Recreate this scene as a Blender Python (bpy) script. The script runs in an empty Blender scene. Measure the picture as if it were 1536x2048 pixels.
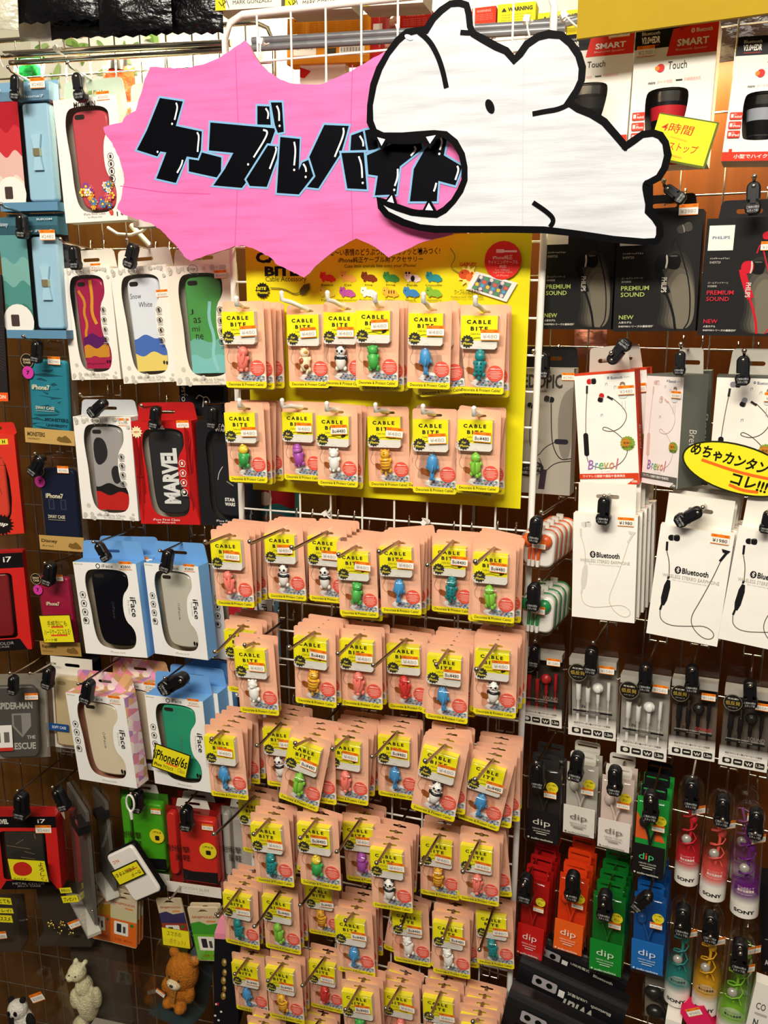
import bpy, math, random
from mathutils import Vector, Matrix
from mathutils.geometry import tessellate_polygon
rnd = random.Random(7)
SC = bpy.context.scene
COL = SC.collection
# ------------------------------------------------------------------ camera
F, PITCH, ROLL, YAW = 1700.0, math.radians(13.4), math.radians(0.25), math.radians(17.6)
EYE = Vector((0.0, -1.25, 1.55))
FWD = Vector((-math.sin(YAW) * math.cos(PITCH), math.cos(YAW) * math.cos(PITCH), -math.sin(PITCH)))
RT0 = Vector((math.cos(YAW), math.sin(YAW), 0))
UP0 = RT0.cross(FWD)
RT = RT0 * math.cos(ROLL) + UP0 * math.sin(ROLL)
UP = UP0 * math.cos(ROLL) - RT0 * math.sin(ROLL)
cd = bpy.data.cameras.new('camera'); cam = bpy.data.objects.new('camera', cd); COL.objects.link(cam)
cd.sensor_fit = 'VERTICAL'; cd.sensor_height = 36.0; cd.sensor_width = 27.0; cd.lens = F / 2048 * 36
cd.clip_start = 0.05; cd.clip_end = 30
cam.matrix_world = Matrix(((RT.x, UP.x, -FWD.x, EYE.x), (RT.y, UP.y, -FWD.y, EYE.y), (RT.z, UP.z, -FWD.z, EYE.z), (0, 0, 0, 1)))
SC.camera = cam
# ------------------------------------------------------------------ world, lights, exposure
w = bpy.data.worlds.new('world'); SC.world = w; w.use_nodes = True
w.node_tree.nodes['Background'].inputs[0].default_value = (1.0, 0.93, 0.82, 1)
w.node_tree.nodes['Background'].inputs[1].default_value = 0.08
def area(name, loc, aim, sx, sy, power, col=(1, 0.93, 0.82)):
    l = bpy.data.lights.new(name, 'AREA'); l.shape = 'RECTANGLE'; l.size = sx; l.size_y = sy; l.energy = power; l.color = col
    o = bpy.data.objects.new(name, l); COL.objects.link(o); o.location = loc
    o.rotation_euler = (Vector(aim) - Vector(loc)).to_track_quat('-Z', 'Y').to_euler()
    return o
area('ceiling_lamp', (0.15, -1.0, 2.75), (-0.15, 0.0, 1.45), 1.3, 0.16, 6)
area('ceiling_lamp_rear', (-0.35, -2.0, 2.7), (-0.35, 0, 1.25), 1.4, 0.3, 49)
area('back_shelf_lamp', (-0.75, 0.42, 2.30), (-0.75, 0.5, 1.7), 0.7, 0.06, 5.5, (1, 0.97, 0.86))
area('wall_lamp_left', (-1.0, 0.138, 1.98), (-1.0, 0.19, 1.6), 0.5, 0.03, 5.0, (1, 0.85, 0.55))
area('wall_lamp_right', (0.02, 0.12, 1.905), (0.02, 0.165, 1.5), 0.5, 0.03, 5.5, (1, 0.85, 0.55))
vs = SC.view_settings
vs.view_transform = 'Standard'; vs.look = 'None'; vs.gamma = 1.0; vs.use_curve_mapping = False; vs.exposure = 0.45
SC.cycles.transparent_max_bounces = 24
SC.cycles.max_bounces = 6
# ------------------------------------------------------------------ materials
MATS = {}
def lin(h):
    h = h.lstrip('#'); v = [int(h[i:i + 2], 16) / 255 for i in (0, 2, 4)]
    return tuple(x / 12.92 if x <= 0.04045 else ((x + 0.055) / 1.055) ** 2.4 for x in v) + (1.0,)
def M(hexc, rough=0.5, metal=0.0, kind='plain', spec=None):
    if spec is None and kind == 'marker': spec = 0.03
    if spec is None: spec = 0.12 if kind in ('ink', 'card', 'marker', 'wood', 'brushed_paint', 'plush', 'crease', 'case' if hexc[0] in '012' else 'ink') else 0.5
    key = (hexc, rough, metal, kind)
    if key in MATS: return MATS[key]
    m = bpy.data.materials.new('%s_%s' % (kind, hexc.lstrip('#'))); m.use_nodes = True
    nt = m.node_tree; b = nt.nodes['Principled BSDF']; c = lin(hexc)
    b.inputs['Base Color'].default_value = c; b.inputs['Roughness'].default_value = rough; b.inputs['Metallic'].default_value = metal
    if 'Specular IOR Level' in b.inputs: b.inputs['Specular IOR Level'].default_value = spec
    N = nt.nodes.new; L = nt.links.new
    def noise(scale, stretch=None, detail=4):
        tc = N('ShaderNodeTexCoord'); mp = N('ShaderNodeMapping'); tx = N('ShaderNodeTexNoise')
        L(tc.outputs['Object'], mp.inputs[0]); L(mp.outputs[0], tx.inputs['Vector'])
        if stretch: mp.inputs['Scale'].default_value = stretch
        tx.inputs['Scale'].default_value = scale; tx.inputs['Detail'].default_value = detail
        return tx
    def ramp(tx, stops):
        r = N('ShaderNodeValToRGB'); L(tx.outputs['Fac'], r.inputs[0]); e = r.color_ramp.elements
        e[0].position, e[0].color = stops[0]; e[1].position, e[1].color = stops[-1]
        for p, cc in stops[1:-1]:
            n = e.new(p); n.color = cc
        return r
    def mul(cc, k): return tuple(min(1, x * k) for x in cc[:3]) + (1,)
    if kind == 'brushed_paint':
        r = ramp(noise(9, (1, 1, 9)), [(0.3, mul(c, 0.80)), (0.5, mul(c, 0.97)), (0.72, mul(c, 1.1))]); L(r.outputs[0], b.inputs['Base Color'])
        bp = N('ShaderNodeBump'); bp.inputs['Strength'].default_value = 0.12; bp.inputs['Distance'].default_value = 0.002
        t = noise(60, (1, 1, 8)); L(t.outputs['Fac'], bp.inputs['Height']); L(bp.outputs[0], b.inputs['Normal'])
    elif kind == 'wood':
        r = ramp(noise(7, (0.6, 0.6, 0.12) if False else (6, 6, 0.5), 6), [(0.25, mul(c, 0.7)), (0.55, c), (0.8, mul(c, 1.25))]); L(r.outputs[0], b.inputs['Base Color'])
    elif kind == 'plush':
        r = ramp(noise(180), [(0.3, mul(c, 0.75)), (0.7, mul(c, 1.1))]); L(r.outputs[0], b.inputs['Base Color'])
        bp = N('ShaderNodeBump'); bp.inputs['Strength'].default_value = 0.9; bp.inputs['Distance'].default_value = 0.004
        t = noise(240); L(t.outputs['Fac'], bp.inputs['Height']); L(bp.outputs[0], b.inputs['Normal'])
    elif kind == 'crinkle':
        bp = N('ShaderNodeBump'); bp.inputs['Strength'].default_value = 0.8; bp.inputs['Distance'].default_value = 0.012
        t = noise(22, (1, 1, 1.6)); L(t.outputs['Fac'], bp.inputs['Height']); L(bp.outputs[0], b.inputs['Normal'])
    elif kind == 'card':
        r = ramp(noise(30), [(0.3, mul(c, 0.97)), (0.7, mul(c, 1.02))]); L(r.outputs[0], b.inputs['Base Color'])
    elif kind == 'triangles':
        tc = N('ShaderNodeTexCoord'); mp = N('ShaderNodeMapping'); L(tc.outputs['Object'], mp.inputs[0])
        mp.inputs['Scale'].default_value = (70, 70, 70); mp.inputs['Rotation'].default_value = (0.5, 0.785, 0.4)
        v = N('ShaderNodeTexVoronoi'); v.distance = 'CHEBYCHEV'; L(mp.outputs[0], v.inputs['Vector']); v.inputs['Scale'].default_value = 1.0; v.inputs['Randomness'].default_value = 0.25
        r = N('ShaderNodeValToRGB'); r.color_ramp.interpolation = 'CONSTANT'
        sx = N('ShaderNodeSeparateColor'); L(v.outputs['Color'], sx.inputs[0]); L(sx.outputs[0], r.inputs[0])
        e = r.color_ramp.elements; e[0].position = 0; e[0].color = lin('e9a9c4'); e[1].position = 0.85; e[1].color = lin('c8a06a')
        for p, h in ((0.18, 'f0d7dc'), (0.34, 'b583b8'), (0.5, 'e88a9a'), (0.62, 'f3e3d6'), (0.74, 'e7b27a')):
            n = e.new(p); n.color = lin(h)
        L(r.outputs[0], b.inputs['Base Color'])
    elif kind == 'clear':
        tr = N('ShaderNodeBsdfTransparent'); gl = N('ShaderNodeBsdfGlossy'); mx = N('ShaderNodeMixShader'); lw = N('ShaderNodeLayerWeight'); pw = N('ShaderNodeMath'); ma = N('ShaderNodeMath')
        tr.inputs[0].default_value = c; gl.inputs['Roughness'].default_value = rough; lw.inputs['Blend'].default_value = 0.5
        pw.operation = 'POWER'; pw.inputs[1].default_value = 4.0; ma.operation = 'MULTIPLY_ADD'; ma.inputs[1].default_value = 0.75; ma.inputs[2].default_value = 0.045
        bp = N('ShaderNodeBump'); bp.inputs['Strength'].default_value = 0.0 if metal else 0.22; bp.inputs['Distance'].default_value = 0.004
        t = noise(32); L(t.outputs['Fac'], bp.inputs['Height']); L(bp.outputs[0], gl.inputs['Normal'])
        L(lw.outputs['Facing'], pw.inputs[0]); L(pw.outputs[0], ma.inputs[0]); L(ma.outputs[0], mx.inputs[0]); L(tr.outputs[0], mx.inputs[1]); L(gl.outputs[0], mx.inputs[2])
        L(mx.outputs[0], nt.nodes['Material Output'].inputs[0]); nt.nodes.remove(b)
    elif kind == 'fade':   # coloured print on clear film that thins out towards the top (object z from 0 to 1 mapped by rough)
        tc = N('ShaderNodeTexCoord'); sp = N('ShaderNodeSeparateXYZ'); mr = N('ShaderNodeMapRange'); tr = N('ShaderNodeBsdfTransparent'); mx = N('ShaderNodeMixShader')
        L(tc.outputs['Object'], sp.inputs[0]); L(sp.outputs['Z'], mr.inputs['Value'])
        mr.inputs['From Min'].default_value = rough; mr.inputs['From Max'].default_value = metal; mr.inputs['To Min'].default_value = 0; mr.inputs['To Max'].default_value = 1
        b.inputs['Roughness'].default_value = 0.35; b.inputs['Metallic'].default_value = 0
        L(mr.outputs[0], mx.inputs[0]); L(b.outputs[0], mx.inputs[1]); L(tr.outputs[0], mx.inputs[2]); L(mx.outputs[0], nt.nodes['Material Output'].inputs[0])
    MATS[key] = m
    return m
def ink(h): return M(h, 0.45, 0, 'ink')
def paper(h): return M(h, 0.6, 0, 'card')
CLEAR = M('ffffff', 0.06, 0, 'clear')
THINFILM = M('fffffe', 0.05, 0.1, 'clear')
SMOKE = M('b9b4aa', 0.06, 0, 'clear')
CHROME = M('c9c2b4', 0.18, 1.0, 'metal')
DARKCHROME = M('8d8272', 0.22, 1.0, 'metal')
BLACKP = M('0c0c0f', 0.35, 0, 'plastic')
WHITEP = M('eeece4', 0.35, 0, 'plastic')
# ------------------------------------------------------------------ mesh builder
GLY = {}
def glyphs(s, bold=0.0, shear=0.0):
    k = (s, bold, shear)
    if k not in GLY:
        c = bpy.data.curves.new('lettering', 'FONT'); c.body = s; c.resolution_u = 2; c.offset = bold; c.shear = shear
        o = bpy.data.objects.new('lettering', c); m = o.to_mesh()
        vs_ = [(v.co.x, v.co.y) for v in m.vertices]; fs = [tuple(p.vertices) for p in m.polygons]
        o.to_mesh_clear(); bpy.data.objects.remove(o); bpy.data.curves.remove(c)
        if not vs_: vs_ = [(0, 0), (1, 1)]
        x0 = min(v[0] for v in vs_); x1 = max(v[0] for v in vs_); y0 = min(v[1] for v in vs_); y1 = max(v[1] for v in vs_)
        GLY[k] = ([((x - x0) / max(1e-6, x1 - x0), (y - y0) / max(1e-6, y1 - y0)) for x, y in vs_], fs, (x1 - x0) / max(1e-6, y1 - y0))
    return GLY[k]
def chaikin(p, n=2, closed=True):
    p = [Vector(q) for q in p]
    for _ in range(n):
        q = []
        m = len(p)
        for i in range(m if closed else m - 1):
            a, b = p[i], p[(i + 1) % m]
            q += [a * 0.75 + b * 0.25, a * 0.25 + b * 0.75]
        if not closed: q = [p[0]] + q + [p[-1]]
        p = q
    return [tuple(v) for v in p]
def rrect(x0, z0, x1, z1, r, n=4):
    out = []
    r = min(r, abs(x1 - x0) / 2.01, abs(z1 - z0) / 2.01)
    for cx, cz, a0 in ((x1 - r, z1 - r, 0), (x0 + r, z1 - r, 90), (x0 + r, z0 + r, 180), (x1 - r, z0 + r, 270)):
        for i in range(n + 1):
            a = math.radians(a0 + 90 * i / n); out.append((cx + r * math.cos(a), cz + r * math.sin(a)))
    return out
def ell(cx, cz, rx, rz, n=20, rot=0):
    c, s = math.cos(rot), math.sin(rot)
    return [(cx + rx * math.cos(t) * c - rz * math.sin(t) * s, cz + rx * math.cos(t) * s + rz * math.sin(t) * c) for t in [2 * math.pi * i / n for i in range(n)]]
def burst(cx, cz, r, n=14, k=0.8):
    return [(cx + (r if i % 2 else r * k) * math.cos(math.pi * i / n), cz + (r if i % 2 else r * k) * math.sin(math.pi * i / n)) for i in range(2 * n)]
class MB:
    def __init__(self): self.v = []; self.f = []; self.m = []; self.s = []; self.mats = []
    def mi(self, m):
        if m not in self.mats: self.mats.append(m)
        return self.mats.index(m)
    def face(self, pts, m, smooth=False):
        n = len(self.v); self.v += [tuple(p) for p in pts]; self.f.append(tuple(range(n, n + len(pts)))); self.m.append(self.mi(m)); self.s.append(smooth)
    def add(self, verts, faces, m, smooth=False):
        n = len(self.v); self.v += [tuple(p) for p in verts]; k = self.mi(m)
        for f in faces: self.f.append(tuple(i + n for i in f)); self.m.append(k); self.s.append(smooth)
    def box(self, x0, y0, z0, x1, y1, z1, m, skip=()):
        v = [(x0, y0, z0), (x1, y0, z0), (x1, y1, z0), (x0, y1, z0), (x0, y0, z1), (x1, y0, z1), (x1, y1, z1), (x0, y1, z1)]
        fs = {'front': (0, 1, 5, 4), 'right': (1, 2, 6, 5), 'back': (2, 3, 7, 6), 'left': (3, 0, 4, 7), 'top': (4, 5, 6, 7), 'bottom': (3, 2, 1, 0)}
        self.add(v, [f for k, f in fs.items() if k not in skip], m)
    def flat(self, outer, y, m, holes=()):   # one layer facing the viewer
        loops = [[Vector((p[0], p[1], 0)) for p in l] for l in [outer] + list(holes)]
        t = tessellate_polygon(loops); pts = [(p[0], y, p[1]) for l in [outer] + list(holes) for p in l]
        out = []
        for a, b, c in t:
            A, B, C = pts[a], pts[b], pts[c]
            cr = (B[0] - A[0]) * (C[2] - A[2]) - (B[2] - A[2]) * (C[0] - A[0])
            out.append((a, b, c) if cr > 0 else (a, c, b))
        self.add(pts, out, m)
    def plate(self, outer, y0, y1, m, holes=(), side=None):
        self.flat(outer, y0, m, holes)
        n = len(self.f); self.flat(outer, y1, m, holes)
        for i in range(n, len(self.f)): self.f[i] = self.f[i][::-1]
        for l in [outer] + list(holes):
            k = len(l); ar = sum(l[i][0] * l[(i + 1) % k][1] - l[(i + 1) % k][0] * l[i][1] for i in range(k))
            if l is not outer: ar = -ar
            v = [(p[0], y0, p[1]) for p in l] + [(p[0], y1, p[1]) for p in l]
            fs = [(i, i + k, (i + 1) % k + k, (i + 1) % k) for i in range(k)]
            if ar < 0: fs = [f[::-1] for f in fs]
            self.add(v, fs, side or m)
    def dome(self, outer, y0, y1, m, inset, smooth=True, holes=()):   # plate with a bevelled front edge, front at y0
        k = len(outer); cx = sum(p[0] for p in outer) / k; cz = sum(p[1] for p in outer) / k
        ar = sum(outer[i][0] * outer[(i + 1) % k][1] - outer[(i + 1) % k][0] * outer[i][1] for i in range(k))
        o = outer if ar > 0 else outer[::-1]
        def off(t):
            r = []
            for i in range(k):
                a, b = Vector(o[i - 1]), Vector(o[(i + 1) % k]); d = (b - a).normalized(); nn = Vector((-d.y, d.x)); p = Vector(o[i]) + nn * t
                r.append((p.x, p.y))
            return r
        rings = [(o, y1), (o, y0 + inset), (off(inset * 0.3), y0 + inset * 0.35), (off(inset), y0)]
        v = [(p[0], y, p[1]) for l, y in rings for p in l]; fs = []
        for r in range(3):
            for i in range(k): j = (i + 1) % k; fs.append((r * k + i, r * k + j, (r + 1) * k + j, (r + 1) * k + i)[::1])
        self.add(v, fs, m, smooth)
        self.flat(rings[3][0], y0, m, holes)
    def tube(self, pts, r, m, n=6, cap=True, closed=False):
        pts = [Vector(p) for p in pts]; k = len(pts); v = []; fs = []
        up = Vector((0.13, 0.27, 0.95))
        for i, p in enumerate(pts):
            a = pts[i - 1] if i or closed else p; b = pts[(i + 1) % k] if i < k - 1 or closed else p
            d = (b - a).normalized(); s = d.cross(up)
            if s.length < 0.05: s = d.cross(Vector((1, 0, 0)))
            s.normalize(); t = s.cross(d)
            rr = r[i] if isinstance(r, (list, tuple)) else r
            v += [p + (s * math.cos(2 * math.pi * j / n) + t * math.sin(2 * math.pi * j / n)) * rr for j in range(n)]
        for i in range(k if closed else k - 1):
            q = (i + 1) % k
            for j in range(n): fs.append((i * n + j, i * n + (j + 1) % n, q * n + (j + 1) % n, q * n + j)[::-1])
        self.add(v, fs, m, True)
        if cap and not closed:
            self.add(v[:n], [tuple(range(n))], m); self.add(v[-n:], [tuple(range(n))[::-1]], m)
    def ball(self, c, r, m, nu=12, nv=8, rot=None):
        rx, ry, rz = r if isinstance(r, (tuple, list)) else (r, r, r); v = []; fs = []
        R = rot or Matrix.Identity(3)
        for i in range(nv + 1):
            t = math.pi * i / nv
            for j in range(nu):
                p = 2 * math.pi * j / nu; v.append(Vector(c) + R @ Vector((rx * math.sin(t) * math.cos(p), ry * math.sin(t) * math.sin(p), rz * math.cos(t))))
        for i in range(nv):
            for j in range(nu): fs.append((i * nu + j, (i + 1) * nu + j, (i + 1) * nu + (j + 1) % nu, i * nu + (j + 1) % nu))
        self.add(v, fs, m, True)
    def text(self, s, x0, z0, x1, z1, y, m, rot=0, bold=0.0, shear=0.0):   # stretched to fill the box; rot in quarter turns clockwise
        v, fs, asp = glyphs(s, bold, shear); out = []
        for a, b in v:
            if rot == 1: a, b = b, 1 - a
            elif rot == 2: a, b = 1 - a, 1 - b
            elif rot == 3: a, b = 1 - b, a
            out.append((x0 + (x1 - x0) * a, y, z0 + (z1 - z0) * b))
        self.add(out, fs, m)
    def strip(self, pts, wd, y, m, closed=False):
        p = [Vector(q) for q in pts]; k = len(p); L_, R_ = [], []
        for i in range(k):
            a = p[i - 1] if i or closed else p[i]; b = p[(i + 1) % k] if i < k - 1 or closed else p[i]
            d1 = (p[i] - a); d2 = (b - p[i]); d1 = d1.normalized() if d1.length > 1e-9 else d2.normalized(); d2 = d2.normalized() if d2.length > 1e-9 else d1
            t = (d1 + d2); t = t.normalized() if t.length > 1e-6 else d1
            nn = Vector((-t.y, t.x)); cs = max(0.5, Vector((-d1.y, d1.x)).dot(nn)); ww = wd[i] if isinstance(wd, (list, tuple)) else wd
            L_.append(p[i] + nn * ww / 2 / cs); R_.append(p[i] - nn * ww / 2 / cs)
        v = [(q.x, y, q.y) for q in L_] + [(q.x, y, q.y) for q in R_]
        self.add(v, [(k + i, k + (i + 1) % k, (i + 1) % k, i) for i in range(k if closed else k - 1)], m)
    def mesh(self, name):
        me = bpy.data.meshes.new(name); me.from_pydata(self.v, [], self.f)
        for m in self.mats: me.materials.append(m)
        me.polygons.foreach_set('material_index', self.m); me.polygons.foreach_set('use_smooth', self.s); me.update()
        return me
class Print(MB):
    """Flat printing on a face of size w x h; u runs right, v runs down, both 0..1; each item lies on its own thin layer."""
    def __init__(self, w, h, y=0.0, step=0.00006):
        super().__init__(); self.w = w; self.h = h; self.y = y; self.st = step
    def P(self, q): return ((q[0] - 0.5) * self.w, (1 - q[1]) * self.h)
    def up(self): self.y -= self.st; return self.y
    def rect(self, u0, v0, u1, v1, c, r=0):
        a, b = self.P((u0, v1)); c2, d = self.P((u1, v0)); c = ink(c) if isinstance(c, str) else c
        self.flat(rrect(a, b, c2, d, r * self.w) if r else [(a, b), (c2, b), (c2, d), (a, d)], self.up(), c)
    def poly(self, pts, c, smooth=0):
        pts = chaikin(pts, smooth) if smooth else pts
        self.flat([self.P(p) for p in pts], self.up(), ink(c) if isinstance(c, str) else c)
    def disc(self, u, v, r, c, asp=1.0, n=20):
        x, z = self.P((u, v)); self.flat(ell(x, z, r * self.w, r * self.w * asp, n), self.up(), ink(c) if isinstance(c, str) else c)
    def ring(self, u, v, r, wd, c, asp=1.0):
        x, z = self.P((u, v)); self.strip(ell(x, z, r * self.w, r * self.w * asp, 22), wd * self.w, self.up(), ink(c), True)
    def burst(self, u, v, r, c, n=14, k=0.8):
        x, z = self.P((u, v)); self.flat(burst(x, z, r * self.w, n, k), self.up(), ink(c))
    def line(self, pts, wd, c, smooth=2, closed=False):
        pts = [self.P(p) for p in pts]
        if smooth: pts = chaikin(pts, smooth, closed)
        self.strip(pts, wd * self.w if not isinstance(wd, (list, tuple)) else wd, self.up(), ink(c) if isinstance(c, str) else c, closed)
    def t(self, s, u0, v0, u1, v1, c, bold=0.0, rot=0, shear=0.0):
        a, b = self.P((u0, v1)); c2, d = self.P((u1, v0)); self.text(s, a, b, c2, d, self.up(), ink(c) if isinstance(c, str) else c, rot, bold, shear)
# ------------------------------------------------------------------ scene objects
def link(o): COL.objects.link(o); return o
def tag(o, label=None, cat=None, group=None, kind=None):
    if label: o['label'] = label
    if cat: o['category'] = cat
    if group: o['group'] = group
    if kind: o['kind'] = kind
    return o
def thing(name, label, cat, mat, group=None):
    o = link(bpy.data.objects.new(name, None)); o.matrix_world = mat; o.empty_display_size = 0.02
    return tag(o, label, cat, group)
def part(name, mb, parent=None, label=None):
    me = mb.mesh(name) if isinstance(mb, MB) else mb
    o = link(bpy.data.objects.new(name, me))
    if parent: o.parent = parent
    if label: o['label'] = label
    return o
def solo(name, mb, label, cat, mat=None, group=None):
    o = part(name, mb); tag(o, label, cat, group)
    if mat: o.matrix_world = mat
    return o
def kids(o): return [c for c in list(COL.objects) if c.parent == o]
def copy_tree(root, mat, label, group=None, skip=()):
    r = root.copy(); link(r); r.matrix_world = mat; r['label'] = label
    if group: r['group'] = group
    for ch in root.children:
        if any(ch.name.startswith(s) for s in skip): continue
        c = ch.copy(); link(c); c.parent = r
        for g in ch.children:
            d = g.copy(); link(d); d.parent = c
    return r
def struct(name, mb, mat=None):
    o = part(name, mb); o['kind'] = 'structure'
    if mat: o.matrix_world = mat
    return o
# ------------------------------------------------------------------ where things stand: three flat panels seen by the lens
def ray(px, py): return (FWD * F + RT * (px - 768) - UP * (py - 1024)).normalized()
class Frame:
    def __init__(s, O, deg):
        a = math.radians(deg); s.O = Vector(O); s.u = Vector((math.cos(a), math.sin(a), 0)); s.n = Vector((math.sin(a), -math.cos(a), 0)); s.z = Vector((0, 0, 1))
    def at(s, px, py, d=0.0):
        r = ray(px, py); return EYE + r * ((s.O + s.n * d - EYE).dot(s.n) / r.dot(s.n))
    def depth(s, p): return (p - s.O).dot(s.n)
def on_y(px, py, y):
    r = ray(px, py); return EYE + r * ((y - EYE.y) / r.y)
CEN = Frame((0, 0, 0), 0)
LEF = Frame(on_y(490, 640, 0.12), 4.9)
RIG = Frame(on_y(1050, 640, 0.10), -6.8)
class Place:
    """A flat face on a panel: its own axes, width and height, from where its corners are seen."""
    def __init__(s, fr, TL, TR, BL, d, yaw=0.0, tilt=0.0, roll=None):
        ya, ti = math.radians(yaw), math.radians(tilt)
        s.n = (fr.n * math.cos(ya) + fr.u * math.sin(ya)); u = (fr.u * math.cos(ya) - fr.n * math.sin(ya))
        z = Vector((0, 0, 1)); s.n, z = s.n * math.cos(ti) + z * math.sin(ti), z * math.cos(ti) - s.n * math.sin(ti)
        s.A = fr.at((TL[0] + TR[0]) / 2, (TL[1] + TR[1]) / 2, d)
        a, b, c = s.hit(*TL), s.hit(*TR), s.hit(*BL)
        e1 = b - a; e2 = a - c
        ang1 = math.atan2(e1.dot(z), e1.dot(u)); ang2 = math.atan2(-e2.dot(u), e2.dot(z))
        r = (ang1 * e1.length + ang2 * e2.length) / (e1.length + e2.length) if roll is None else math.radians(roll)
        s.u = u * math.cos(r) + z * math.sin(r); s.z = z * math.cos(r) - u * math.sin(r)
        s.w = e1.dot(s.u); s.h = e2.dot(s.z)
        s.top = (a + b) / 2; s.o = s.top - s.z * s.h
        s.fr = fr; s.d = d
    def hit(s, px, py):
        r = ray(px, py); return EYE + r * ((s.A - EYE).dot(s.n) / r.dot(s.n))
    def uv(s, px, py):
        p = s.hit(px, py) - s.o; return (p.dot(s.u) / s.w + 0.5, 1 - p.dot(s.z) / s.h)
    def xz(s, px, py):
        p = s.hit(px, py) - s.o; return (p.dot(s.u), p.dot(s.z))
    def mat(s, push=0.0, side=0.0, rise=0.0):
        o = s.o - s.n * push + s.u * side + s.z * rise; y = -s.n
        return Matrix(((s.u.x, y.x, s.z.x, o.x), (s.u.y, y.y, s.z.y, o.y), (s.u.z, y.z, s.z.z, o.z), (0, 0, 0, 1)))
# ================================================================== setting
mb = MB(); mb.box(-4, -4, -0.50, 4, 3, -0.45, M('6b5a48', 0.5, 0, 'wood')); struct('floor', mb)
def wall(name, fr, px0, px1, ytop, d, hexc):
    a = fr.at(px0, 640, d); b = fr.at(px1, 640, d); zt = fr.at((px0 + px1) / 2, ytop, d).z; n = -fr.n * 0.02
    mb = MB(); v = []
    for p in (a, b, b + n, a + n): v.append((p.x, p.y, -0.45))
    for p in (a, b, b + n, a + n): v.append((p.x, p.y, zt))
    mb.add(v, [(0, 1, 5, 4), (1, 2, 6, 5), (2, 3, 7, 6), (3, 0, 4, 7), (4, 5, 6, 7), (3, 2, 1, 0)], M(hexc, 0.45, 0, 'wood'))
    struct(name, mb)
wall('wall_left', LEF, -520, 668, 200, -0.11, '64401a')
wall('wall_right', RIG, 655, 2000, 100, -0.10, '5c300f')
mb = MB(); mb.box(-2.6, 0.75, -0.45, 2.2, 0.80, 3.2, M('e9e2c8', 0.7, 0, 'card')); struct('wall_back', mb)
mb = MB(); mb.box(-4, -4, 3.0, 4, 3, 3.05, M('d8d2c4', 0.8, 0, 'card')); struct('ceiling', mb)
# ------------------------------------------------------------------ wire panels
def grid(name, fr, pxl, pxr, ytop, d, sp, xs, m, r, rf, label, x_first=None, zb=-0.44, z_ref=None, skiptop=False):
    a = fr.at(pxl, ytop, d); b = fr.at(pxr, ytop, d); L = (b - a).length
    o = fr.at(pxl, 640, d); W = (fr.at(pxr, 640, d) - o).length; zt = a.z
    mat = Matrix(((fr.u.x, -fr.n.x, 0, o.x), (fr.u.y, -fr.n.y, 0, o.y), (0, 0, 1, zb), (0, 0, 0, 1)))
    H = zt - zb; root = thing(name, label, 'display panel', mat)
    fb = MB(); c = 0.03
    fb.tube([(0, 0, 0), (0, 0, H - c), (c * 0.3, 0, H - c * 0.3), (c, 0, H), (W - c, 0, H), (W - c * 0.3, 0, H - c * 0.3), (W, 0, H - c), (W, 0, 0)], rf, m, 8)
    part('frame', fb, root)
    g = MB(); k = int(W / xs + 0.5)
    for i in range(1, k): g.tube([(W * i / k, -r, 0.0), (W * i / k, -r, H)], r, m, 6)
    z = (z_ref - zb) if z_ref else H - sp
    z = z % sp
    while z < H - 0.015: g.tube([(0, r, z), (W, r, z)], r, m, 6); z += sp
    part('wire_mesh', g, root)
    return root
WHITEW = M('f4f1e8', 0.35, 0, 'enamel')
zref = CEN.at(1045, 1062, 0).z
Wc = (CEN.at(1046, 1000, 0) - CEN.at(496, 1000, 0)).length
grid('white_grid_panel', CEN, 470, 1080, 31, 0.0, 0.0523, Wc / 9, WHITEW, 0.0017, 0.0052, 'white wire grid panel standing in the middle, behind the yellow board and the biter cards', z_ref=zref)
grid('chrome_grid_panel', LEF, -420, 560, 112, 0.0, 0.095, 0.047, CHROME, 0.0015, 0.004, 'chrome wire grid carrying the boxed phone cases on the left of the white panel', z_ref=LEF.at(235, 498, 0).z)
grid('chrome_grid_panel', RIG, 960, 1900, 60, 0.0, 0.105, 0.055, CHROME, 0.0015, 0.004, 'chrome wire grid carrying the earphone boxes on the right of the white panel', z_ref=RIG.at(1300, 697, 0).z)
# ------------------------------------------------------------------ hooks and locks
def hook(fr, tip, d, label, r=0.0021, m=CHROME, drop=0.008, lift=0.004, tipr=1.55, side=0.0, name='display_hook', dbase=0.0, group=None):
    T = fr.at(tip[0], tip[1], d) if not isinstance(tip, Vector) else tip
    dd = fr.depth(T); base = T - fr.n * (dd - dbase) - Vector((0, 0, drop)) + fr.u * side
    mat = Matrix.Translation(base); t = T - base
    mb = MB(); k = t * 0.94; q = t + Vector((0, 0, lift))
    mb.tube([(0, 0, 0), t * 0.5, k, q], r, m, 8); mb.ball(q, r * tipr, m, 8, 6)
    root = solo(name, mb, label, 'hook', mat, group)
    b = MB(); u = fr.u; n = fr.n
    for sgn in (-1, 1):
        p = u * 0.013 * sgn
        b.tube([p + n * 0.004 - Vector((0, 0, 0.004)), p + n * 0.0045 + Vector((0, 0, 0.012)), p + n * 0.0015 + Vector((0, 0, 0.017)), p - n * 0.004 + Vector((0, 0, 0.014))], 0.0015, m, 6)
    b.tube([-u * 0.013 + n * 0.004, u * 0.013 + n * 0.004], 0.0015, m, 6)
    part('base_clip', b, root)
    return root
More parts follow.
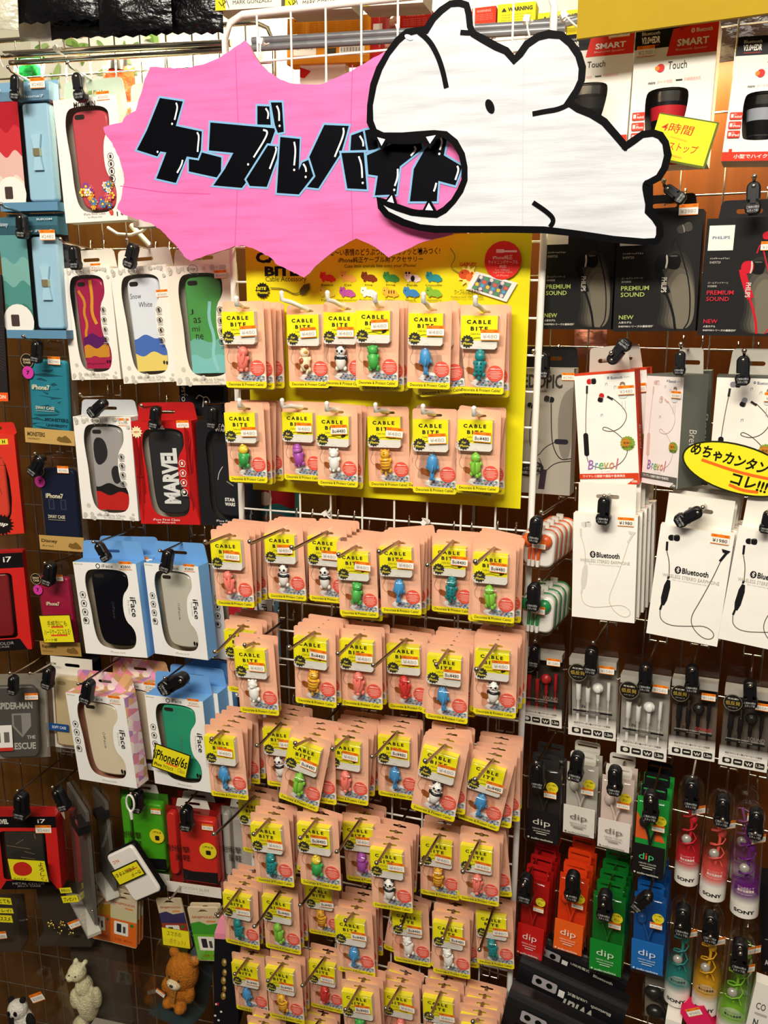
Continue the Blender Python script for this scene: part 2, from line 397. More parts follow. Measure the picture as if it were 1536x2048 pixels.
def lock_mesh():
    mb = MB(); o = rrect(-0.0075, 0.010, 0.0075, 0.036, 0.0072, 5)
    low = [(-0.0075, 0.013), (-0.009, 0.009), (-0.008, 0.003), (-0.0045, 0), (0.0045, 0), (0.008, 0.003), (0.009, 0.009), (0.0075, 0.013)]
    body = [p for p in o if p[1] > 0.0135] + low
    mb.dome(body, -0.006, 0.006, BLACKP, 0.0018); mb.box(-0.003, -0.0075, 0.012, 0.003, -0.005, 0.028, BLACKP)
    mb.ball((0, -0.0062, 0.0305), (0.0025, 0.001, 0.0025), CHROME, 8, 5)
    t = MB(); g = ink('c9c9c4')
    t.text('ご用命の際は', -0.0066, 0.0068, 0.0066, 0.0096, -0.00615, g); t.text('スタッフ迄!', -0.0058, 0.0030, 0.0058, 0.0060, -0.00615, g)
    return mb.mesh('hook_lock'), t.mesh('printed_lines')
LOCK = lock_mesh()
def lock(fr, a, b, d, label, group=None):
    A, B = fr.at(a[0], a[1], d), fr.at(b[0], b[1], d); z = (A - B); L = z.length; z.normalize(); n = fr.n; x = z.cross(n)
    x = (-n).cross(z); s = max(0.75, L / 0.036); y = -n
    mat = Matrix(((x.x * s, y.x * s, z.x * s, B.x), (x.y * s, y.y * s, z.y * s, B.y), (x.z * s, y.z * s, z.z * s, B.z), (0, 0, 0, 1)))
    o = link(bpy.data.objects.new('hook_lock', LOCK[0])); o.matrix_world = mat; tag(o, label, 'lock', group); part('printed_lines', LOCK[1], o)
    return o
# ------------------------------------------------------------------ price stickers
def sticker_mesh(wd, ht, txt, dark):
    p = Print(wd, ht, 0, 0.00004); p.rect(0, 0, 1, 1, 'f7f2e6'); p.rect(0, 0, 1, 0.32, 'f4821e'); p.rect(0, 0.93, 1, 1, 'f4821e')
    p.rect(0.12, 0.1, 0.3, 0.22, 'c9621a'); p.rect(0.72, 0.1, 0.92, 0.22, 'c9621a')
    if txt: p.t(txt, 0.1, 0.45, 0.9, 0.83, '4a4038' if dark else 'b9b2a6', 0.015)
    return p.mesh('price_sticker')
STK = {}
def sticker(root, w, h, u, v, wu, y, txt='¥1980', dark=False, rot=0, ratio=0.58):
    wd = wu * w; key = (round(wd, 3), txt, dark, ratio)
    if key not in STK: STK[key] = sticker_mesh(key[0], key[0] * ratio, txt, dark)
    o = part('price_sticker', STK[key], root)
    x, z = (u - 0.5) * w, (1 - v) * h
    o.matrix_local = Matrix.Translation((x, y, z)) @ Matrix.Rotation(math.radians(rot), 4, 'Y') @ Matrix.Translation((0, 0, -key[0] * ratio / 2))
    return o
# ================================================================== the hand-painted sign
DP, DB = 0.075, 0.092
base = CEN.at(612, 555, DP); SM = Matrix.Translation(base)
def sx(pts, d): 
    o = []
    for x, y in pts:
        p = CEN.at(x, y, d) - base; o.append((p.x, p.z))
    return o
PXM = (CEN.at(700, 300, DP) - CEN.at(701, 300, DP)).length
pink = [(207, 254), (244, 245), (250, 234), (271, 222), (281, 190), (289, 159), (300, 134), (338, 135), (372, 137), (406, 129), (440, 115), (464, 98), (489, 80.5), (500, 93), (516, 121), (534, 142), (561, 159), (585, 167), (639, 169), (669, 157), (703, 142), (737, 122), (769, 103), (800, 170), (900, 190), (945, 300), (935, 420), (906, 469), (872, 477), (838, 487), (791, 508), (777, 515), (750, 494), (713, 477), (675, 497), (641, 524), (608, 555), (585, 544), (557, 531), (542, 516), (525, 506), (505, 496), (488, 491), (469, 492), (438, 503), (400, 516), (381, 522), (368, 513), (355, 494), (334, 473), (321, 459), (303, 447), (282, 440), (248, 430), (234, 418), (244, 389), (249, 352), (240, 322), (230, 298), (220, 281), (210, 267)]
PINKM = M('e674b2', 0.55, 0, 'brushed_paint')
mb = MB(); yp = 0.0
def rag(pts, k=3, j=1.2):   # torn cardboard edge
    out = []
    for i, a in enumerate(pts):
        b = pts[(i + 1) % len(pts)]
        for t in range(k): out.append((a[0] + (b[0] - a[0]) * t / k + (rnd.uniform(-j, j) if t else 0), a[1] + (b[1] - a[1]) * t / k + (rnd.uniform(-j, j) if t else 0)))
    return out
mb.plate(sx(rag(pink), DP), 0, 0.005, PINKM, side=M('c79a62', 0.8, 0, 'card'))
for fold in ([(471, 100), (478, 300), (470, 490)], [(705, 130), (700, 300), (706, 480)], [(240, 372), (330, 385), (420, 388)]):
    mb.strip(sx(fold, DP), 0.0012, -0.0002, M('d2589a', 0.5, 0, 'crease'))
pk = solo('pink_burst_sign', mb, 'jagged pink cardboard burst sign with black Japanese lettering, above the yellow board', 'sign', SM)
GL = [
 [(320, 196), (366, 203), (352, 252), (404, 263), (401, 318), (374, 313), (352, 366), (313, 357), (333, 305), (321, 303), (315, 313), (274, 300), (294, 261)],
 [(378, 318), (398, 321), (404, 305), (443, 315), (442, 357), (378, 343)],
 [(421, 245), (552, 257), (541, 288), (508, 345), (484, 376), (427, 371), (450, 338), (467, 306), (418, 301)],
 [(515, 212), (539, 213), (542, 250), (515, 249)], [(542, 205), (564, 205), (568, 264), (556, 266), (550, 250)],
 [(536, 291), (563, 294), (534, 374), (500, 372), (493, 359)],
 [(649, 250), (698, 252), (683, 305), (637, 377), (612, 374), (627, 352), (617, 318)],
 [(561, 274), (600, 278), (598, 340), (605, 325), (617, 320), (627, 352), (598, 389), (554, 386)],
 [(683, 306), (728, 305), (734, 379), (695, 377)],
 [(703, 271), (727, 262), (734, 300), (701, 301)], [(730, 261), (750, 257), (757, 298), (737, 301)],
 [(734, 311), (794, 284), (842, 281), (845, 298), (800, 333), (793, 389), (750, 391), (756, 352), (737, 349)],
 [(876, 270), (894, 278), (888, 311), (925, 333), (911, 371), (877, 362), (874, 403), (820, 403), (828, 338), (849, 301)]]
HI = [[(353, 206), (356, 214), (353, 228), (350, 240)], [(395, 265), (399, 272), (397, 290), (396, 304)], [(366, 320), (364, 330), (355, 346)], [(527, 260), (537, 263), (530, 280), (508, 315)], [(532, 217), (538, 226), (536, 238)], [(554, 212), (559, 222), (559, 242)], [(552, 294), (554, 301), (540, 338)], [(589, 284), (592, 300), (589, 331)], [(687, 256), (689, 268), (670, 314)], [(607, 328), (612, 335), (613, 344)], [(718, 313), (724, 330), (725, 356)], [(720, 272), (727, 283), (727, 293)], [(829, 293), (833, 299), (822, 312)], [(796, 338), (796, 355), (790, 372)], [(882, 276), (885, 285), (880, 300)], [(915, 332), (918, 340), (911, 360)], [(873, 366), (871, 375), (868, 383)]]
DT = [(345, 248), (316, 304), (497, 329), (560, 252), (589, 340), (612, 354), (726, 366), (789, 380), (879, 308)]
m1, m2, m3 = MB(), MB(), MB()
for i, g in enumerate(GL):
    q = sx(g, DP); yy = -0.0004 - 0.00004 * i
    m1.strip(q, PXM * 7.5, yy - 0.0000, M('7fb0d6', 0.5, 0, 'marker'), True); m2.flat(q, yy - 0.00002, M('09090e', 0.4, 0, 'marker'))
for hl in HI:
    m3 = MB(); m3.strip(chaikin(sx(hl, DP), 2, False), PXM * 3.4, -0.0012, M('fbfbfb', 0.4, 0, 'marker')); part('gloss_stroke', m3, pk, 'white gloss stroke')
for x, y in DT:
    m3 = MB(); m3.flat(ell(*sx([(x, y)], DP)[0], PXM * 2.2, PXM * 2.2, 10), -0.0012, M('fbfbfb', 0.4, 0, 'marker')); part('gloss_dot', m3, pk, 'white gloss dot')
part('letter_outline', m1, pk, 'pale blue outline around the letters'); part('lettering', m2, pk, 'black katakana letters')
bear = [(755.6, 399), (757, 416), (771, 433), (805, 450), (838.5, 460), (872, 464), (950, 464), (1020, 464), (1087, 465), (1151, 472), (1226, 484), (1287, 489), (1315, 487), (1325, 472), (1324, 450), (1314, 433), (1302, 421), (1304, 396), (1304, 367), (1321, 359), (1334, 338), (1341, 311), (1336, 284), (1324, 267), (1307, 261), (1283, 264), (1263, 278), (1253, 288), (1233, 264), (1212, 240), (1185, 223), (1158, 213), (1143, 205), (1158, 184), (1168, 162), (1170, 135), (1162, 108), (1145, 83), (1124, 66), (1097, 63), (1074, 69), (1050, 85), (1036, 105), (1030, 115), (1016, 98), (994, 88), (967, 73), (950, 64), (945, 51), (943, 27), (937, 7), (920, 1), (899, 3), (879, 17), (862, 34), (849, 56), (832, 56), (811, 61), (791, 78), (771, 105), (754, 135), (742, 169), (735, 210), (735, 244), (745, 267), (765, 277), (805, 278), (838, 275), (868, 272), (889, 274), (906, 288), (919, 311), (924, 335), (924, 359), (916, 379), (903, 399), (886, 416), (872, 424), (849, 423), (825, 420), (798, 411), (781, 404), (768, 398)]
mb = MB(); bb = sx(bear, DB)
mb.plate(bb, 0, 0.005, M('d0d3d8', 0.5, 0, 'brushed_paint'), side=M('b58a55', 0.8, 0, 'card'))
mb.strip(sx([(1048, 100), (1046, 250), (1045, 462)], DB), 0.0009, -0.0002, M('c2c5c8', 0.5, 0, 'crease'))
BM = Matrix.Translation(base - Vector((0, DB - DP, 0)))
br = solo('bear_cutout_sign', mb, 'white hand-painted cardboard animal cutout biting the pink burst sign', 'sign', BM)
cx_, n_ = 0, len(bear); inn = []
for i in range(n_):
    a, b = Vector(bear[i - 1]), Vector(bear[(i + 1) % n_]); d_ = (b - a).normalized(); p = Vector(bear[i]) + Vector((d_.y, -d_.x)) * 5.2; inn.append((p.x, p.y))
BKM = M('08080a', 0.4, 0, 'marker')
wd = [PXM * rnd.uniform(10.5, 13.0) for _ in inn]
mo = MB(); mo.strip(sx(inn, DB) , wd, -0.0006, BKM, True)
part('outline', mo, br, 'thick black marker outline')
def bs(pts, w0):
    ms = MB(); ms.strip(chaikin(sx(pts, DB), 2, False), PXM * w0, -0.0009, BKM); part('drawn_stroke', ms, br)
bs([(833, 60), (859, 81), (876, 112), (886, 142), (893, 176)], 9); bs([(921, 65), (936, 66), (952, 66)], 8); bs([(1143, 206), (1117, 219), (1090, 223), (1065, 228)], 8)
bs([(1066, 405), (1090, 421), (1105, 434), (1107, 444), (1100, 454)], 8); bs([(1300, 365), (1290, 368), (1294, 392), (1300, 420)], 11); bs([(1255, 287), (1248, 300)], 9)
bs([(735, 268), (770, 280), (810, 283), (850, 280), (880, 270)], 11); bs([(795, 411), (835, 425), (866, 420)], 6)
me_ = MB(); me_.flat(sx(ell(980, 213, 8.5, 15, 16, -0.35), DB), -0.001, BKM); part('eye', me_, br, 'black painted eye')
for tr in ([(752, 272), (774, 278), (764, 296)], [(849, 273), (876, 268), (860, 292)], [(772, 404), (785, 387), (791, 409)], [(848, 422), (858, 402), (870, 423)]):
    mt = MB(); q = sx(tr, DB); c = Vector((sum(p[0] for p in q) / 3, sum(p[1] for p in q) / 3)); mt.plate([tuple(c + (Vector(p) - c) * 1.45) for p in q], -0.0003, 0.004, BKM)
    mt.flat([tuple(c + (Vector(p) - c) * 0.72) for p in q], -0.0016, M('fbfbfb', 0.4, 0, 'marker')); part('tooth', mt, br, 'pointed white tooth outlined in black')
mt = MB(); mt.flat(sx(ell(818, 75, 9, 5, 14, 0.45), DB), -0.0012, M('fbfbfb', 0.4, 0, 'marker')); 
part('nose_highlight', mt, br, 'small white ring on the black nose')
# ================================================================== yellow header board
YL = 'e6dc1c'
DY = 0.008
yb = Place(CEN, (497, 478), (1062, 478), (497, 973), DY, roll=0)
x0, x1 = yb.xz(497, 700)[0], yb.xz(1054, 700)[0]; zt = yb.xz(800, 470)[1]
mb = MB(); mb.plate([(x0, 0), (x1, 0), (x1, zt), (x0, zt)], 0, 0.0025, M(YL, 0.4, 0, 'card'))
Y = solo('header_board', mb, 'yellow printed backing board behind the two top rows of pink cards', 'board', yb.mat())
p = Print(yb.w, yb.h, -0.0001, 0.00003); K = '1d1c14'
def yt(s, X0, Y0, X1, Y1, c=K, b=0.0, sh=0.0): 
    a, e = yb.uv(X0, Y0), yb.uv(X1, Y1); p.t(s, a[0], a[1], e[0], e[1], c, b, 0, sh)
yt('CABLE', 511, 504, 612, 525, K, 0.05); yt('BITE', 529, 533, 598, 552, K, 0.05); yt('Cable Accessory', 531, 553, 613, 566)
yt('ゆる〜い表情のどうぶつたちがガブッと噛みつく!', 650, 498, 880, 509, K, 0.01); yt('iPhone純正ケーブル用アクセサリー', 677, 514, 846, 524, K, 0.01); yt('Cute little animals bite onto your iPhone!', 689, 529, 832, 536)
def yd(X, Yy, r, c, asp=1): a = yb.uv(X, Yy); p.disc(a[0], a[1], r * PXM * 1.06 / yb.w, c, asp)
AN = [('e2402c', 'Rabbit', 655, 555), ('eeb04e', 'Cat', 696, 555), ('7a3418', 'Dog', 738, 555), ('3f9440', 'Frog', 782, 555), ('f1efe6', 'Panda', 825, 555), ('2c8f92', 'Crocodile', 868, 555), ('dcc63a', 'Turtle', 654, 585), ('b2559c', 'Hippopotamus', 695, 585), ('f3f1ea', 'Polar bear', 738, 585), ('edb63c', 'Tiger', 781, 585), ('3c86c0', 'Shark', 823, 585), ('7fb83a', 'Chameleon', 868, 585)]
for c, nm, X, Yy in AN:
    yd(X + 3, Yy + 1, 11, c, 0.6); yd(X - 9, Yy - 3, 7, c, 0.95); yd(X + 13, Yy + 4, 4, c); yd(X - 8, Yy + 6, 3, c); yd(X + 8, Yy + 7, 3, c); yd(X - 12, Yy - 9, 2.4, c); yd(X - 6, Yy - 9, 2.4, c)
    if nm == 'Panda': yd(X + 1, Yy + 2, 4, '222222', 1.4); yd(X - 12, Yy - 9, 2.2, '222222'); yd(X - 6, Yy - 9, 2.2, '222222')
    if nm == 'Tiger':
        for k in (-2, 3, 8): yd(X + k, Yy - 1, 1.2, '6a3a14', 3)
    yd(X - 11, Yy - 4, 1.1, K); yt(nm, X - len(nm) * 1.5 - 3, Yy + 13, X + len(nm) * 1.5 + 3, Yy + 17)
a = yb.uv(527, 581); p.burst(a[0], a[1], 17 * PXM / yb.w, K, 15, 0.82); yt('BITE', 516, 574, 535, 580, YL, 0.03, 0.2); yt('iPhone!', 514, 582, 539, 588, YL, 0.02, 0.2)
p.line([yb.uv(*q) for q in ((543, 576), (570, 577), (592, 590), (608, 580))], 0.004, '7b7632'); p.poly([yb.uv(*q) for q in ((601, 580), (610, 569), (621, 567), (622, 578), (612, 589), (602, 590))], '5a5426')
yt('GABU!!!', 920, 525, 953, 532, 'c03020', 0.03, 0.2); a = yb.uv(938, 552); p.burst(a[0], a[1], 22 * PXM / yb.w, 'f5e37a', 10, 0.6); yd(930, 549, 11, 'c9501f', 0.8); yd(940, 555, 7, 'd96a2a'); yd(945, 547, 3, 'c9501f'); yd(926, 546, 1.4, K)
p.line([yb.uv(*q) for q in ((902, 496), (914, 515), (900, 535), (920, 546))], 0.003, '8a8430')
ph = [yb.uv(*q) for q in ((953, 543), (1036, 566), (1014, 604), (933, 578))]; p.poly(ph, 'e9e7df'); c = Vector((sum(q[0] for q in ph) / 4, sum(q[1] for q in ph) / 4)); sc = [tuple(c + (Vector(q) - c) * 0.78) for q in ph]; p.poly(sc, '6d7480')
for i in range(6):
    for j in range(4):
        s_, t_ = (i + 0.5) / 6, (j + 0.5) / 4; q = (Vector(sc[0]) * (1 - s_) + Vector(sc[1]) * s_) * (1 - t_) + (Vector(sc[3]) * (1 - s_) + Vector(sc[2]) * s_) * t_
        p.disc(q.x, q.y, 0.0062, ('d7d2c6', '4fa3c8', 'd95b3a', '4c9a5a', 'e3c23a', '35404c')[(i * 3 + j * 5) % 6], 1, 8)
yd(1007, 521, 34, 'd92e2a'); p.rect(*yb.uv(994, 499), *yb.uv(1009, 506), 'f1c9c4'); p.line([yb.uv(*q) for q in ((1009, 503), (1035, 503))], 0.006, 'f1c9c4', 0)
yt('iPhone純正', 987, 511, 1026, 519, 'f6d8d2'); yt('ライトニングケーブル', 978, 521, 1037, 528, 'f6d8d2'); yt('対応', 1000, 530, 1014, 536, 'f6d8d2'); yt('For Official', 992, 538, 1020, 542, 'e99'  + '990'); yt('Lightning Cable', 988, 543, 1026, 547, 'ee9988'); yt('of iPhone', 994, 549, 1018, 553, 'ee9988')
def yt_s(s, X0, Y0, dx, dy, n=1): yt(s, X0, Y0, X0 + dx, Y0 + dy)
yt('ケーブルの断線予防に!', 910, 578, 966, 590, K, 0, 0.0); yt('Protects your charging cable', 904, 592, 968, 598)
part('header_print', p, Y)
# ================================================================== carded cable animals
PW, PH = 0.068, 0.128
def card_mesh():
    mb = Print(PW, PH, 0.0); PK = M('f5ba9a', 0.5, 0, 'card')
    hole = [(-0.012, 0.1185), (-0.010, 0.1165), (-0.003, 0.1165), (0, 0.1155), (0.003, 0.1165), (0.010, 0.1165), (0.012, 0.1185), (0.010, 0.1205), (0.004, 0.1205), (0, 0.1228), (-0.004, 0.1205), (-0.010, 0.1205)]
    mb.plate(rrect(-PW / 2, 0, PW / 2, PH, 0.004), 0, 0.0007, PK, [hole])
    bot = [q for q in rrect(-PW / 2, 0, PW / 2, PH, 0.004) if q[1] < 0.02]; mb.flat([(PW / 2, 0.0095), (-PW / 2, 0.0095)] + bot, mb.up(), ink('f6e61e'))
    mb.t('Decorate & Protect Cable!', 0.07, 0.942, 0.93, 0.976, '4c4520', 0.02)
    mb.line([(0.1, 0.5), (0.13, 0.56), (0.05, 0.64), (0.1, 0.71), (0.2, 0.73)], 0.012, '9b7566')
    mb.poly([(0.16, 0.70), (0.24, 0.695), (0.40, 0.735), (0.42, 0.775), (0.36, 0.80), (0.18, 0.765)], '9a5526', 1); mb.disc(0.36, 0.775, 0.045, '8a4a1e'); mb.disc(0.22, 0.72, 0.012, '5a2c10')
    ph = [(0.27, 0.88), (0.30, 0.862), (0.44, 0.805), (0.49, 0.80), (0.99, 0.84), (0.99, 0.922), (0.42, 0.922), (0.30, 0.895)]; mb.poly(ph, 'f1ebe4'); mb.poly([(0.38, 0.895), (0.48, 0.838), (0.97, 0.862), (0.97, 0.912), (0.46, 0.912)], 'a9aab2')
    for i in range(6):
        for j in range(3): mb.disc(0.49 + 0.088 * i - j * 0.03, 0.848 + j * 0.022 + i * 0.003, 0.024, ('5a6472', 'd8d4cc', '5b86b5', 'c8604a', '6b8f5e', '3d4450')[(i * 2 + j * 3) % 6], 0.85, 8)
    mb.disc(0.80, 0.765, 0.175, 'e55a48', 1.0, 24); mb.rect(0.70, 0.705, 0.79, 0.72, 'f3c8bc'); mb.line([(0.79, 0.713), (0.92, 0.713)], 0.014, 'f3c8bc', 0)
    for k, (a, b) in enumerate(((0.69, 0.91), (0.66, 0.94), (0.70, 0.90), (0.67, 0.93), (0.72, 0.88))): mb.rect(a, 0.738 + k * 0.018, b, 0.748 + k * 0.018, 'f0a090')
    return mb.mesh('card')
def insert_mesh():
    w, h, d = 0.0535, 0.0475, 0.011; mb = Print(w, h, -d); S = M('e6e1d6', 0.35, 0, 'card')
    o = [(-w / 2, h), (-w / 2, 0.003), (-w / 2 + 0.003, 0), (w / 2 - 0.003, 0), (w / 2, 0.003), (w / 2, h)]
    mb.plate(o, -d, -0.0006, S); mb.flat([(-w / 2, h), (w / 2, h), (w / 2, h + 0.0001), (-w / 2, h + 0.0001)], -d, S)
    mb.add([(-w / 2, -d, h + 0.0002), (w / 2, -d, h + 0.0002), (w / 2, -0.0006, h + 0.0002), (-w / 2, -0.0006, h + 0.0002)], [(0, 1, 2, 3)], ink('f0e23a'))
    mb.rect(0, 0, 1, 0.74, 'f4ea1c'); mb.t('C A B L E', 0.16, 0.13, 0.82, 0.255, '26241a', 0.05); mb.t('B I T E', 0.27, 0.33, 0.74, 0.455, '26241a', 0.05); mb.t('Cable Accessory', 0.27, 0.52, 0.72, 0.59, '4a4622')
    mb.line([(0.32, 0.80 - 0.1), (0.45, 0.66), (0.6, 0.67), (0.72, 0.72), (0.82, 0.66)], 0.018, '6a6324'); mb.poly([(0.76, 0.64), (0.84, 0.57), (0.91, 0.58), (0.90, 0.65), (0.80, 0.71)], '3c381e')
    mb.burst(0.19, 0.78, 0.185, '37352c', 13, 0.8); mb.t('For', 0.12, 0.69, 0.26, 0.77, 'efe04a', 0.02, 0, 0.2); mb.t('iPhone', 0.06, 0.80, 0.32, 0.88, 'efe04a', 0.02, 0, 0.2)
    return mb.mesh('paper_insert')
def film_mesh():
    mb = MB(); o = rrect(-0.0322, 0.0015, 0.0322, 0.1135, 0.004, 3)
    mb.dome(rrect(-0.0293, 0.0600, 0.0293, 0.1132, 0.003, 2), -0.0145, -0.0008, CLEAR, 0.002)
    mb.dome(rrect(-0.0175, 0.018, 0.013, 0.061, 0.007, 3), -0.0185, -0.0008, CLEAR, 0.004)
    mb.flat(rrect(-PW / 2 - 0.0014, -0.0022, PW / 2 + 0.0014, PH + 0.0012, 0.004, 3), -0.0011, CLEAR, [rrect(-0.0128, 0.1148, 0.0128, 0.1235, 0.002, 2), rrect(-0.0305, 0.017, 0.0305, 0.1140, 0.003, 2)])
    return mb.mesh('plastic_blister')
def rough(h): return M(h, 0.38, 0, 'rubber')
def charm(kind):
    mb = MB(); y = -0.008
    def b(x, z, rx, rz, c, yy=0.0, ry=None, t=0): mb.ball((x / 1000, y - yy / 1000, z / 1000), (rx / 1000, (ry or min(rx, 7)) / 1000, rz / 1000), rough(c), 14, 9, Matrix.Rotation(math.radians(t), 3, 'Y'))
    def ears(c, dx=4.5, z=39, r=2.4, rz=None, t=0):
        for s in (-1, 1): b(s * dx, z, r, rz or r, c, 1, None, s * t)
    def feet(c, z=8, dx=5.5, r=2.6, rz=3.6):
        for s in (-1, 1): b(s * dx, z, r, rz, c, -1)
    C = {'panda': 'f3f1ea', 'frog': '45ad48', 'fish': '4796cf', 'croc': '14888a', 'rabbit': 'f58172', 'red': 'd83a34', 'cat': 'f3e2b8', 'duck': '3fae55', 'hippo': 'a94fae', 'polar': 'f1efe8', 'tiger': 'f2b62c', 'chameleon': '86c93f'}[kind]
    if kind == 'fish':
        b(0, 25, 7.6, 14, C, 0, 7); b(0, 8, 3.0, 8, C, 0, 4); b(-1.5, 3, 2.2, 3.4, C, 0, 1.8, 25); b(1.5, 3, 2.2, 3.4, C, 0, 1.8, -25); b(1.5, 18, 1.6, 6, 'b9d3e6' if False else C, 6.5, 2.5, 8); b(-6.5, 21, 2, 5, C, 0, 1.6, 25); b(6.5, 21, 2, 5, C, 0, 1.6, -25)
    else:
        hc = {'duck': 'f0d43a'}.get(kind, C)
        b(0, 17, 7.2, 12.5, C, 0, 7); b(0, 32, 6.7, 7.6, hc, 1, 6.6); feet(C, 7); feet(C, 23, 6.6, 2.2, 3.4)
        if kind == 'panda':
            ears('17171a', 5, 37.5, 2.5); b(0, 22, 7.5, 3.6, '17171a', 0.4, 7.3)
            for s in (-1, 1): b(s * 3, 32.5, 1.7, 2.3, '17171a', 6.6, 1.2, s * 25); b(s * 6.8, 22, 2.4, 3.8, '17171a', 0)
            b(0, 29.6, 1.1, 0.8, '17171a', 7.4, 0.7)
        elif kind == 'frog': ears(C, 4.8, 36, 3.0); b(0, 19, 5.5, 10, '57bb58', 2.2, 6); feet(C, 4.5, 5, 2.2, 3)
        elif kind == 'croc':
            ears(C, 3.4, 38, 2.2); b(0, 38, 4.6, 5, C); b(0, 3, 2.4, 5, C)
            for k in range(4): 
                for s in (-1, 1): b(s * 2.4, 8 + 5 * k, 1.3, 1.6, '0f6f72', 6.4, 1.6)
        elif kind in ('rabbit', 'red'):
            for s in (-1, 1): b(s * 2.6, 22, 2.3, 8.5, C, 6.0, 2, s * 6)
            b(0, 5.5, 3, 3, C, 3)
        elif kind == 'cat': ears('b5702e', 4.4, 38, 2.2); b(-3, 20, 4, 5, 'a04c22', 4.2, 4); b(3, 12, 3.4, 3.6, '8a3d1c', 4.6, 4); b(3, 33, 3, 2.6, 'd99a4a', 5.2, 3); b(3.5, 4, 1.8, 5, C, 2, None, 20)
        elif kind == 'duck': b(0, 16, 6.4, 9.5, '2f9a48', 2, 6.6); b(0, 39, 2.4, 2, 'f0d43a', 4); b(0, 4.5, 1.6, 3, C)
        elif kind == 'hippo': ears(C, 4.5, 36, 1.8); b(0, 29, 6.4, 4.4, 'b560b8', 3.6, 5); b(0, 4.5, 1.3, 3, C, 3)
        elif kind == 'polar': ears(C, 4.8, 37.5, 2.1); b(0, 29, 3.2, 2.6, C, 5.4, 3); b(0, 5.5, 1.8, 1.8, C, 4.5)
        elif kind == 'tiger':
            ears('d9902a', 4.8, 37.5, 2.1)
            for k in range(4): b(0, 9.5 + 4.3 * k, 7.0 - abs(k - 1.5) * 0.35, 0.9, '7a3a16', 0.7, 7)
            b(0, 35, 2.2, 0.8, '7a3a16', 5.6, 2); b(0, 32.6, 1.6, 0.7, '7a3a16', 6.4, 2); b(0, 2.5, 1.5, 4.5, C, 1)
        elif kind == 'chameleon': b(0, 36, 3.2, 4.5, C); ears(C, 4.4, 32, 2.3); b(0, 18, 1.4, 11, '6cb32c', 6.4, 1.5); b(2.5, 5, 2.6, 4, C, 2, None, -20)
    return mb.mesh('animal_charm')
KN = ['rabbit', 'cat', 'panda', 'frog', 'fish', 'croc', 'duck', 'hippo', 'polar', 'tiger', 'chameleon', 'red']
DESC = {'rabbit': 'salmon rabbit', 'cat': 'calico cat', 'panda': 'panda', 'frog': 'green frog', 'fish': 'blue fish', 'croc': 'teal crocodile', 'duck': 'yellow-headed green', 'hippo': 'purple hippo', 'polar': 'white bear', 'tiger': 'striped tiger', 'chameleon': 'lime chameleon', 'red': 'red rabbit'}
CARD, INSERT, FILM = card_mesh(), insert_mesh(), film_mesh()
CHARM = {k: charm(k) for k in KN}
rg = MB(); rg.tube([(0.0042 * math.cos(t), -0.0105, 0.0042 * math.sin(t)) for t in [i * math.pi / 7 for i in range(14)]], 0.0006, CHROME, 5, False, True); RING = rg.mesh('split_ring')
STV = [sticker_mesh(0.027, 0.0155, 'Bo¥480', True), sticker_mesh(0.027, 0.0155, '¥480', False)]
ORD = ['first', 'second', 'third', 'fourth', 'fifth', 'sixth', 'seventh', 'eighth', 'ninth']
def pack(mat, kind, label, group, dark, detail=True, sc=1.0, su=0.66, sv=0.245):
    r = thing('carded_cable_charm', label, 'carded charm', mat @ Matrix.Scale(sc, 4), group)
    part('card', CARD, r); o = part('paper_insert', INSERT, r); o.location = (-0.0035, 0, 0.0655)
    part('plastic_blister', FILM, r)
    if detail:
        o = part('animal_charm', CHARM[kind], r, DESC[kind] + ' charm'); o.location = (-0.002, 0, 0.0215); o.rotation_euler = (0, math.radians(rnd.uniform(-6, 6)), 0); o.scale = (1.16, 1.0, 1.04)
        o = part('split_ring', RING, r); o.location = (-0.002, 0, 0.0645)
        o = part('price_sticker', STV[0 if dark else 1], r); o.location = ((su - 0.5) * PW, -0.0147, (1 - sv) * PH - 0.0155); o.rotation_euler = (0, math.radians(rnd.uniform(-4, 4)), 0)
    return r
def Z(x0, y0, s): return lambda q: (x0 + q[0] * s, y0 + q[1] * s)
za, zb_, zc, zd, ze = Z(400, 460, .4297), Z(480, 960, .3906), Z(390, 1000, .4427), Z(390, 1400, .4427), Z(390, 1700, .4427)
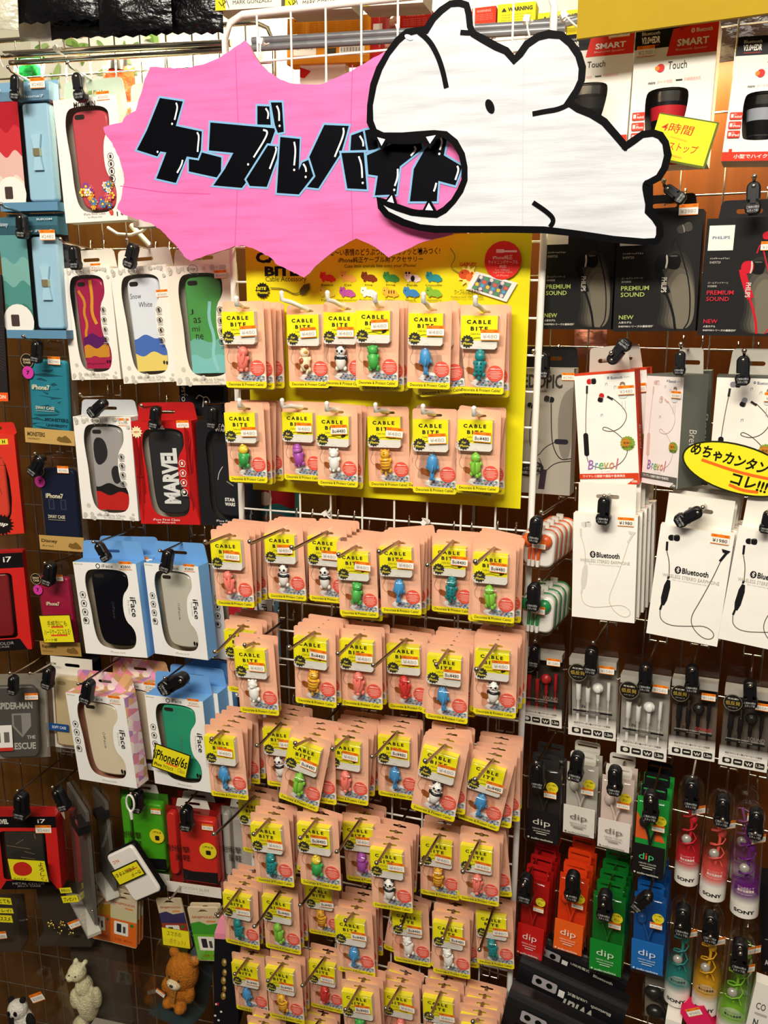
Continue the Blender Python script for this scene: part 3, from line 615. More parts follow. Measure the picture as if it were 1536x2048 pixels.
# row, peg, scale, TL, TR, BL, animal, cards behind, hook tip, price readable
PK = [
 (1, 1, za, (105, 328), (291, 335), (135, 742), 'rabbit', 4, (170, 318), 0), (1, 2, za, (405, 345), (590, 350), (425, 737), 'cat', 1, (380, 293), 0), (1, 3, za, (580, 335), (765, 338), (580, 745), 'panda', 1, (593, 293), 0),
 (1, 4, za, (735, 325), (918, 330), (738, 757), 'frog', 3, (815, 300), 0), (1, 5, za, (978, 340), (1165, 340), (970, 768), 'fish', 3, (1040, 300), 0), (1, 6, za, (1218, 345), (1425, 352), (1210, 772), 'croc', 2, (1282, 315), 0),
 (2, 1, za, (118, 800), (290, 808), (148, 1187), 'duck', 3, (183, 793), 0), (2, 2, za, (385, 800), (560, 808), (398, 1172), 'hippo', 1, (382, 793), 0), (2, 3, za, (547, 815), (727, 822), (555, 1207), 'polar', 2, (590, 808), 1),
 (2, 4, za, (780, 818), (968, 825), (795, 1207), 'tiger', 0, (817, 813), 0), (2, 5, za, (990, 830), (1195, 834), (992, 1227), 'fish', 1, (1038, 820), 0), (2, 6, za, (1205, 832), (1395, 840), (1200, 1237), 'chameleon', 2, (1275, 830), 1),
 (3, 1, zc, (70, 132), (243, 138), (98, 478), 'rabbit', 4, (45, 188), 0), (3, 2, zb_, (125, 225), (318, 234), (150, 612), 'panda', 3, (50, 315), 0), (3, 3, zb_, (350, 238), (542, 246), (355, 634), 'panda', 3, (265, 345), 0),
 (3, 4, zb_, (498, 308), (692, 325), (524, 705), 'frog', 4, (505, 382), 0), (3, 5, zb_, (712, 285), (915, 300), (734, 690), 'fish', 4, (712, 366), 0), (3, 6, zb_, (988, 283), (1195, 295), (982, 687), 'croc', 2, (960, 435), 1), (3, 7, zb_, (1195, 318), (1412, 330), (1184, 727), 'chameleon', 4, (1205, 418), 1),
 (4, 1, zc, (130, 540), (305, 552), (145, 855), 'polar', 3, (90, 685), 0), (4, 2, zc, (172, 620), (357, 627), (195, 947), 'polar', 1, (225, 655), 0), (4, 3, zc, (445, 570), (635, 582), (444, 915), 'tiger', 3, (425, 665), 1), (4, 4, zc, (650, 580), (845, 592), (652, 920), 'rabbit', 2, (645, 693), 0),
 (4, 5, zc, (860, 600), (1052, 615), (873, 937), 'red', 2, (805, 745), 0), (4, 6, zc, (1052, 645), (1237, 668), (1045, 1002), 'fish', 4, (1090, 743), 1), (4, 7, zc, (1265, 625), (1455, 642), (1257, 977), 'panda', 4, (1272, 765), 0),
 (5, 1, zd, (43, 115), (210, 122), (67, 440), 'fish', 4, (75, 175), 0), (5, 2, zd, (305, 82), (470, 92), (320, 388), 'panda', 3, (280, 205), 0), (5, 3, zd, (440, 130), (612, 182), (370, 465), 'chameleon', 3, (453, 195), 1), (5, 4, zd, (612, 135), (777, 152), (605, 475), 'rabbit', 4, (620, 220), 0),
 (5, 5, zd, (830, 115), (1000, 132), (828, 452), 'fish', 2, (800, 255), 1), (5, 6, zd, (1035, 155), (1237, 212), (970, 492), 'panda', 3, (1040, 275), 0), (5, 7, zd, (1258, 225), (1447, 277), (1175, 540), 'fish', 4, (1265, 358), 1),
 (6, 1, zd, (185, 412), (355, 422), (192, 648), 'duck', 1, (85, 605), 0), (6, 2, zd, (247, 512), (425, 522), (262, 815), 'croc', 2, (265, 605), 0), (6, 3, zd, (462, 510), (642, 520), (465, 845), 'duck', 1, (475, 622), 1), (6, 4, zd, (658, 510), (840, 522), (670, 802), 'hippo', 2, (640, 685), 0),
 (6, 5, zd, (782, 620), (977, 640), (788, 918), 'panda', 3, (820, 735), 0), (6, 6, zd, (1018, 578), (1195, 600), (1012, 880), 'tiger', 2, (1020, 740), 0), (6, 7, zd, (1198, 602), (1375, 630), (1195, 910), 'rabbit', 4, (1210, 775), 0),
 (7, 1, ze, (132, 145), (278, 170), (138, 435), 'croc', 3, (105, 298), 0), (7, 2, ze, (305, 160), (463, 180), (312, 450), 'chameleon', 2, (268, 345), 1), (7, 3, ze, (497, 112), (645, 130), (512, 380), 'tiger', 1, (475, 248), 1), (7, 4, ze, (628, 258), (800, 277), (635, 545), 'fish', 3, (680, 318), 1),
 (7, 5, ze, (885, 225), (1055, 238), (882, 500), 'polar', 1, (930, 345), 1), (7, 6, ze, (1070, 275), (1242, 300), (1068, 550), 'polar', 2, (1120, 400), 1), (7, 7, ze, (1262, 240), (1438, 252), (1255, 505), 'croc', 1, (1285, 450), 0),
 (8, 1, ze, (170, 460), (308, 485), (190, 735), 'fish', 1, (180, 560), 1), (8, 2, ze, (318, 485), (475, 503), (325, 760), 'tiger', 2, (330, 590), 1), (8, 3, ze, (515, 455), (660, 482), (522, 715), 'red', 1, (485, 612), 0), (8, 4, ze, (662, 588), (828, 607), (672, 880), 'frog', 2, (680, 720), 1),
 (8, 5, ze, (848, 590), (1008, 607), (845, 880), 'rabbit', 2, (862, 715), 0), (8, 6, ze, (1030, 615), (1192, 632), (1026, 905), 'polar', 2, (1065, 745), 0), (8, 7, ze, (1196, 752), (1358, 745), (1205, 1030), 'duck', 4, (1255, 775), 0),
 (9, 1, ze, (235, 752), (385, 768), (245, 1010), 'cat', 1, (250, 880), 0), (9, 2, ze, (490, 740), (640, 758), (495, 1000), 'hippo', 1, (480, 870), 0)]
SPC = 0.0185
for row, peg, zz, TL, TR, BL, kind, nb, tip, dk in PK:
    TL, TR, BL, tip = zz(TL), zz(TR), zz(BL), zz(tip)
    d0 = 0.06
    for _ in range(3):
        q = Place(CEN, TL, TR, BL, d0); k = (PW * 0.62 + PH * 0.38) / (q.w * 0.62 + q.h * 0.38); D = 1.25 - d0; d0 = 1.25 - D * k
    dmin = 0.030 + SPC * nb
    d0 = min(max(d0, dmin), max(dmin, 0.055 if row < 3 else 0.135))
    q = Place(CEN, TL, TR, BL, d0); sc = min(1.08, max(0.90, (q.w / PW + q.h / PH) / 2))
    q.h = PH * sc; q.o = q.top - q.z * q.h
    rowname = 'top row' if row == 1 else ORD[row - 1] + ' row' if row < 9 else 'lowest row'
    hk = ORD[peg - 1] + ' hook'
    grp = 'cable charm cards of the ' + rowname
    pack(q.mat(), kind, 'pink blister card with %s charm, front of %s, %s' % (DESC[kind], hk, rowname), grp, dk, True, sc, 0.66 + rnd.uniform(-0.06, 0.06), 0.235 + rnd.uniform(-0.03, 0.06))
    hole = q.o + q.z * (0.1195 * sc)
    for i in range(nb):
        # the cards behind hang upright on the same hook
        dz = -0.0006 * (i + 1)
        tw = rnd.uniform(-2.0, 2.0) if rnd.random() < 0.75 else rnd.uniform(-9, 9)
        R = Matrix.Rotation(math.radians(tw), 4, 'Y')
        P = hole + Vector((rnd.uniform(-0.002, 0.002), SPC * (i + 1), dz))
        mt_ = Matrix.Translation(P) @ R @ Matrix.Translation((0, 0, -0.1195))
        pack(mt_, kind, 'pink blister card, %s behind the front card of %s, %s' % (('next', 'second', 'third', 'fourth', 'fifth')[i], hk, rowname), grp, dk, i == 0)
    # the hook runs through the holes
    r_ = ray(*tip); t_ = (hole.x - EYE.x) / r_.x; T = EYE + r_ * t_
    dt = min(max(-T.y, d0 + 0.028), d0 + (0.035 if row < 3 else 0.14)); T = CEN.at(tip[0], tip[1], dt)
    base_ = Vector((hole.x, -0.002, hole.z - 0.004 - 0.02 * 0)); hm = WHITEW if row < 3 else DARKCHROME; hr = 0.0034 if row < 3 else 0.0024
    mb = MB(); L0 = Vector((0, 0, 0)); h1 = hole + Vector((0, 0, 0.001)) - base_; t1 = T - base_
    if row < 3: mb.tube([L0, h1, h1 + (t1 - h1) * 0.6 - Vector((0, 0, 0.004)), t1 - Vector((0, 0, 0.009)), t1], hr, hm, 8); mb.ball(t1, hr * 1.1, hm, 8, 6)
    else: mb.tube([L0, h1, t1 * 0.97 + h1 * 0.03 - Vector((0, 0, 0.0035)), t1], hr, hm, 8); mb.ball(t1, hr * 1.5, CHROME, 8, 6)
    o = solo('display_hook', mb, '%s hook through the %s card, %s in %s' % ('white plastic' if row < 3 else 'chrome wire', DESC[kind], hk.replace(' hook', ''), rowname), 'hook', Matrix.Translation(base_), 'hooks of the ' + rowname)
    b = MB()
    if row < 3: b.box(-0.012, -0.006, -0.008, 0.012, 0.001, 0.008, hm)
    else:
        for s in (-1, 1): b.tube([(0.014 * s, 0, 0), (0.014 * s, -0.002, 0.012), (0.014 * s, 0.002, 0.018), (0.014 * s, 0.006, 0.013)], 0.0016, CHROME, 6)
        b.tube([(-0.014, 0, 0), (0.014, 0, 0)], 0.0016, CHROME, 6)
    part('base_clip', b, o)
# ================================================================== boxed phone cases, left of the white panel
def carton_shell(mb, w, h, dp, body, front=None, hole=None, inside='b8b0a2', lip=0.0008):
    """Folded carton: sides, back and a front face, with a window cut out of the front."""
    B = paper(body) if isinstance(body, str) else body; Fm = paper(front) if isinstance(front, str) else (front or B); I = paper(inside)
    if not hole: 
        mb.box(-w / 2, 0, 0, w / 2, dp, h, B, skip=('front',)); mb.flat([(-w / 2, 0), (w / 2, 0), (w / 2, h), (-w / 2, h)], 0, Fm); return
    mb.plate([(-w / 2, 0), (w / 2, 0), (w / 2, h), (-w / 2, h)], 0, lip, Fm, [hole])
    mb.box(-w / 2, lip, 0, w / 2, dp, h, B, skip=('front',))
    e = 0.0012; mb.box(w / 2 - e, lip, e, -w / 2 + e, dp - e, h - e, I, skip=('front',))
def tab(mb, w, h, th, y, m, cx=0, slot=0.5, r=0.006, tw=1.0):
    """Hang tab with a slot, standing up from the back of the top edge."""
    x0, x1 = cx - w * tw / 2, cx + w * tw / 2
    o = [(x0, h), (x1, h)] + [p for p in rrect(x0 + w * 0.03, h, x1 - w * 0.03, h + th, r, 4) if p[1] > h + th * 0.4]
    sl = rrect(cx - 0.016, h + th * 0.34, cx + 0.016, h + th * 0.34 + 0.006, 0.003, 3)
    mb.plate(o, y - 0.001, y, m, [sl])
WIN = [(.15, .20), (.20, .09), (.33, .065), (.68, .065), (.84, .10), (.855, .17), (.845, .25), (.72, .35), (.715, .60), (.85, .69), (.87, .80), (.82, .90), (.68, .93), (.42, .93), (.25, .89), (.195, .74), (.19, .5), (.165, .35)]
CASE = [(.23, .17), (.27, .11), (.38, .095), (.70, .095), (.80, .13), (.82, .20), (.80, .33), (.785, .48), (.80, .62), (.845, .75), (.85, .82), (.80, .885), (.68, .905), (.45, .905), (.32, .88), (.265, .80), (.245, .62), (.24, .45), (.235, .3)]
def waves(p, cols, v0=0.55, v1=1.0, u0=0.0, u1=1.0, amp=0.03, seed=1):
    r = random.Random(seed); n = len(cols)
    for i, c in enumerate(cols):
        vv = v0 + (v1 - v0) * i / n; ph = r.uniform(0, 6)
        top = [(u0 + (u1 - u0) * t / 12, vv + amp * math.sin(ph + t * 0.75)) for t in range(13)]
        p.poly(top + [(u1, v1), (u0, v1)], c)
def phone_case(root, w, h, y, col, deco=None, outline=CASE, cam_hole=True, dp=0.009, rgh=0.25, name='phone_case'):
    mb = Print(w, h, y, 0.00005); o = [mb.P(q) for q in chaikin(outline, 2)]
    mb.dome(o, y, y + dp, M(col, rgh, 0, 'case'), 0.0035)
    if cam_hole: mb.rect(.29, .125, .45, .165, '2b2622', .045)
    if deco: deco(mb)
    return part(name, mb, root)
def icons(p, u, v0, v1, n=4, c='3a352e', r=0.045):
    for i in range(n):
        v = v0 + (v1 - v0) * i / (n - 1); p.ring(u, v, r, 0.008, c)
        p.rect(u - .018, v - .014, u + .016, v + .014, c, .006) if i != 3 else p.disc(u - .008, v - .004, .024, c)
        p.rect(u - .045, v + .031, u + .045, v + .037, 'b5aea2')
def behind(root, pl, n, step, labels, group=None, side=0.0, rise=0.0, skip=()):
    for i in range(n): copy_tree(root, pl.mat(step * (i + 1), side * (i + 1), rise * (i + 1)), labels[i], group, skip)
def window_case(pl, dp, body, front, case_col, label, deco=None, prt=None, tabm=None, tabh=0.03, hole=WIN, film=True, stick=None, inside='b8b0a2', sidem=None, name='boxed_phone_case', group=None, rgh=0.25):
    w, h = pl.w, pl.h; root = thing(name, label, 'boxed phone case', pl.mat(), group)
    tmp = Print(w, h); hp = [tmp.P(q) for q in chaikin(hole, 2)]
    mb = MB(); carton_shell(mb, w, h, dp, sidem or body, front, hp, inside)
    tab(mb, w, h, tabh, dp, sidem or (tabm and paper(tabm)) or paper(body), r=0.008)
    part('carton', mb, root)
    phone_case(root, w, h, 0.0045, case_col, deco, rgh=rgh)
    if film: f = MB(); f.flat([(x * 1.01, z) for x, z in hp], 0.0012, THINFILM); part('window_film', f, root)
    if prt: p = Print(w, h, -0.0001); prt(p); part('carton_print', p, root)
    if stick: sticker(root, w, h, *stick)
    return root
ZA, ZD, ZE, ZF, ZG, ZH, ZI = Z(0, 0, .33854), Z(0, 400, .28646), Z(100, 430, .26042), Z(0, 780, .29948), Z(0, 950, .29948), Z(0, 1200, .29948), Z(0, 1588, .29948)
def PL(zz, TL, TR, BL, d, fr=None, **k): return Place(fr or LEF, zz(TL), zz(TR), zz(BL), d, **k)
def dots(p, seed, c='c9c4b8'):
    r = random.Random(seed)
    for i in range(34):
        u = r.random(); v = r.choice([r.uniform(.0, .055), r.uniform(.93, .99), r.uniform(0, .2) if u < .12 or u > .88 else r.uniform(.94, .99), r.uniform(.82, .99) if u < .15 or u > .9 else r.uniform(0, .05)])
        u = min(.95, max(.05, u)); v = max(.025, v); p.disc(u, v, r.uniform(.018, .042), c, 1, 12)
    for i in range(9): p.rect(.05 + i * .11, .0, .056 + i * .11, r.uniform(.03, .09), c)
def soft_print(brand=True):
    def f(p):
        dots(p, 3 if brand else 5)
        p.ring(.42, .032, .075, .008, '6f675a', .75); p.t('Disney', .365, .02, .475, .045, '5b5448', 0.0, 0, .2)
        icons(p, .80, .375, .635); p.t('iFace First Class', .28, .938, .78, .958, '8b8375'); p.t('for iPhone 6s/6', .40, .965, .70, .98, '8b8375')
    return f
def d_magenta(p):
    p.line([(.30, .2), (.42, .3), (.36, .4), (.42, .5), (.34, .6), (.46, .7)], .05, 'c98a2c'); p.line([(.55, .11), (.57, .25), (.52, .4), (.6, .5)], .06, 'd7962f')
    waves(p, ['5a1c5c', 'c98a2c'], .60, .80, .30, .80, .02, 3); waves(p, ['a8224a'], .80, .9, .31, .82, .015, 4); p.t('Rapunzel', .34, .845, .70, .87, '3a1024', 0.0, 0, .2); p.disc(.74, .84, .02, '3a1024', 1.6); p.disc(.79, .84, .02, '3a1024', 1.6)
pl = PL(ZE, (70, 402), (458, 402), (185, 1258), 0.066)
window_case(pl, 0.026, 'ded9cd', 'f1ece1', 'a3204c', 'white window box with a magenta and orange phone case, beside the pale blue case box', d_magenta, soft_print(), 'cfcac0', .03, stick=(.73, .0, .2, -.0006, '¥3600'))
def d_pale(p):
    waves(p, ['4a6cb8', 'e6cf6e'], .60, .90, .265, .83, .02, 8); p.t('Snow', .28, .225, .48, .27, '4a4440', 0, 0, .1); p.t('White', .42, .30, .66, .345, '4a4440', 0, 0, .1); p.disc(.76, .83, .02, '3a302c', 1.6); p.disc(.81, .835, .02, '3a302c', 1.6)
pl = PL(ZE, (457, 400), (890, 388), (585, 1285), 0.078)
window_case(pl, 0.028, 'e6e0d3', 'f3ede0', 'dfe6ee', 'white window box with a pale blue and yellow phone case, in the middle of three', d_pale, soft_print(), 'd8d2c6', .03, stick=(.88, .24, .2, -.0006, '¥3600'))
def d_green(p):
    waves(p, ['6fb0a0', '7cc0bd'], .62, .90, .26, .83, .02, 12); p.line([(.62, .3), (.58, .45), (.66, .6), (.6, .75), (.68, .88)], .05, '8cc9c6')
    for s, u, v in (('J', .29, .36), ('as', .34, .43), ('mi', .31, .50), ('ne', .36, .57)): p.t(s, u, v, u + .06 * len(s), v + .045, '2f2a26')
pl = PL(ZE, (892, 385), (1385, 380), (990, 1300), 0.088)
window_case(pl, 0.028, 'cfc3ac', 'efe6d3', '4f9a4e', 'white window box with a green phone case, beside the pink cards', d_green, soft_print(), 'd8d0c2', .028, stick=(.84, .085, .2, -.0006, '¥3600'))
def d_flower(p):
    r = random.Random(4)
    for i in range(22):
        u, v = r.uniform(.32, .78), r.uniform(.70, .88); c = r.choice(['f2ece0', 'e8a13c', '3f7fae', 'd9577a', '8a4a9a', 'f4d34c']); s = r.uniform(.022, .034)
        for k in range(6): p.disc(u + s * 1.3 * math.cos(k * 1.047), v + s * 1.3 * pl.w / pl.h * math.sin(k * 1.047), s * .62, c, 1, 8)
        p.disc(u, v, s * .6, 'f4d34c' if c != 'f4d34c' else 'c9502c', 1, 8)
pl = PL(ZA, (312, 590), (688, 562), (395, 1315), 0.085)
def p_mo(p):
    p.t('MOOMIN', .32, .03, .66, .078, '2a2622', .02); icons(p, .82, .48, .66); p.t('iFace First Class', .31, .925, .66, .945, '9b9386'); p.t('for iPhone 6s/6', .37, .955, .60, .97, '9b9386')
    p.poly([(.72, .93), (.73, .905), (.75, .925), (.77, .90), (.79, .93), (.78, .955), (.74, .955)], 'cf4a38'); p.poly([(.90, .95), (.92, .925), (.94, .95), (.93, .965)], '3f6a48'); p.rect(.84, .93, .855, .965, '3a2a24')
window_case(pl, 0.032, 'cfd3c0', 'f4f0e6', 'c04a52', 'white window box with a red flowered phone case, beside the pink burst sign', d_flower, p_mo, 'c4d6c0', .034, stick=(.79, .0, .2, -.0006, '¥3600'))
bx = PL(ZA, (720, 600), (1010, 590), (800, 1335), 0.045)
def p_mo2(p): p.poly([(.08, .06), (.1, .04), (.13, .055), (.16, .03), (.18, .07), (.13, .1)], 'd98a5a'); p.t('MOOMIN', .34, .03, .7, .078, '2a2622', .02)
window_case(bx, 0.03, 'c4d6c0', 'ece8dc', 'c9bdae', 'pale green window box mostly hidden behind the pink burst sign', None, p_mo2, 'c4d6c0', .034)
def d_grey(p): waves(p, ['1c1a1c', 'c0241f', 'c0241f'], .66, .905, .275, .84, .02, 21); p.poly([(.28, .2), (.5, .2), (.55, .4), (.3, .5)], '2a282a', 2); p.poly([(.55, .5), (.7, .45), (.75, .62), (.6, .66)], '2a282a', 2)
pl = PL(ZF, (485, 165), (872, 195), (572, 848), 0.068)
window_case(pl, 0.028, 'd8d5cf', 'f2efe8', 'a39f9c', 'white dotted window box with a grey, black and red phone case', d_grey, soft_print(), 'b9bcc0', .028, stick=(.87, .045, .2, -.0006, '¥3600'))
def p_mar(p):
    r = random.Random(9)
    for i in range(26): p.poly([(r.uniform(0, .16) if i % 2 else r.uniform(.86, 1), v) for v in sorted(r.uniform(0, 1) for _ in range(3))], r.choice(['8e1414', 'a31919', '7a1010']))
    p.t('MARVEL', .31, .04, .56, .075, 'f2eee6', .04); p.burst(.09, .10, .1, 'f2e6b4', 12, .7); p.t('NEW', .045, .09, .135, .11, 'c03018', .03); icons(p, .80, .40, .68, 4, 'f0e6dc', .05)
    p.t('iFace First Class', .23, .94, .68, .962, 'f0e6dc'); p.t('for iPhone 6s/6', .30, .97, .60, .987, 'f0e6dc')
def d_mar(p): p.t('MARVEL', .42, .26, .70, .80, 'dfdfdc', .05, 3); 
pl = PL(ZF, (872, 205), (1276, 212), (952, 888), 0.076)
window_case(pl, 0.026, 'b01c1c', 'c41e1e', '2b2a2c', 'red window box with a black phone case lettered in tall white capitals', d_mar, p_mar, 'b01c1c', .03, stick=(.86, .03, .2, -.0006, '¥3900'))
def p_sw(p): p.t('STAR', .32, .01, .56, .045, 'f0ece4', .03); p.t('WARS', .32, .05, .56, .085, 'f0ece4', .03); p.t('iFace First Class', .30, .935, .75, .955, 'f0ece4'); p.t('for iPhone 6s/6', .36, .965, .66, .98, 'f0ece4')
def d_sw(p): p.t('STAR', .44, .72, .62, .755, 'f0ece4', .04); p.t('WARS', .44, .765, .62, .80, 'f0ece4', .04); p.line([(.33, .55), (.35, .48), (.42, .42)], .012, 'cfcac2'); p.line([(.48, .56), (.60, .60)], .02, '8a867e')
pl = PL(ZF, (1308, 205), (1700, 235), (1345, 895), 0.070)
window_case(pl, 0.026, '17171a', '1d1d20', '222226', 'black window box with a black phone case, beside the second row of pink cards', d_sw, p_sw, '1a1a1d', .03, inside='3a3834')
# black printed carton and red package seen behind
pl = PL(ZD, (1250, 1285), (1560, 1300), (1255, 1500), 0.03)
mb = MB(); carton_shell(mb, pl.w, pl.h, 0.02, '131318'); bk = solo('printed_carton', mb, 'black carton with small white drawings, half hidden under the green phone case box', 'carton', pl.mat())
p = Print(pl.w, pl.h, -0.0001); p.t('PSTOCI', .05, .08, .13, .75, 'c9c6bc', 0, 1); p.line([(.38, .45), (.45, .3), (.55, .4), (.62, .35), (.7, .5), (.64, .65)], .02, 'd8d4c8'); p.line([(.55, .4), (.53, .7)], .015, 'd8d4c8'); p.line([(.12, .3), (.2, .35)], .01, 'd8d4c8'); part('carton_print', p, bk)
pl = Place(LEF, (505, 968), (590, 975), (505, 1045), 0.032)
mb = MB(); carton_shell(mb, pl.w, pl.h, 0.02, '2f6f74', 'a8242a'); rb = solo('printed_carton', mb, 'red and teal package peeking out behind the white grid under the yellow board', 'carton', pl.mat())
p = Print(pl.w, pl.h, -0.0001); waves(p, ['2f6f74', '7a5a4a'], .5, 1, 0, 1, .05, 2); p.disc(.3, .35, .16, 'd8c3b4'); part('carton_print', p, rb)
# ------------------------------------------------------------------ plain blue and patterned boxes
def plain_deco(c):
    def f(p): 
        p.ring(.535, .435, .018, .006, c); p.t('iFace', .515, .46, .555, .60, c, .01, 1); p.disc(.755, .845, .02, '1c1a18', 1.7); p.disc(.80, .85, .02, '1c1a18', 1.7)
    return f
def plain_print(p):
    p.ring(.40, .035, .03, .012, '2a2824'); p.t('iFace', .46, .015, .64, .05, '2a2824'); p.rect(.02, .012, .055, .024, 'c3c84a'); p.t('Hamee', .065, .012, .16, .026, '8f8a80')
    icons(p, .09, .35, .63, 4); p.t('iFace', .845, .35, .935, .56, '2a2824', .01, 1); p.t('First Class', .80, .38, .835, .53, 'd5d0c8', 0, 1); p.t('iPhone 6s/6', .42, .945, .66, .968, 'd8d3ca')
BLU = '6fa5dc'
def iface(pl, case_col, label, sidem=None, dp=0.03, stick=True, tabh=.034, inside='b3a58f', price='¥2800', dark=True, rgh=.25, logo='6e6a62'):
    return window_case(pl, dp, BLU, 'f6f4ee', case_col, label, plain_deco(logo), plain_print, BLU, tabh, stick=(.84, .02, .2, -.0006, price, dark) if stick else None, inside=inside, sidem=sidem, rgh=rgh)
pl = PL(ZG, (485, 575), (905, 600), (582, 1186), 0.095, yaw=-6)
r = iface(pl, '0d0d14', 'blue and white window box with a glossy black phone case', dp=.03, logo='3a3a44')
behind(r, pl, 1, .034, ['blue and white window box directly behind the black phone case box'], side=.012, skip=('phone_case', 'window_film'))
pl = PL(ZG, (960, 578), (1322, 620), (1047, 1186), 0.10, yaw=-12)
iface(pl, 'c9c6b6', 'blue and white window box with an ivory phone case, upper row')
pl = PL(ZG, (1402, 590), (1800, 640), (1445, 1220), 0.05, yaw=-8)
iface(pl, 'c02028', 'blue and white window box half hidden behind the salmon rabbit cards', stick=False)
TRI = M('e9a9c4', .5, 0, 'triangles')
pl = PL(ZH, (437, 617), (826, 662), (533, 1196), 0.12, yaw=-10)
r = iface(pl, 'e6d6b8', 'white window box with triangle pattern edges and an ivory phone case, front one', TRI, .034, inside='c08a72', dark=False, price='¥2800')
behind(r, pl, 1, .06, ['white window box with triangle pattern edges, standing behind its twin'], side=.035, rise=.004)
pl = PL(ZH, (967, 642), (1352, 668), (1017, 1231), 0.12, yaw=-8)
r = iface(pl, '2f9e78', 'blue and white window box with a mint green phone case and a yellow tag', dp=.034, dark=False)
behind(r, pl, 2, .036, ['blue and white window box next behind the mint green phone case box', 'blue and white window box second behind the mint green phone case box'], side=.008, skip=('phone_case', 'window_film'))
pl = PL(ZH, (1436, 595), (1800, 640), (1455, 1100), 0.05, yaw=-8)
iface(pl, '1a1a20', 'blue and white window box half hidden behind the third row of cards, low', stick=False)
# ------------------------------------------------------------------ clear boxes with book-type cases
def clear_box(mb, w, h, dp, m=CLEAR, skip=()): mb.box(-w / 2, 0, 0, w / 2, dp, h, m, skip)
def bow_case(pl, dp, cols, label, head, pw, title, price):
    w, h = pl.w, pl.h; root = thing('boxed_phone_wallet', label, 'boxed phone case', pl.mat())
    b = MB(); b.box(-w / 2, 0, h * .86, w / 2, dp, h, paper(head)); b.box(-w / 2, -.003, 0, w / 2 + .001, dp, h * .07, paper('5d8aa8')); b.box(-w / 2, dp - .002, 0, w / 2, dp, h, paper('23282c'))
    b.plate([(-w / 2, h), (w / 2, h), (w / 2, h * 1.04), (-w / 2, h * 1.04)], dp - .001, dp, paper(head)); part('card_sleeve', b, root)
    q = Print(w, h, .001); q.rect(0, .14, pw, .93, cols[0]); waves(q, cols[1:], .35, .93, 0, pw, .03, 5); q.disc(pw * .45, .86, .26, 'f0ede4', 1.0); q.rect(.08, .80, .22, .90, '4a3a36', .02); part('picture_card', q, root)
    c = Print(w, h, .006); x0, z0 = c.P((pw + .03, .92)); x1, z1 = c.P((.93, .155)); c.dome(rrect(x0, z0, x1, z1, .006), .006, .022, M('9cc4d8', .4, 0, 'leather'), .003); cm = part('phone_wallet', c, root)
    bw = MB(); cx = (x0 + x1) / 2; zc = (z0 + z1) / 2; R = M('a9cfe0', .35, 0, 'ribbon')
    for s in (-1, 1): bw.plate([(cx - .004, zc), (cx + .004, zc), (cx + .009, zc + s * .028), (cx - .009, zc + s * .028)], .001, .005, R)
    bw.plate(rrect(cx - .006, zc - .006, cx + .006, zc + .006, .001), -.001, .006, M('d9cda0', .2, .8, 'metal')); part('ribbon_bow', bw, cm)
    f = MB(); clear_box(f, w * .995, h * .93, dp * .98, CLEAR, ('back', 'top')); part('plastic_sleeve', f, root)
    p = Print(w, h, -.0035); p.t(title[0], .02, .04, .20, .085, 'dfe6ea', 0, 0, .2); p.t('ELECOM', .68, .015, .93, .03, 'cfdbe2', .02); p.t(title[1], .50, .105, .92, .125, 'cfdbe2'); part('sleeve_print', p, root)
    sticker(root, w, h, .84, .02 if price else .15, .25, -.0045, '¥2480')
pl = PL(ZA, (-60, 485), (285, 485), (-10, 1242), 0.075, roll=0)
bow_case(pl, .03, ['b3202c', 'c9343c', 'e2b8ae', 'e9d8c8'], 'pale blue boxed phone wallet with bow beside a red picture panel', '7ba4bf', .44, ('Disney', 'iPhone7'), True)
pl = PL(ZD, (-25, 110), (400, 125), (20, 952), 0.085, roll=0)
bow_case(pl, .03, ['5f9a9a', '7ab0a8', '4f8f86', '3f7a6a'], 'pale blue boxed phone wallet with bow beside a teal picture panel', '3f6a78', .46, ('Disney', 'for iPhone7'), False)
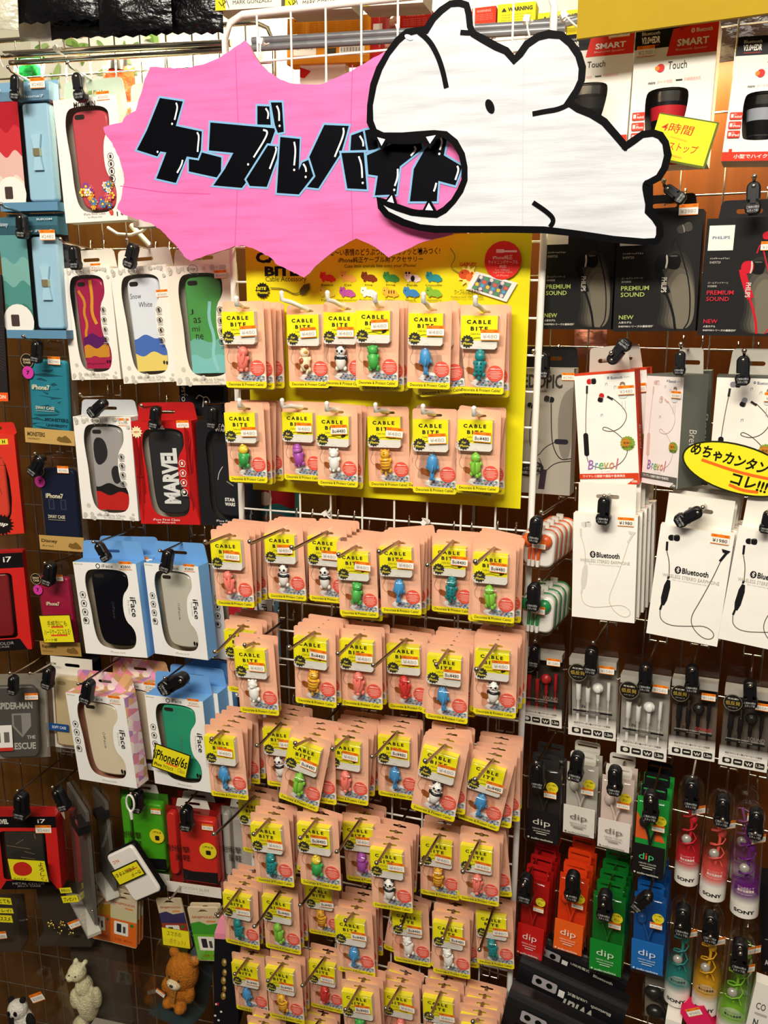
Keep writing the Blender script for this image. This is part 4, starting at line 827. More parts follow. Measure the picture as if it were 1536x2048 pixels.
def two_way(pl, col, label, lowcol, words, low_words, deco):
    w, h = pl.w, pl.h; dp = .018; root = thing('clear_boxed_case', label, 'boxed phone case', pl.mat())
    b = MB(); b.box(-w / 2 + .001, dp - .002, .001, w / 2 - .001, dp - .0005, h * .96, paper('4a3a2a')); part('backing_card', b, root)
    b = MB(); b.box(-w / 2, -.0003, 0, w / 2 - .002, .0003, h * .17, paper(lowcol)); bs_ = part('paper_band', b, root)
    q = Print(w, h * .17, -.0005); q.t(low_words[0], .05, .25, .40, .55, '4a3c20', .03); q.t(low_words[1], .05, .66, .3, .78, '4a3c20'); q.poly([(.62, .8), (.66, .4), (.74, .5), (.8, .3), (.9, .6), (.93, .85)], '7a5c2c', 1); part('band_print', q, bs_)
    c = Print(w, h, .003); x0, z0 = c.P((.12, .97)); x1, z1 = c.P((.86, .05)); c.dome(rrect(x0, z0, x1, z1, .008), .003, .013, M(col, .35, 0, 'case'), .003); deco(c); part('phone_case', c, root)
    f = MB(); clear_box(f, w, h, dp, CLEAR); tab(f, w, h, .022, dp, CLEAR, r=.008, tw=.7); part('plastic_box', f, root)
    p = Print(w, h, -.0006); p.disc(.13, .07, .13, '2a221c'); p.ring(.13, .07, .12, .008, 'c9b48a'); p.t('2WAY', .05, .045, .21, .07, 'd8c49a', .03); p.t('CASE', .06, .077, .20, .10, 'd8c49a', .03)
    p.disc(.14, .20, .11, 'd43fa2'); p.t('7', .11, .18, .17, .225, '2a1020', .04); p.t('iPhone', .08, .165, .2, .174, '6a1850')
    p.t('iPhone7', *words[0], 'd8cfae', .03); p.t('2WAY CASE', *words[1], 'd8cfae', .02); p.rect(words[1][0], words[1][3] + .015, words[1][2], words[1][3] + .02, 'b8ae8a'); part('box_print', p, root)
    sticker(root, w, h, .66, .05, .24, -.0009, '¥2980')
def dk_teal(c):
    r = random.Random(2)
    for i in range(16): c.poly([(r.uniform(.15, .8) + math.cos(t) * .05, r.uniform(.1, .9) * 0 + .12 + i * .05 + math.sin(t) * .02) for t in (0, 1.5, 3, 4.5)], '17505c')
    c.t('MONSTERS', .40, .70, .86, .74, '123f48', .04); c.t('UNIVERSITY', .42, .77, .84, .80, '123f48', .04)
def dk_navy(c): c.rect(.26, .40, .38, .52, '3a3f52'); c.rect(.28, .41, .36, .51, '1a2138'); c.rect(.52, .40, .64, .52, '3a3f52'); c.rect(.54, .41, .62, .51, '1a2138')
pl = PL(ZD, (140, 1082), (500, 1090), (168, 1415 + 280), 0.055)
two_way(pl, '2a7f92', 'clear box with a teal patterned phone case above a tan band', 'c7a25e', ((.2, .33, .55, .385), (.25, .57, .62, .605)), ('MONSTERS', 'UNIVERSITY'), dk_teal)
pl = PL(ZF, (215, 500), (525, 500), (257, 1068), 0.055)
two_way(pl, '161c33', 'clear box with a navy phone case above a tan band', 'c09a58', ((.24, .33, .62, .385), (.25, .58, .62, .62)), ('Disney', 'Ariel'), dk_navy)
pl = PL(ZG, (200, 655), (480, 660), (275, 1200), 0.055)
two_way(pl, 'a01a3c', 'clear box with a crimson phone case behind a yellow handwritten tag', 'b08a4a', ((.3, .34, .62, .385), (.25, .58, .62, .62)), ('Rapunzel', 'Disney'), lambda c: None)
# ------------------------------------------------------------------ angled boxes in the left corner
CA = 'boxed phone case'
def corner(pl, dp, body, label, build, tabm=None, name='boxed_phone_case'):
    w, h = pl.w, pl.h; root = thing(name, label, CA, pl.mat()); build(root, w, h, dp); return root
def b_dark(root, w, h, dp):
    mb = MB(); carton_shell(mb, w, h, dp, '1c1a1a', '242020'); part('carton', mb, root); c = Print(w, h, -.004); c.dome([c.P(q) for q in rrect(.0, .1, .72, .86, .1)], -.004, 0, M('55524e', .3, 0, 'case'), .002); part('phone_case', c, root)
    p = Print(w, h, -.0002); p.rect(0, .93, 1, 1, 'ea5a20'); p.t('COLLECTION', .35, .95, .95, .98, 'f6e0c8', .03)
    for i in range(16): p.line([(.78 + .004 * i, .40 + .022 * i), (.97, .40 + .024 * i)], .012, '3c3632', 0)
    part('carton_print', p, root)
corner(PL(ZD, (-330, 520), (8, 508), (-300, 1415), .11, yaw=30), .03, '', 'dark carton with orange bottom band at the left edge of the wall', b_dark)
def b_flip(root, w, h, dp):
    hole = [(-w * .4, h * .09), (w * .33, h * .07), (w * .30, h * .86), (-w * .4, h * .86)]; hole = chaikin(hole, 2)
    mb = MB(); carton_shell(mb, w, h, dp, 'c32a1e', 'd93424', hole, '5a2a24'); tab(mb, w, h, .02, dp, paper('c32a1e')); part('carton', mb, root)
    c = Print(w, h, .004); c.dome([c.P(q) for q in rrect(.14, .14, .74, .84, .1)], .004, .012, M('d8402c', .3, 0, 'case'), .003)
    r = random.Random(3)
    for i in range(7): c.line([(.45, .3), (.45 + .3 * math.cos(i), .3 + .35 * math.sin(i))], .008, '5a1410', 0)
    part('phone_case', c, root); f = MB(); f.flat(hole, .0015, THINFILM); part('window_film', f, root)
    p = Print(w, h, -.0002); p.rect(.68, .035, .86, .09, 'e2d636'); p.t('H', .74, .045, .80, .08, '3a3420', .04); p.burst(.55, .9, .26, '1a1413', 18, .75); p.t('flip', .42, .875, .68, .92, 'f2ece2', .03, 0, .2); part('carton_print', p, root); sticker(root, w, h, .3, .16, .22, -.0006, '¥2980')
corner(PL(ZF, (-230, 320), (92, 292), (-170, 985), .10, yaw=26), .03, '', 'red window box at the left edge with a black burst label', b_flip)
def b_i7(root, w, h, dp, low='METAL COLOR', low2='JELLY CASE', mid='7d1a20', tall=.2):
    hole = rrect(-w * .38, h * .13, w * .32, h * .80, .008)
    mb = MB(); carton_shell(mb, w, h, dp, 'c42020', 'cf2420', hole, '6a1a1c'); part('carton', mb, root)
    b = Print(w, h, -.0003); b.rect(0, 0, 1, .15, '151214'); b.poly([(.06, 1), (.16, .88), (.84, .88), (.94, 1)], '151214'); b.t('i7', .72, .035, .84, .09, 'f0ece6', .01); b.t('MARVEL', .02, .035, .28, .10, 'd8d0c8', .05); b.t(low, .25, .905, .75, .935, 'a89f98'); b.t(low2, .32, .945, .68, .97, 'a89f98'); part('carton_print', b, root)
    c = Print(w, h, .004); c.dome([c.P(q) for q in rrect(.17, .21, .76, .86, .05)], .004, .012, M(mid, .25, 0, 'case'), .003); [c.line([(r_.uniform(.2, .75), .25 + k * .08), (r_.uniform(.2, .75), .32 + k * .07)], .008, '8a7a5c', 0) for r_ in [random.Random(6)] for k in range(8) if mid[0] != '7']; part('phone_case', c, root)
    f = MB(); f.flat(hole, .0012, THINFILM); f.box(-w / 2, .0, h, w / 2, dp, h + .03, CLEAR); part('clear_cover', f, root); sticker(root, w, h, .3 if mid[0] == '7' else .8, .17, .24, -.0008, '¥2480')
corner(PL(ZG, (-330, 545), (148, 512), (-260, 1200), .10, yaw=24), .03, '', 'red and black window box with a deep red case in the left corner', b_i7)
def b_jelly(root, w, h, dp): b_i7(root, w, h, dp, mid='33302e')
corner(PL(ZI, (-70, 160), (370, 140), (-40, 645), .12, yaw=14), .035, '', 'red and black window box holding a dark cracked case, low in the left corner', b_jelly)
def b_spi(root, w, h, dp):
    c = Print(w, h, .004); c.dome([c.P(q) for q in rrect(.16, .09, .86, .92, .1)], .004, .012, M('4f4d48', .4, 0, 'case'), .003); c.t('SPIDER-MAN', .2, .27, .78, .35, 'b9b6ac', .03); c.poly([(.42, .40), (.74, .40), (.74, .55), (.58, .68), (.42, .55)], '8e8b84'); c.poly([(.45, .42), (.58, .42), (.58, .65), (.45, .54)], '5b5954'); c.t('THE', .66, .66, .80, .70, 'b9b6ac', .03); c.t('RESCUE', .36, .74, .80, .82, 'b9b6ac', .03); part('phone_case', c, root)
    f = MB(); clear_box(f, w, h, dp, CLEAR); tab(f, w, h, .02, dp, CLEAR); part('plastic_box', f, root); b = MB(); b.box(-w / 2 + .001, dp - .002, .001, w / 2 - .001, dp - .001, h - .001, paper('8f8878')); part('backing_card', b, root)
    p = Print(w, h, -.0004); p.rect(.08, .52, .42, .82, 'ece8e0'); p.rect(.08, .78, .42, .82, 'c8342c'); p.rect(.13, .60, .22, .72, '6a665e'); p.rect(.28, .60, .37, .72, '6a665e'); part('label_print', p, root); sticker(root, w, h, .78, .2, .22, -.0006, '¥2480')
corner(PL(ZH, (-110, 545), (290, 515), (-90, 1125), .11, yaw=22), .03, '', 'clear box with a grey lettered phone case leaning in the left corner', b_spi, name='clear_boxed_case')
def b_soft(root, w, h, dp):
    b = MB(); b.plate([(-w / 2, 0), (w / 2, 0), (w / 2, h), (-w / 2, h)], dp - .001, dp, paper('e6dfd0'), [rrect(-w * .16, h * .90, w * .2, h * .935, .004)]); part('backing_card', b, root)
    c = Print(w, h, .004); c.dome([c.P(q) for q in rrect(.14, .19, .86, .93, .1)], .004, dp - .002, M('c8b489', .3, 0, 'case'), .003); c.rect(.22, .225, .44, .265, 'a08a62', .05); c.line([(.16, .25), (.16, .9), (.2, .92), (.8, .92)], .02, '8a5a3a', 0); part('phone_case', c, root)
    f = MB(); clear_box(f, w, h * .82, dp, CLEAR); part('plastic_box', f, root); p = Print(w, h, -.0004); p.t('ELECOM', .03, .02, .26, .045, '4a443a', .03); p.rect(.0, .68, .48, .76, '1d4a86'); p.t('SOFT CASE', .08, .705, .42, .735, 'dfe6f0', .02); p.t('for iPhone 6s/6', .2, .965, .62, .985, '8a8272'); part('label_print', p, root)
corner(PL(ZH, (300, 398), (582, 425), (335, 1012), .07, yaw=4), .02, '', 'cream backed clear box with a gold edged case, left of the triangle pattern box', b_soft, name='clear_boxed_case')
def b_blk(root, w, h, dp): mb = MB(); carton_shell(mb, w, h, dp, '101014'); tab(mb, w, h, .02, dp, paper('101014')); part('carton', mb, root)
corner(PL(ZH, (345, 385), (636, 395), (360, 900), .03), .02, '', 'black carton behind the cream backed clear box', b_blk)
for i, (q, yw, lb) in enumerate((((ZI, (372, -60), (505, 25), (402, 655), .112), 42, 'clear box seen almost edge on, next to the red and black window box'), ((ZI, (545, -60), (638, 20), (600, 560), .082), 42, 'clear box seen almost edge on, second from the red and black window box'))):
    def b_clr(root, w, h, dp):
        f = MB(); clear_box(f, w, h, dp, CLEAR); part('plastic_box', f, root); b = MB(); b.box(-w * .42, dp * .7, h * .05, w * .42, dp * .95, h * .93, M('5f5b54', .4, 0, 'case')); part('phone_case', b, root)
        b = MB(); b.box(-w / 2, 0, -.0005, w / 2, dp, .006, paper('d8d4c6')); b.box(w * .2, -.0008, h * .8, w / 2, dp * .9, h * .86, paper('1c1a1a')); part('paper_band', b, root); sticker(root, w, h, .25, .22, .25, -.0012, '¥1980')
    corner(PL(q[0], *q[1:], yaw=-yw), .026, '', lb, b_clr, name='clear_boxed_case')
# ------------------------------------------------------------------ tough cases, pouches
def b_tough(col, sub):
    def f(root, w, h, dp):
        b = MB(); b.plate([(-w / 2, 0), (w / 2, 0), (w / 2, h), (-w / 2, h)], dp - .001, dp, paper(sub)); tab(b, w, h, .018, dp, paper('ddd8ca'), cx=0, tw=.62, r=.004); b.box(-w / 2 - .0005, -.0008, 0, w / 2 + .0005, 0, h * .13, paper('e4dfd2')); part('backing_card', b, root)
        c = Print(w, h, .003); c.dome([c.P(q) for q in rrect(.30, .07, .95, .86, .06)], .003, dp - .003, M(col, .3, 0, 'case'), .003); c.poly([(.31, .7), (.5, .72), (.95, .7), (.95, .84), (.31, .84)], '17161a'); c.dome([c.P(q) for q in rrect(.06, .04, .22, .80, .06)], .006, dp - .002, M(col, .35, 0, 'case'), .002); part('phone_case', c, root)
        t = MB(); clear_box(t, w, h, dp, CLEAR); part('plastic_box', t, root)
        p = Print(w, h, -.0012); p.t('ELECOM', .30, -.085, .52, -.06, '4a463e', .04); p.t('TOUGH SLIM', .22, .905, .78, .94, 'b5ad9c'); p.t('iPhone 6s/6', .32, .96, .68, .975, 'c8c0b0'); p.t('耐衝撃', .06, .40, .48, .48, '2a1a16', .0); p.t('軽', .34, .50, .48, .58, '2a1a16', .0); p.t('量', .2, .50, .32, .58, '2a1a16', .0)
        p.disc(.82, .42, .155, 'e6d428'); p.t('衝撃吸収', .72, .365, .92, .39, '3a3210', .02); p.rect(.78, .415, .87, .47, '26221a', .02); part('box_print', p, root); sticker(root, w, h, .84, .13, .2, -.0016, '¥1980')
    return f
corner(PL(ZI, (770, 25), (1085, 25), (790, 580), .075), .022, '', 'clear box with a bright green tough phone case', b_tough('4aa81e', '3a7a1c'), name='clear_boxed_case')
pl = PL(ZI, (1075, 135), (1440, 130), (1072, 662), .085)
r = corner(pl, .022, '', 'clear box with a red tough phone case, front of its hook', b_tough('d22a22', '8a1a18'), name='clear_boxed_case')
behind(r, pl, 2, .026, ['clear box directly behind the red tough phone case', 'clear box second behind the red tough phone case'], skip=('phone_case',))
corner(PL(ZI, (1450, 130), (1760, 140), (1455, 665), .06), .022, '', 'clear box with a pale tough phone case, half hidden by the pink cards', b_tough('b9b5aa', 'a8a294'), name='clear_boxed_case')
# white mirror phone tied in front
pl = PL(ZI, (700, 420), (880, 345), (900, 720), .13)
w, h = pl.w * .98, pl.h
mb = Print(w, h, 0); mb.dome([mb.P(q) for q in rrect(0, 0, 1, 1, .1)], 0, .007, M('eee9df', .3, 0, 'case'), .003)
sm = solo('sample_phone_case', mb, 'white sample phone case hanging askew with a yellow handwritten tag', 'phone case', pl.mat())
mb = Print(w, h, .006); mb.dome([mb.P(q) for q in rrect(-.03, -.015, 1.04, 1.05, .1)], .006, .017, M('121214', .35, 0, 'case'), .003); part('bumper', mb, sm)
p = Print(w, h, -.0003); p.t('N.C', .12, .13, .34, .19, 'd8683c', .02, 2); part('printed_mark', p, sm)
def tagcard(name, zz, corners, fr, d, label, lines, bg='ecdf22', border='26220f', th=.0006, cat='tag', yaw=0, curve=None, bw=.02, extra=None, rot=0):
    TL, TR, BL = corners[0], corners[1], corners[2]
    pl = Place(fr, zz(TL), zz(TR), zz(BL), d, yaw=yaw); w, h = pl.w, pl.h; mb = MB()
    mb.plate([(-w / 2, 0), (w / 2, 0), (w / 2, h), (-w / 2, h)], 0, th, paper(border)); o = solo(name, mb, label, cat, pl.mat())
    p = Print(w, h, -.00005); k = bw; p.rect(k, k * w / h, 1 - k, 1 - k * w / h, paper(bg))
    if extra: extra(p)
    for s, u0, v0, u1, v1, c, b in lines: p.t(s, u0, v0, u1, v1, c, b, rot, .12)
    part('handwriting', p, o); return o
tagcard('handwritten_tag', ZI, ((735, 520), (912, 440), (800, 615)), LEF, .1345, 'small yellow tag stuck on the white sample phone case', [('カード', .56, .58, .92, .82, '2a2410', .02), ('が収納できる!', .06, .24, .80, .50, '2a2410', .02)], bw=.04, rot=2, extra=lambda p: p.line([(.5, .36), (.88, .42)], .03, 'e8542c', 0))
tagcard('handwritten_tag', ZH, ((258, 105), (466, 95), (290, 290)), LEF, .075, 'yellow handwritten tag on the clear box with the crimson phone case', [('手帳型にも', .22, .2, .85, .42, '1c180c', .0), ('ハードケースにもなる!', .08, .5, .92, .72, '1c180c', 0), ('ノート型', .05, .84, .45, .93, '5a5220', .02)], extra=lambda p: (p.rect(.33, .40, .72, .46, 'e8542c'), p.rect(.28, .70, .80, .76, 'e8542c')))
tagcard('handwritten_tag', ZH, ((1038, 955), (1275, 1040), (1010, 1110)), LEF, .14, 'yellow handwritten tag on the box with the mint green phone case', [('iPhone6/6s', .03, .2, .95, .62, '14120a', .02), ('iPhone', .06, .74, .28, .88, '3a3410', .03), ('アイフェイス', .32, .74, .6, .88, '3a3410', .03), ('Class', .72, .66, .92, .84, '9a8a20', 0)], bw=.03, extra=lambda p: p.rect(.38, .62, .7, .68, 'e8542c'))
tagcard('handwritten_tag', ZI, ((48, 445), (298, 425), (45, 590)), LEF, .135, 'yellow handwritten tag on the red and black window box with the dark case', [('よ', .80, .1, .92, .3, '1c180c', .01), ('ろ', .80, .33, .92, .52, '1c180c', .01), ('し', .80, .55, .92, .72, '1c180c', .01), ('く。', .80, .76, .95, .92, '1c180c', .01), ('スパイダー', .06, .86, .5, .95, '5a5220', .03)], extra=lambda p: (p.poly([(.1, .45), (.2, .2), (.45, .1), (.62, .3), (.6, .6), (.4, .78), (.15, .75)], 'c42a20', 2),))
def pouch(zz, TL, TR, BL, d, cols, label, n=0, yaw=0, lab=None):
    pl = Place(LEF, zz(TL), zz(TR), zz(BL), d, yaw=yaw); w, h = pl.w, pl.h; root = thing('carded_phone_pouch', label, 'carded pouch', pl.mat())
    mb = MB(); mb.plate(rrect(-w / 2, 0, w / 2, h, .004), 0, .003, paper('d9c6a4'), [[(-.014, h * .90), (.014, h * .90), (.004, h * .96), (-.004, h * .96)]]); part('card', mb, root)
    p = Print(w, h, -.0002); p.poly([(.0, .30), (.3, .26), (.55, .32), (1, .28), (1, .55), (0, .55)], cols[0]); p.rect(0, .5, 1, .985, cols[1]); p.t('SINJIPOUCH', .1, .16, .9, .21, 'b8502a', .02); p.rect(.55, .24, .85, .27, 'e08a4a')
    p.rect(.14, .54, .68, .80, 'f0ece0', .04); p.rect(.24, .58, .42, .75, '22252c', .02); p.rect(.48, .62, .58, .75, '4a4640', .02); p.disc(.82, .57, .07, '2f7a3c'); p.t('スマホ・ポケット', .16, .87, .86, .93, 'a8301c', .02); part('card_print', p, root)
    f = MB(); f.flat(rrect(-w / 2 - .001, -.001, w / 2 + .001, h, .004), -.0012, THINFILM); part('plastic_sleeve', f, root)
    if n: behind(root, pl, n, .012, lab)
pouch(ZI, (602, 622), (736, 615), (580, 972), .085, ('c79420', 'd8682a'), 'carded orange phone pouch, left one of the low orange pair')
pouch(ZI, (738, 648), (915, 700), (748, 988), .10, ('cfc79a', 'e06a1e'), 'carded orange phone pouch in front, right one of the low orange pair', 2, 0, ['carded orange phone pouch directly behind the right orange pouch', 'carded orange phone pouch second behind the right orange pouch'])
pouch(ZI, (1040, 705), (1205, 690), (1105, 1030), .085, ('3a3560', 'a03a2a'), 'carded purple phone pouch with a yellow tag over its lower half')
pouch(ZI, (1250, 765), (1450, 750), (1310, 1120), .10, ('3f9a2c', '6cb82a'), 'carded green phone pouch in front, beside the lowest pink cards', 1, 0, ['carded phone pouch directly behind the green pouch'])
tagcard('handwritten_tag', ZI, ((1078, 882), (1262, 925), (1105, 1002)), LEF, .105, 'yellow handwritten tag on the carded purple phone pouch', [('スマホの', .18, .15, .7, .42, '2a2410', .0), ('ポケット♪', .25, .52, .85, .85, 'b05a1c', .0)], border='8a7a1c', bw=.01)
# ------------------------------------------------------------------ clear boxes with plush toys
def plush(root, blobs, name, col, vox=.0035):
    mb = MB()
    for c, r in blobs: mb.ball(c, r, M(col, .85, 0, 'plush'), 14, 9)
    o = part(name, mb, root); m = o.modifiers.new('join', 'REMESH'); m.mode = 'VOXEL'; m.voxel_size = vox; m.use_smooth_shade = True
    return o
def toybox(zz, TL, TR, BL, d, dp, label, build, yaw=0, fr=None, tint=CLEAR, back='4a4036'):
    pl = Place(fr or LEF, zz(TL), zz(TR), zz(BL), d, yaw=yaw); w, h = pl.w, pl.h; root = thing('clear_gift_box', label, 'clear box', pl.mat())
    f = MB(); clear_box(f, w, h, dp, tint); part('plastic_box', f, root)
    b = MB()
    if back: b.box(-w / 2 + .001, dp - .003, .001, w / 2 - .001, dp - .0015, h * .97, M(back, .6, 0, 'card'))
    b.box(-w / 2 + .001, .002, .0005, w / 2 - .001, dp - .003, .003, M(back or '8a8478', .6, 0, 'card')); part('backing_card' if back else 'base_card', b, root)
    build(root, w, h, dp); return root
def t_panda(root, w, h, dp):
    y = dp * .35; s = h * .62
    plush(root, [((-.02, y, .36 * s), (.021, .018, .032)), ((-.024, y - .004, .60 * s), (.021, .019, .02))], 'plush_toy', 'f4efe0')
    mb = MB(); k = M('17161a', .9, 0, 'plush')
    for sx_ in (-1, 1): mb.ball((-.024 + sx_ * .014, y, .60 * s + .018), .0065, k, 10, 7); mb.ball((-.024 + sx_ * .0075, y - .0215, .60 * s + .003), (.004, .003, .0055), k, 8, 6); mb.ball((-.02 + sx_ * .021, y - .006, .40 * s), (.009, .009, .019), k, 10, 7); mb.ball((-.02 + sx_ * .016, y - .008, .14 * s), (.011, .013, .012), k, 10, 7)
    mb.ball((-.024, y - .022, .60 * s - .006), (.003, .002, .002), k, 8, 5); part('black_patch', mb, root, 'black ears, eye patches and limbs'); sticker(root, w, h, .84, .42, .24, -.0006, '¥2980', False, -20)
def t_polar(root, w, h, dp):
    y = dp * .4; s = h; x = -.012
    plush(root, [((x, y, .34 * s), (.024, .022, .044)), ((x - .004, y, .52 * s), (.019, .019, .026)), ((x - .012, y - .006, .70 * s), (.020, .019, .019)), ((x - .022, y - .018, .685 * s), (.010, .010, .009)), ((x - .02, y - .004, .10 * s), (.017, .02, .016)), ((x + .024, y - .01, .10 * s), (.015, .022, .014)), ((x + .026, y - .006, .44 * s), (.011, .012, .026)), ((x - .025, y - .008, .40 * s), (.009, .011, .024)), ((x - .02, y + .006, .70 * s + .017), (.006, .005, .006)), ((x + .002, y + .006, .70 * s + .017), (.006, .005, .006))], 'plush_toy', 'efe6bb')
    mb = MB(); k = M('17161a', .4, 0, 'plastic'); mb.ball((x - .027, y - .0275, .69 * s), (.003, .002, .0025), k, 8, 5); mb.ball((x - .02, y - .0235, .725 * s), .0018, k, 8, 5); mb.ball((x - .006, y - .0235, .72 * s), .0018, k, 8, 5); part('eye', mb, root, 'black eyes and nose')
def t_brown(root, w, h, dp):
    y = dp * .42; s = h
    plush(root, [((0, y, .58 * s), (.036, .028, .042)), ((0, y, .36 * s), (.030, .026, .030)), ((-.012, y - .02, .22 * s), (.013, .014, .012)), ((.016, y - .02, .22 * s), (.013, .014, .012)), ((-.026, y - .01, .38 * s), (.011, .013, .018)), ((.028, y - .01, .38 * s), (.011, .013, .018)), ((-.024, y, .80 * s), (.011, .009, .011)), ((.024, y, .80 * s), (.011, .009, .011))], 'plush_toy', 'bb701e')
    mb = MB(); mb.ball((-.002, y - .026, .53 * s), (.016, .009, .011), M('e6d6b0', .85, 0, 'plush'), 12, 8); part('muzzle', mb, root, 'cream muzzle')
    mb = MB(); k = M('17161a', .4, 0, 'plastic'); mb.ball((-.002, y - .036, .555 * s), (.004, .0025, .0028), k, 8, 5); mb.ball((-.013, y - .029, .62 * s), .002, k, 8, 5); mb.ball((.009, y - .029, .62 * s), .002, k, 8, 5); part('eye', mb, root, 'black eyes and nose')
    mb = MB(); mb.plate([(-.006, .30 * s), (.006, .30 * s), (.007, .46 * s), (-.007, .46 * s)], y - .030, y - .026, M('b5762a', .85, 0, 'plush')); part('scarf', mb, root)
    p = Print(w, h, dp - .0035); p.rect(.02, .02, .98, .22, '2f6a70'); p.t('LION', .2, .06, .6, .13, 'a8c0b0', .02); part('header_print', p, root); sticker(root, w, h, .22, .63, .22, -.0006, '¥2480', False, 14)
def t_chain(root, w, h, dp):
    mb = MB(); r = random.Random(5)
    for i in range(26): mb.ball((w * (-.2 + .4 * i / 25) + r.uniform(-.004, .004), .006, h * (.34 + .1 * math.sin(i * .5)) + r.uniform(-.004, .004)), r.uniform(.0018, .0045), M('c9b56a', .25, 1, 'metal'), 7, 5)
    part('bead_charm', mb, root); sticker(root, w, h, .78, .55, .22, -.0006, '¥1980', False, -22)
def t_none(root, w, h, dp): sticker(root, w, h, .45, .62, .4, -.0006, '¥1480', False, -6)
toybox(ZI, (-140, 1130), (225, 1040), (-60, 1740), .185, .06, 'clear gift box with a panda plush at the lower left', t_panda, 0, back=None)
toybox(ZI, (330, 1050), (725, 1090), (400, 1640), .12, .07, 'clear gift box with a cream standing bear plush', t_polar, 2)
toybox(ZI, (1045, 1010), (1320, 1110), (965, 1470), .13, .075, 'clear gift box with a brown bear plush, near the lowest pink cards', t_brown, -8, back='2a3a3c')
toybox(ZI, (520, 1240), (955, 1260), (480, 1640), .172, .05, 'empty looking clear box in front of the cream bear plush box', lambda r, w, h, dp: None, 0, back=None)
toybox(ZI, (160, 690), (545, 650), (185, 1040), .10, .045, 'dark clear box with a gold beaded charm and yellow tags', t_chain, 6, back='3a332c')
toybox(ZI, (-140, 760), (108, 740), (-120, 1070), .10, .045, 'dark clear box with stacked stickers at the left edge', t_none, 14, back='3a332c')
for i, (c, lb, tx) in enumerate((([(395, 632), (470, 620), (400, 668)], 'upper small yellow tag on the beaded charm box', 'かわいい'), ([(408, 688), (512, 668), (415, 735)], 'lower small yellow tag on the beaded charm box', 'プレゼント'), ([(-20, 695), (70, 690), (-20, 740)], 'topmost small yellow tag at the left edge', 'とても'), ([(-40, 765), (82, 758), (-40, 800)], 'middle small yellow tag at the left edge', 'キレイ!'), ([(-40, 812), (75, 805), (-40, 860)], 'lowest small yellow tag at the left edge', 'オススメ'))):
    tagcard('handwritten_tag', ZI, c, LEF, .155 if i > 1 else .13, lb, [(tx, .1, .2, .9, .8, '3a3210', .03)], border='8a7a18', bw=.01)
pl = PL(ZI, (1432, 960), (1600, 985), (1440, 1560), .16, yaw=10)
mb = MB(); carton_shell(mb, pl.w, pl.h, .05, '141216', '17151a'); mb.box(-pl.w / 2, 0, pl.h, pl.w / 2, .05, pl.h + .012, paper('e890a8')); bk = solo('printed_carton', mb, 'black carton with gold drawing, left of the lowest pink cards', 'carton', pl.mat())
p = Print(pl.w, pl.h, -.0002)
for k, (u, v, a, b) in enumerate(((.40, .25, .10, .12), (.42, .36, .09, .1), (.38, .45, .1, .1), (.42, .54, .08, .08), (.38, .62, .1, .1))): p.disc(u, v, a, '8a6a2c', 1.9); p.disc(u + .02, v - .01, a * .5, 'd8c48a', 1.6)
for u, v in ((.1, .72), (.2, .9), (.06, .85), (.3, .8)): p.disc(u, v, .05, 'e8e2d6')
p.rect(.12, .70, .2, .73, 'c8202c'); p.disc(.75, .3, .05, 'c8202c'); part('carton_print', p, bk)
# ------------------------------------------------------------------ left hooks and their locks
LH = [((17, 140), (33, 150), (33, 203), .115, 'phone wallet box with the red panel'), ((135, 131), (155, 146), (163, 203), .12, 'red flowered phone case box'), ((3, 413), (43, 428), (45, 478), .12, 'phone wallet box with the teal panel'),
 ((121, 483), (147, 491), (152, 540), .115, 'magenta phone case box'), ((254, 485), (268, 487), (257, 537), .125, 'pale blue and yellow phone case box'), ((47, 677), (75, 682), (72, 726), .10, 'teal patterned case box'),
 ((160, 793), (211, 802), (180, 830), .115, 'grey, black and red case box'), ((283, 816), (312, 813), (308, 858), .12, 'red box with white capitals'), ((412, 810), (426, 813), (424, 858), .115, 'black phone case box'),
 ((70, 911), (84, 911), (63, 950), .10, 'navy phone case box'), ((90, 1130), (102, 1125), (95, 1171), .10, 'crimson phone case box'), ((187, 1088), (195, 1086), (216, 1122), .155, 'glossy black phone case box'),
 ((320, 1106), (338, 1099), (330, 1145), .155, 'ivory phone case box, upper row'), ((60, 1350), (99, 1334), (94, 1377), .12, 'gold edged case box'), ((157, 1372), (179, 1360), (171, 1406), .17, 'triangle pattern box'),
 ((330, 1360), (373, 1354), (322, 1379), .16, 'mint green phone case box'), ((20, 1350), (27, 1351), (26, 1389), .15, 'grey lettered case box'), ((262, 1590), (274, 1580), (275, 1624), .12, 'bright green tough case'),
 ((364, 1618), (372, 1613), (374, 1660), .13, 'red tough case'), ((35, 1585), (42, 1585), (43, 1637), .165, 'dark cracked case box'), ((105, 1578), (112, 1576), (132, 1620), .15, 'clear boxes seen edge on')]
for tip, a, b, d, nm in LH:
    hook(LEF, tip, d, 'chrome wire hook carrying the ' + nm); lock(LEF, a, b, d - .012, 'black plastic hook lock at the ' + nm)
for tip, nm in (((185, 1585 + 240), 'orange pouches'), ((340, 1800), 'purple phone pouch'), ((432, 1832), 'green phone pouch')):
    hook(LEF, tip, .13, 'chrome wire hook carrying the ' + nm)
# white cable loop hanging from the green tough case
pl = ZI((870, 60)); c = LEF.at(*pl, .125); mb = MB(); q = []
for t in range(16): a = 2 * math.pi * t / 16; q.append((.0085 * math.cos(a), 0, .017 * math.sin(a)))
mb.tube(q, .0022, WHITEP, 6, False, True); mb.tube([(0, 0, -.017), (.001, 0, -.034)], [.004, .0028], WHITEP, 8); mb.tube([(.001, 0, -.034), (.0, .002, -.075), (.004, .004, -.1)], .0009, BLACKP, 6)
solo('strap_loop', mb, 'white plastic strap loop hanging in front of the green tough case', 'strap', Matrix.Translation(c))
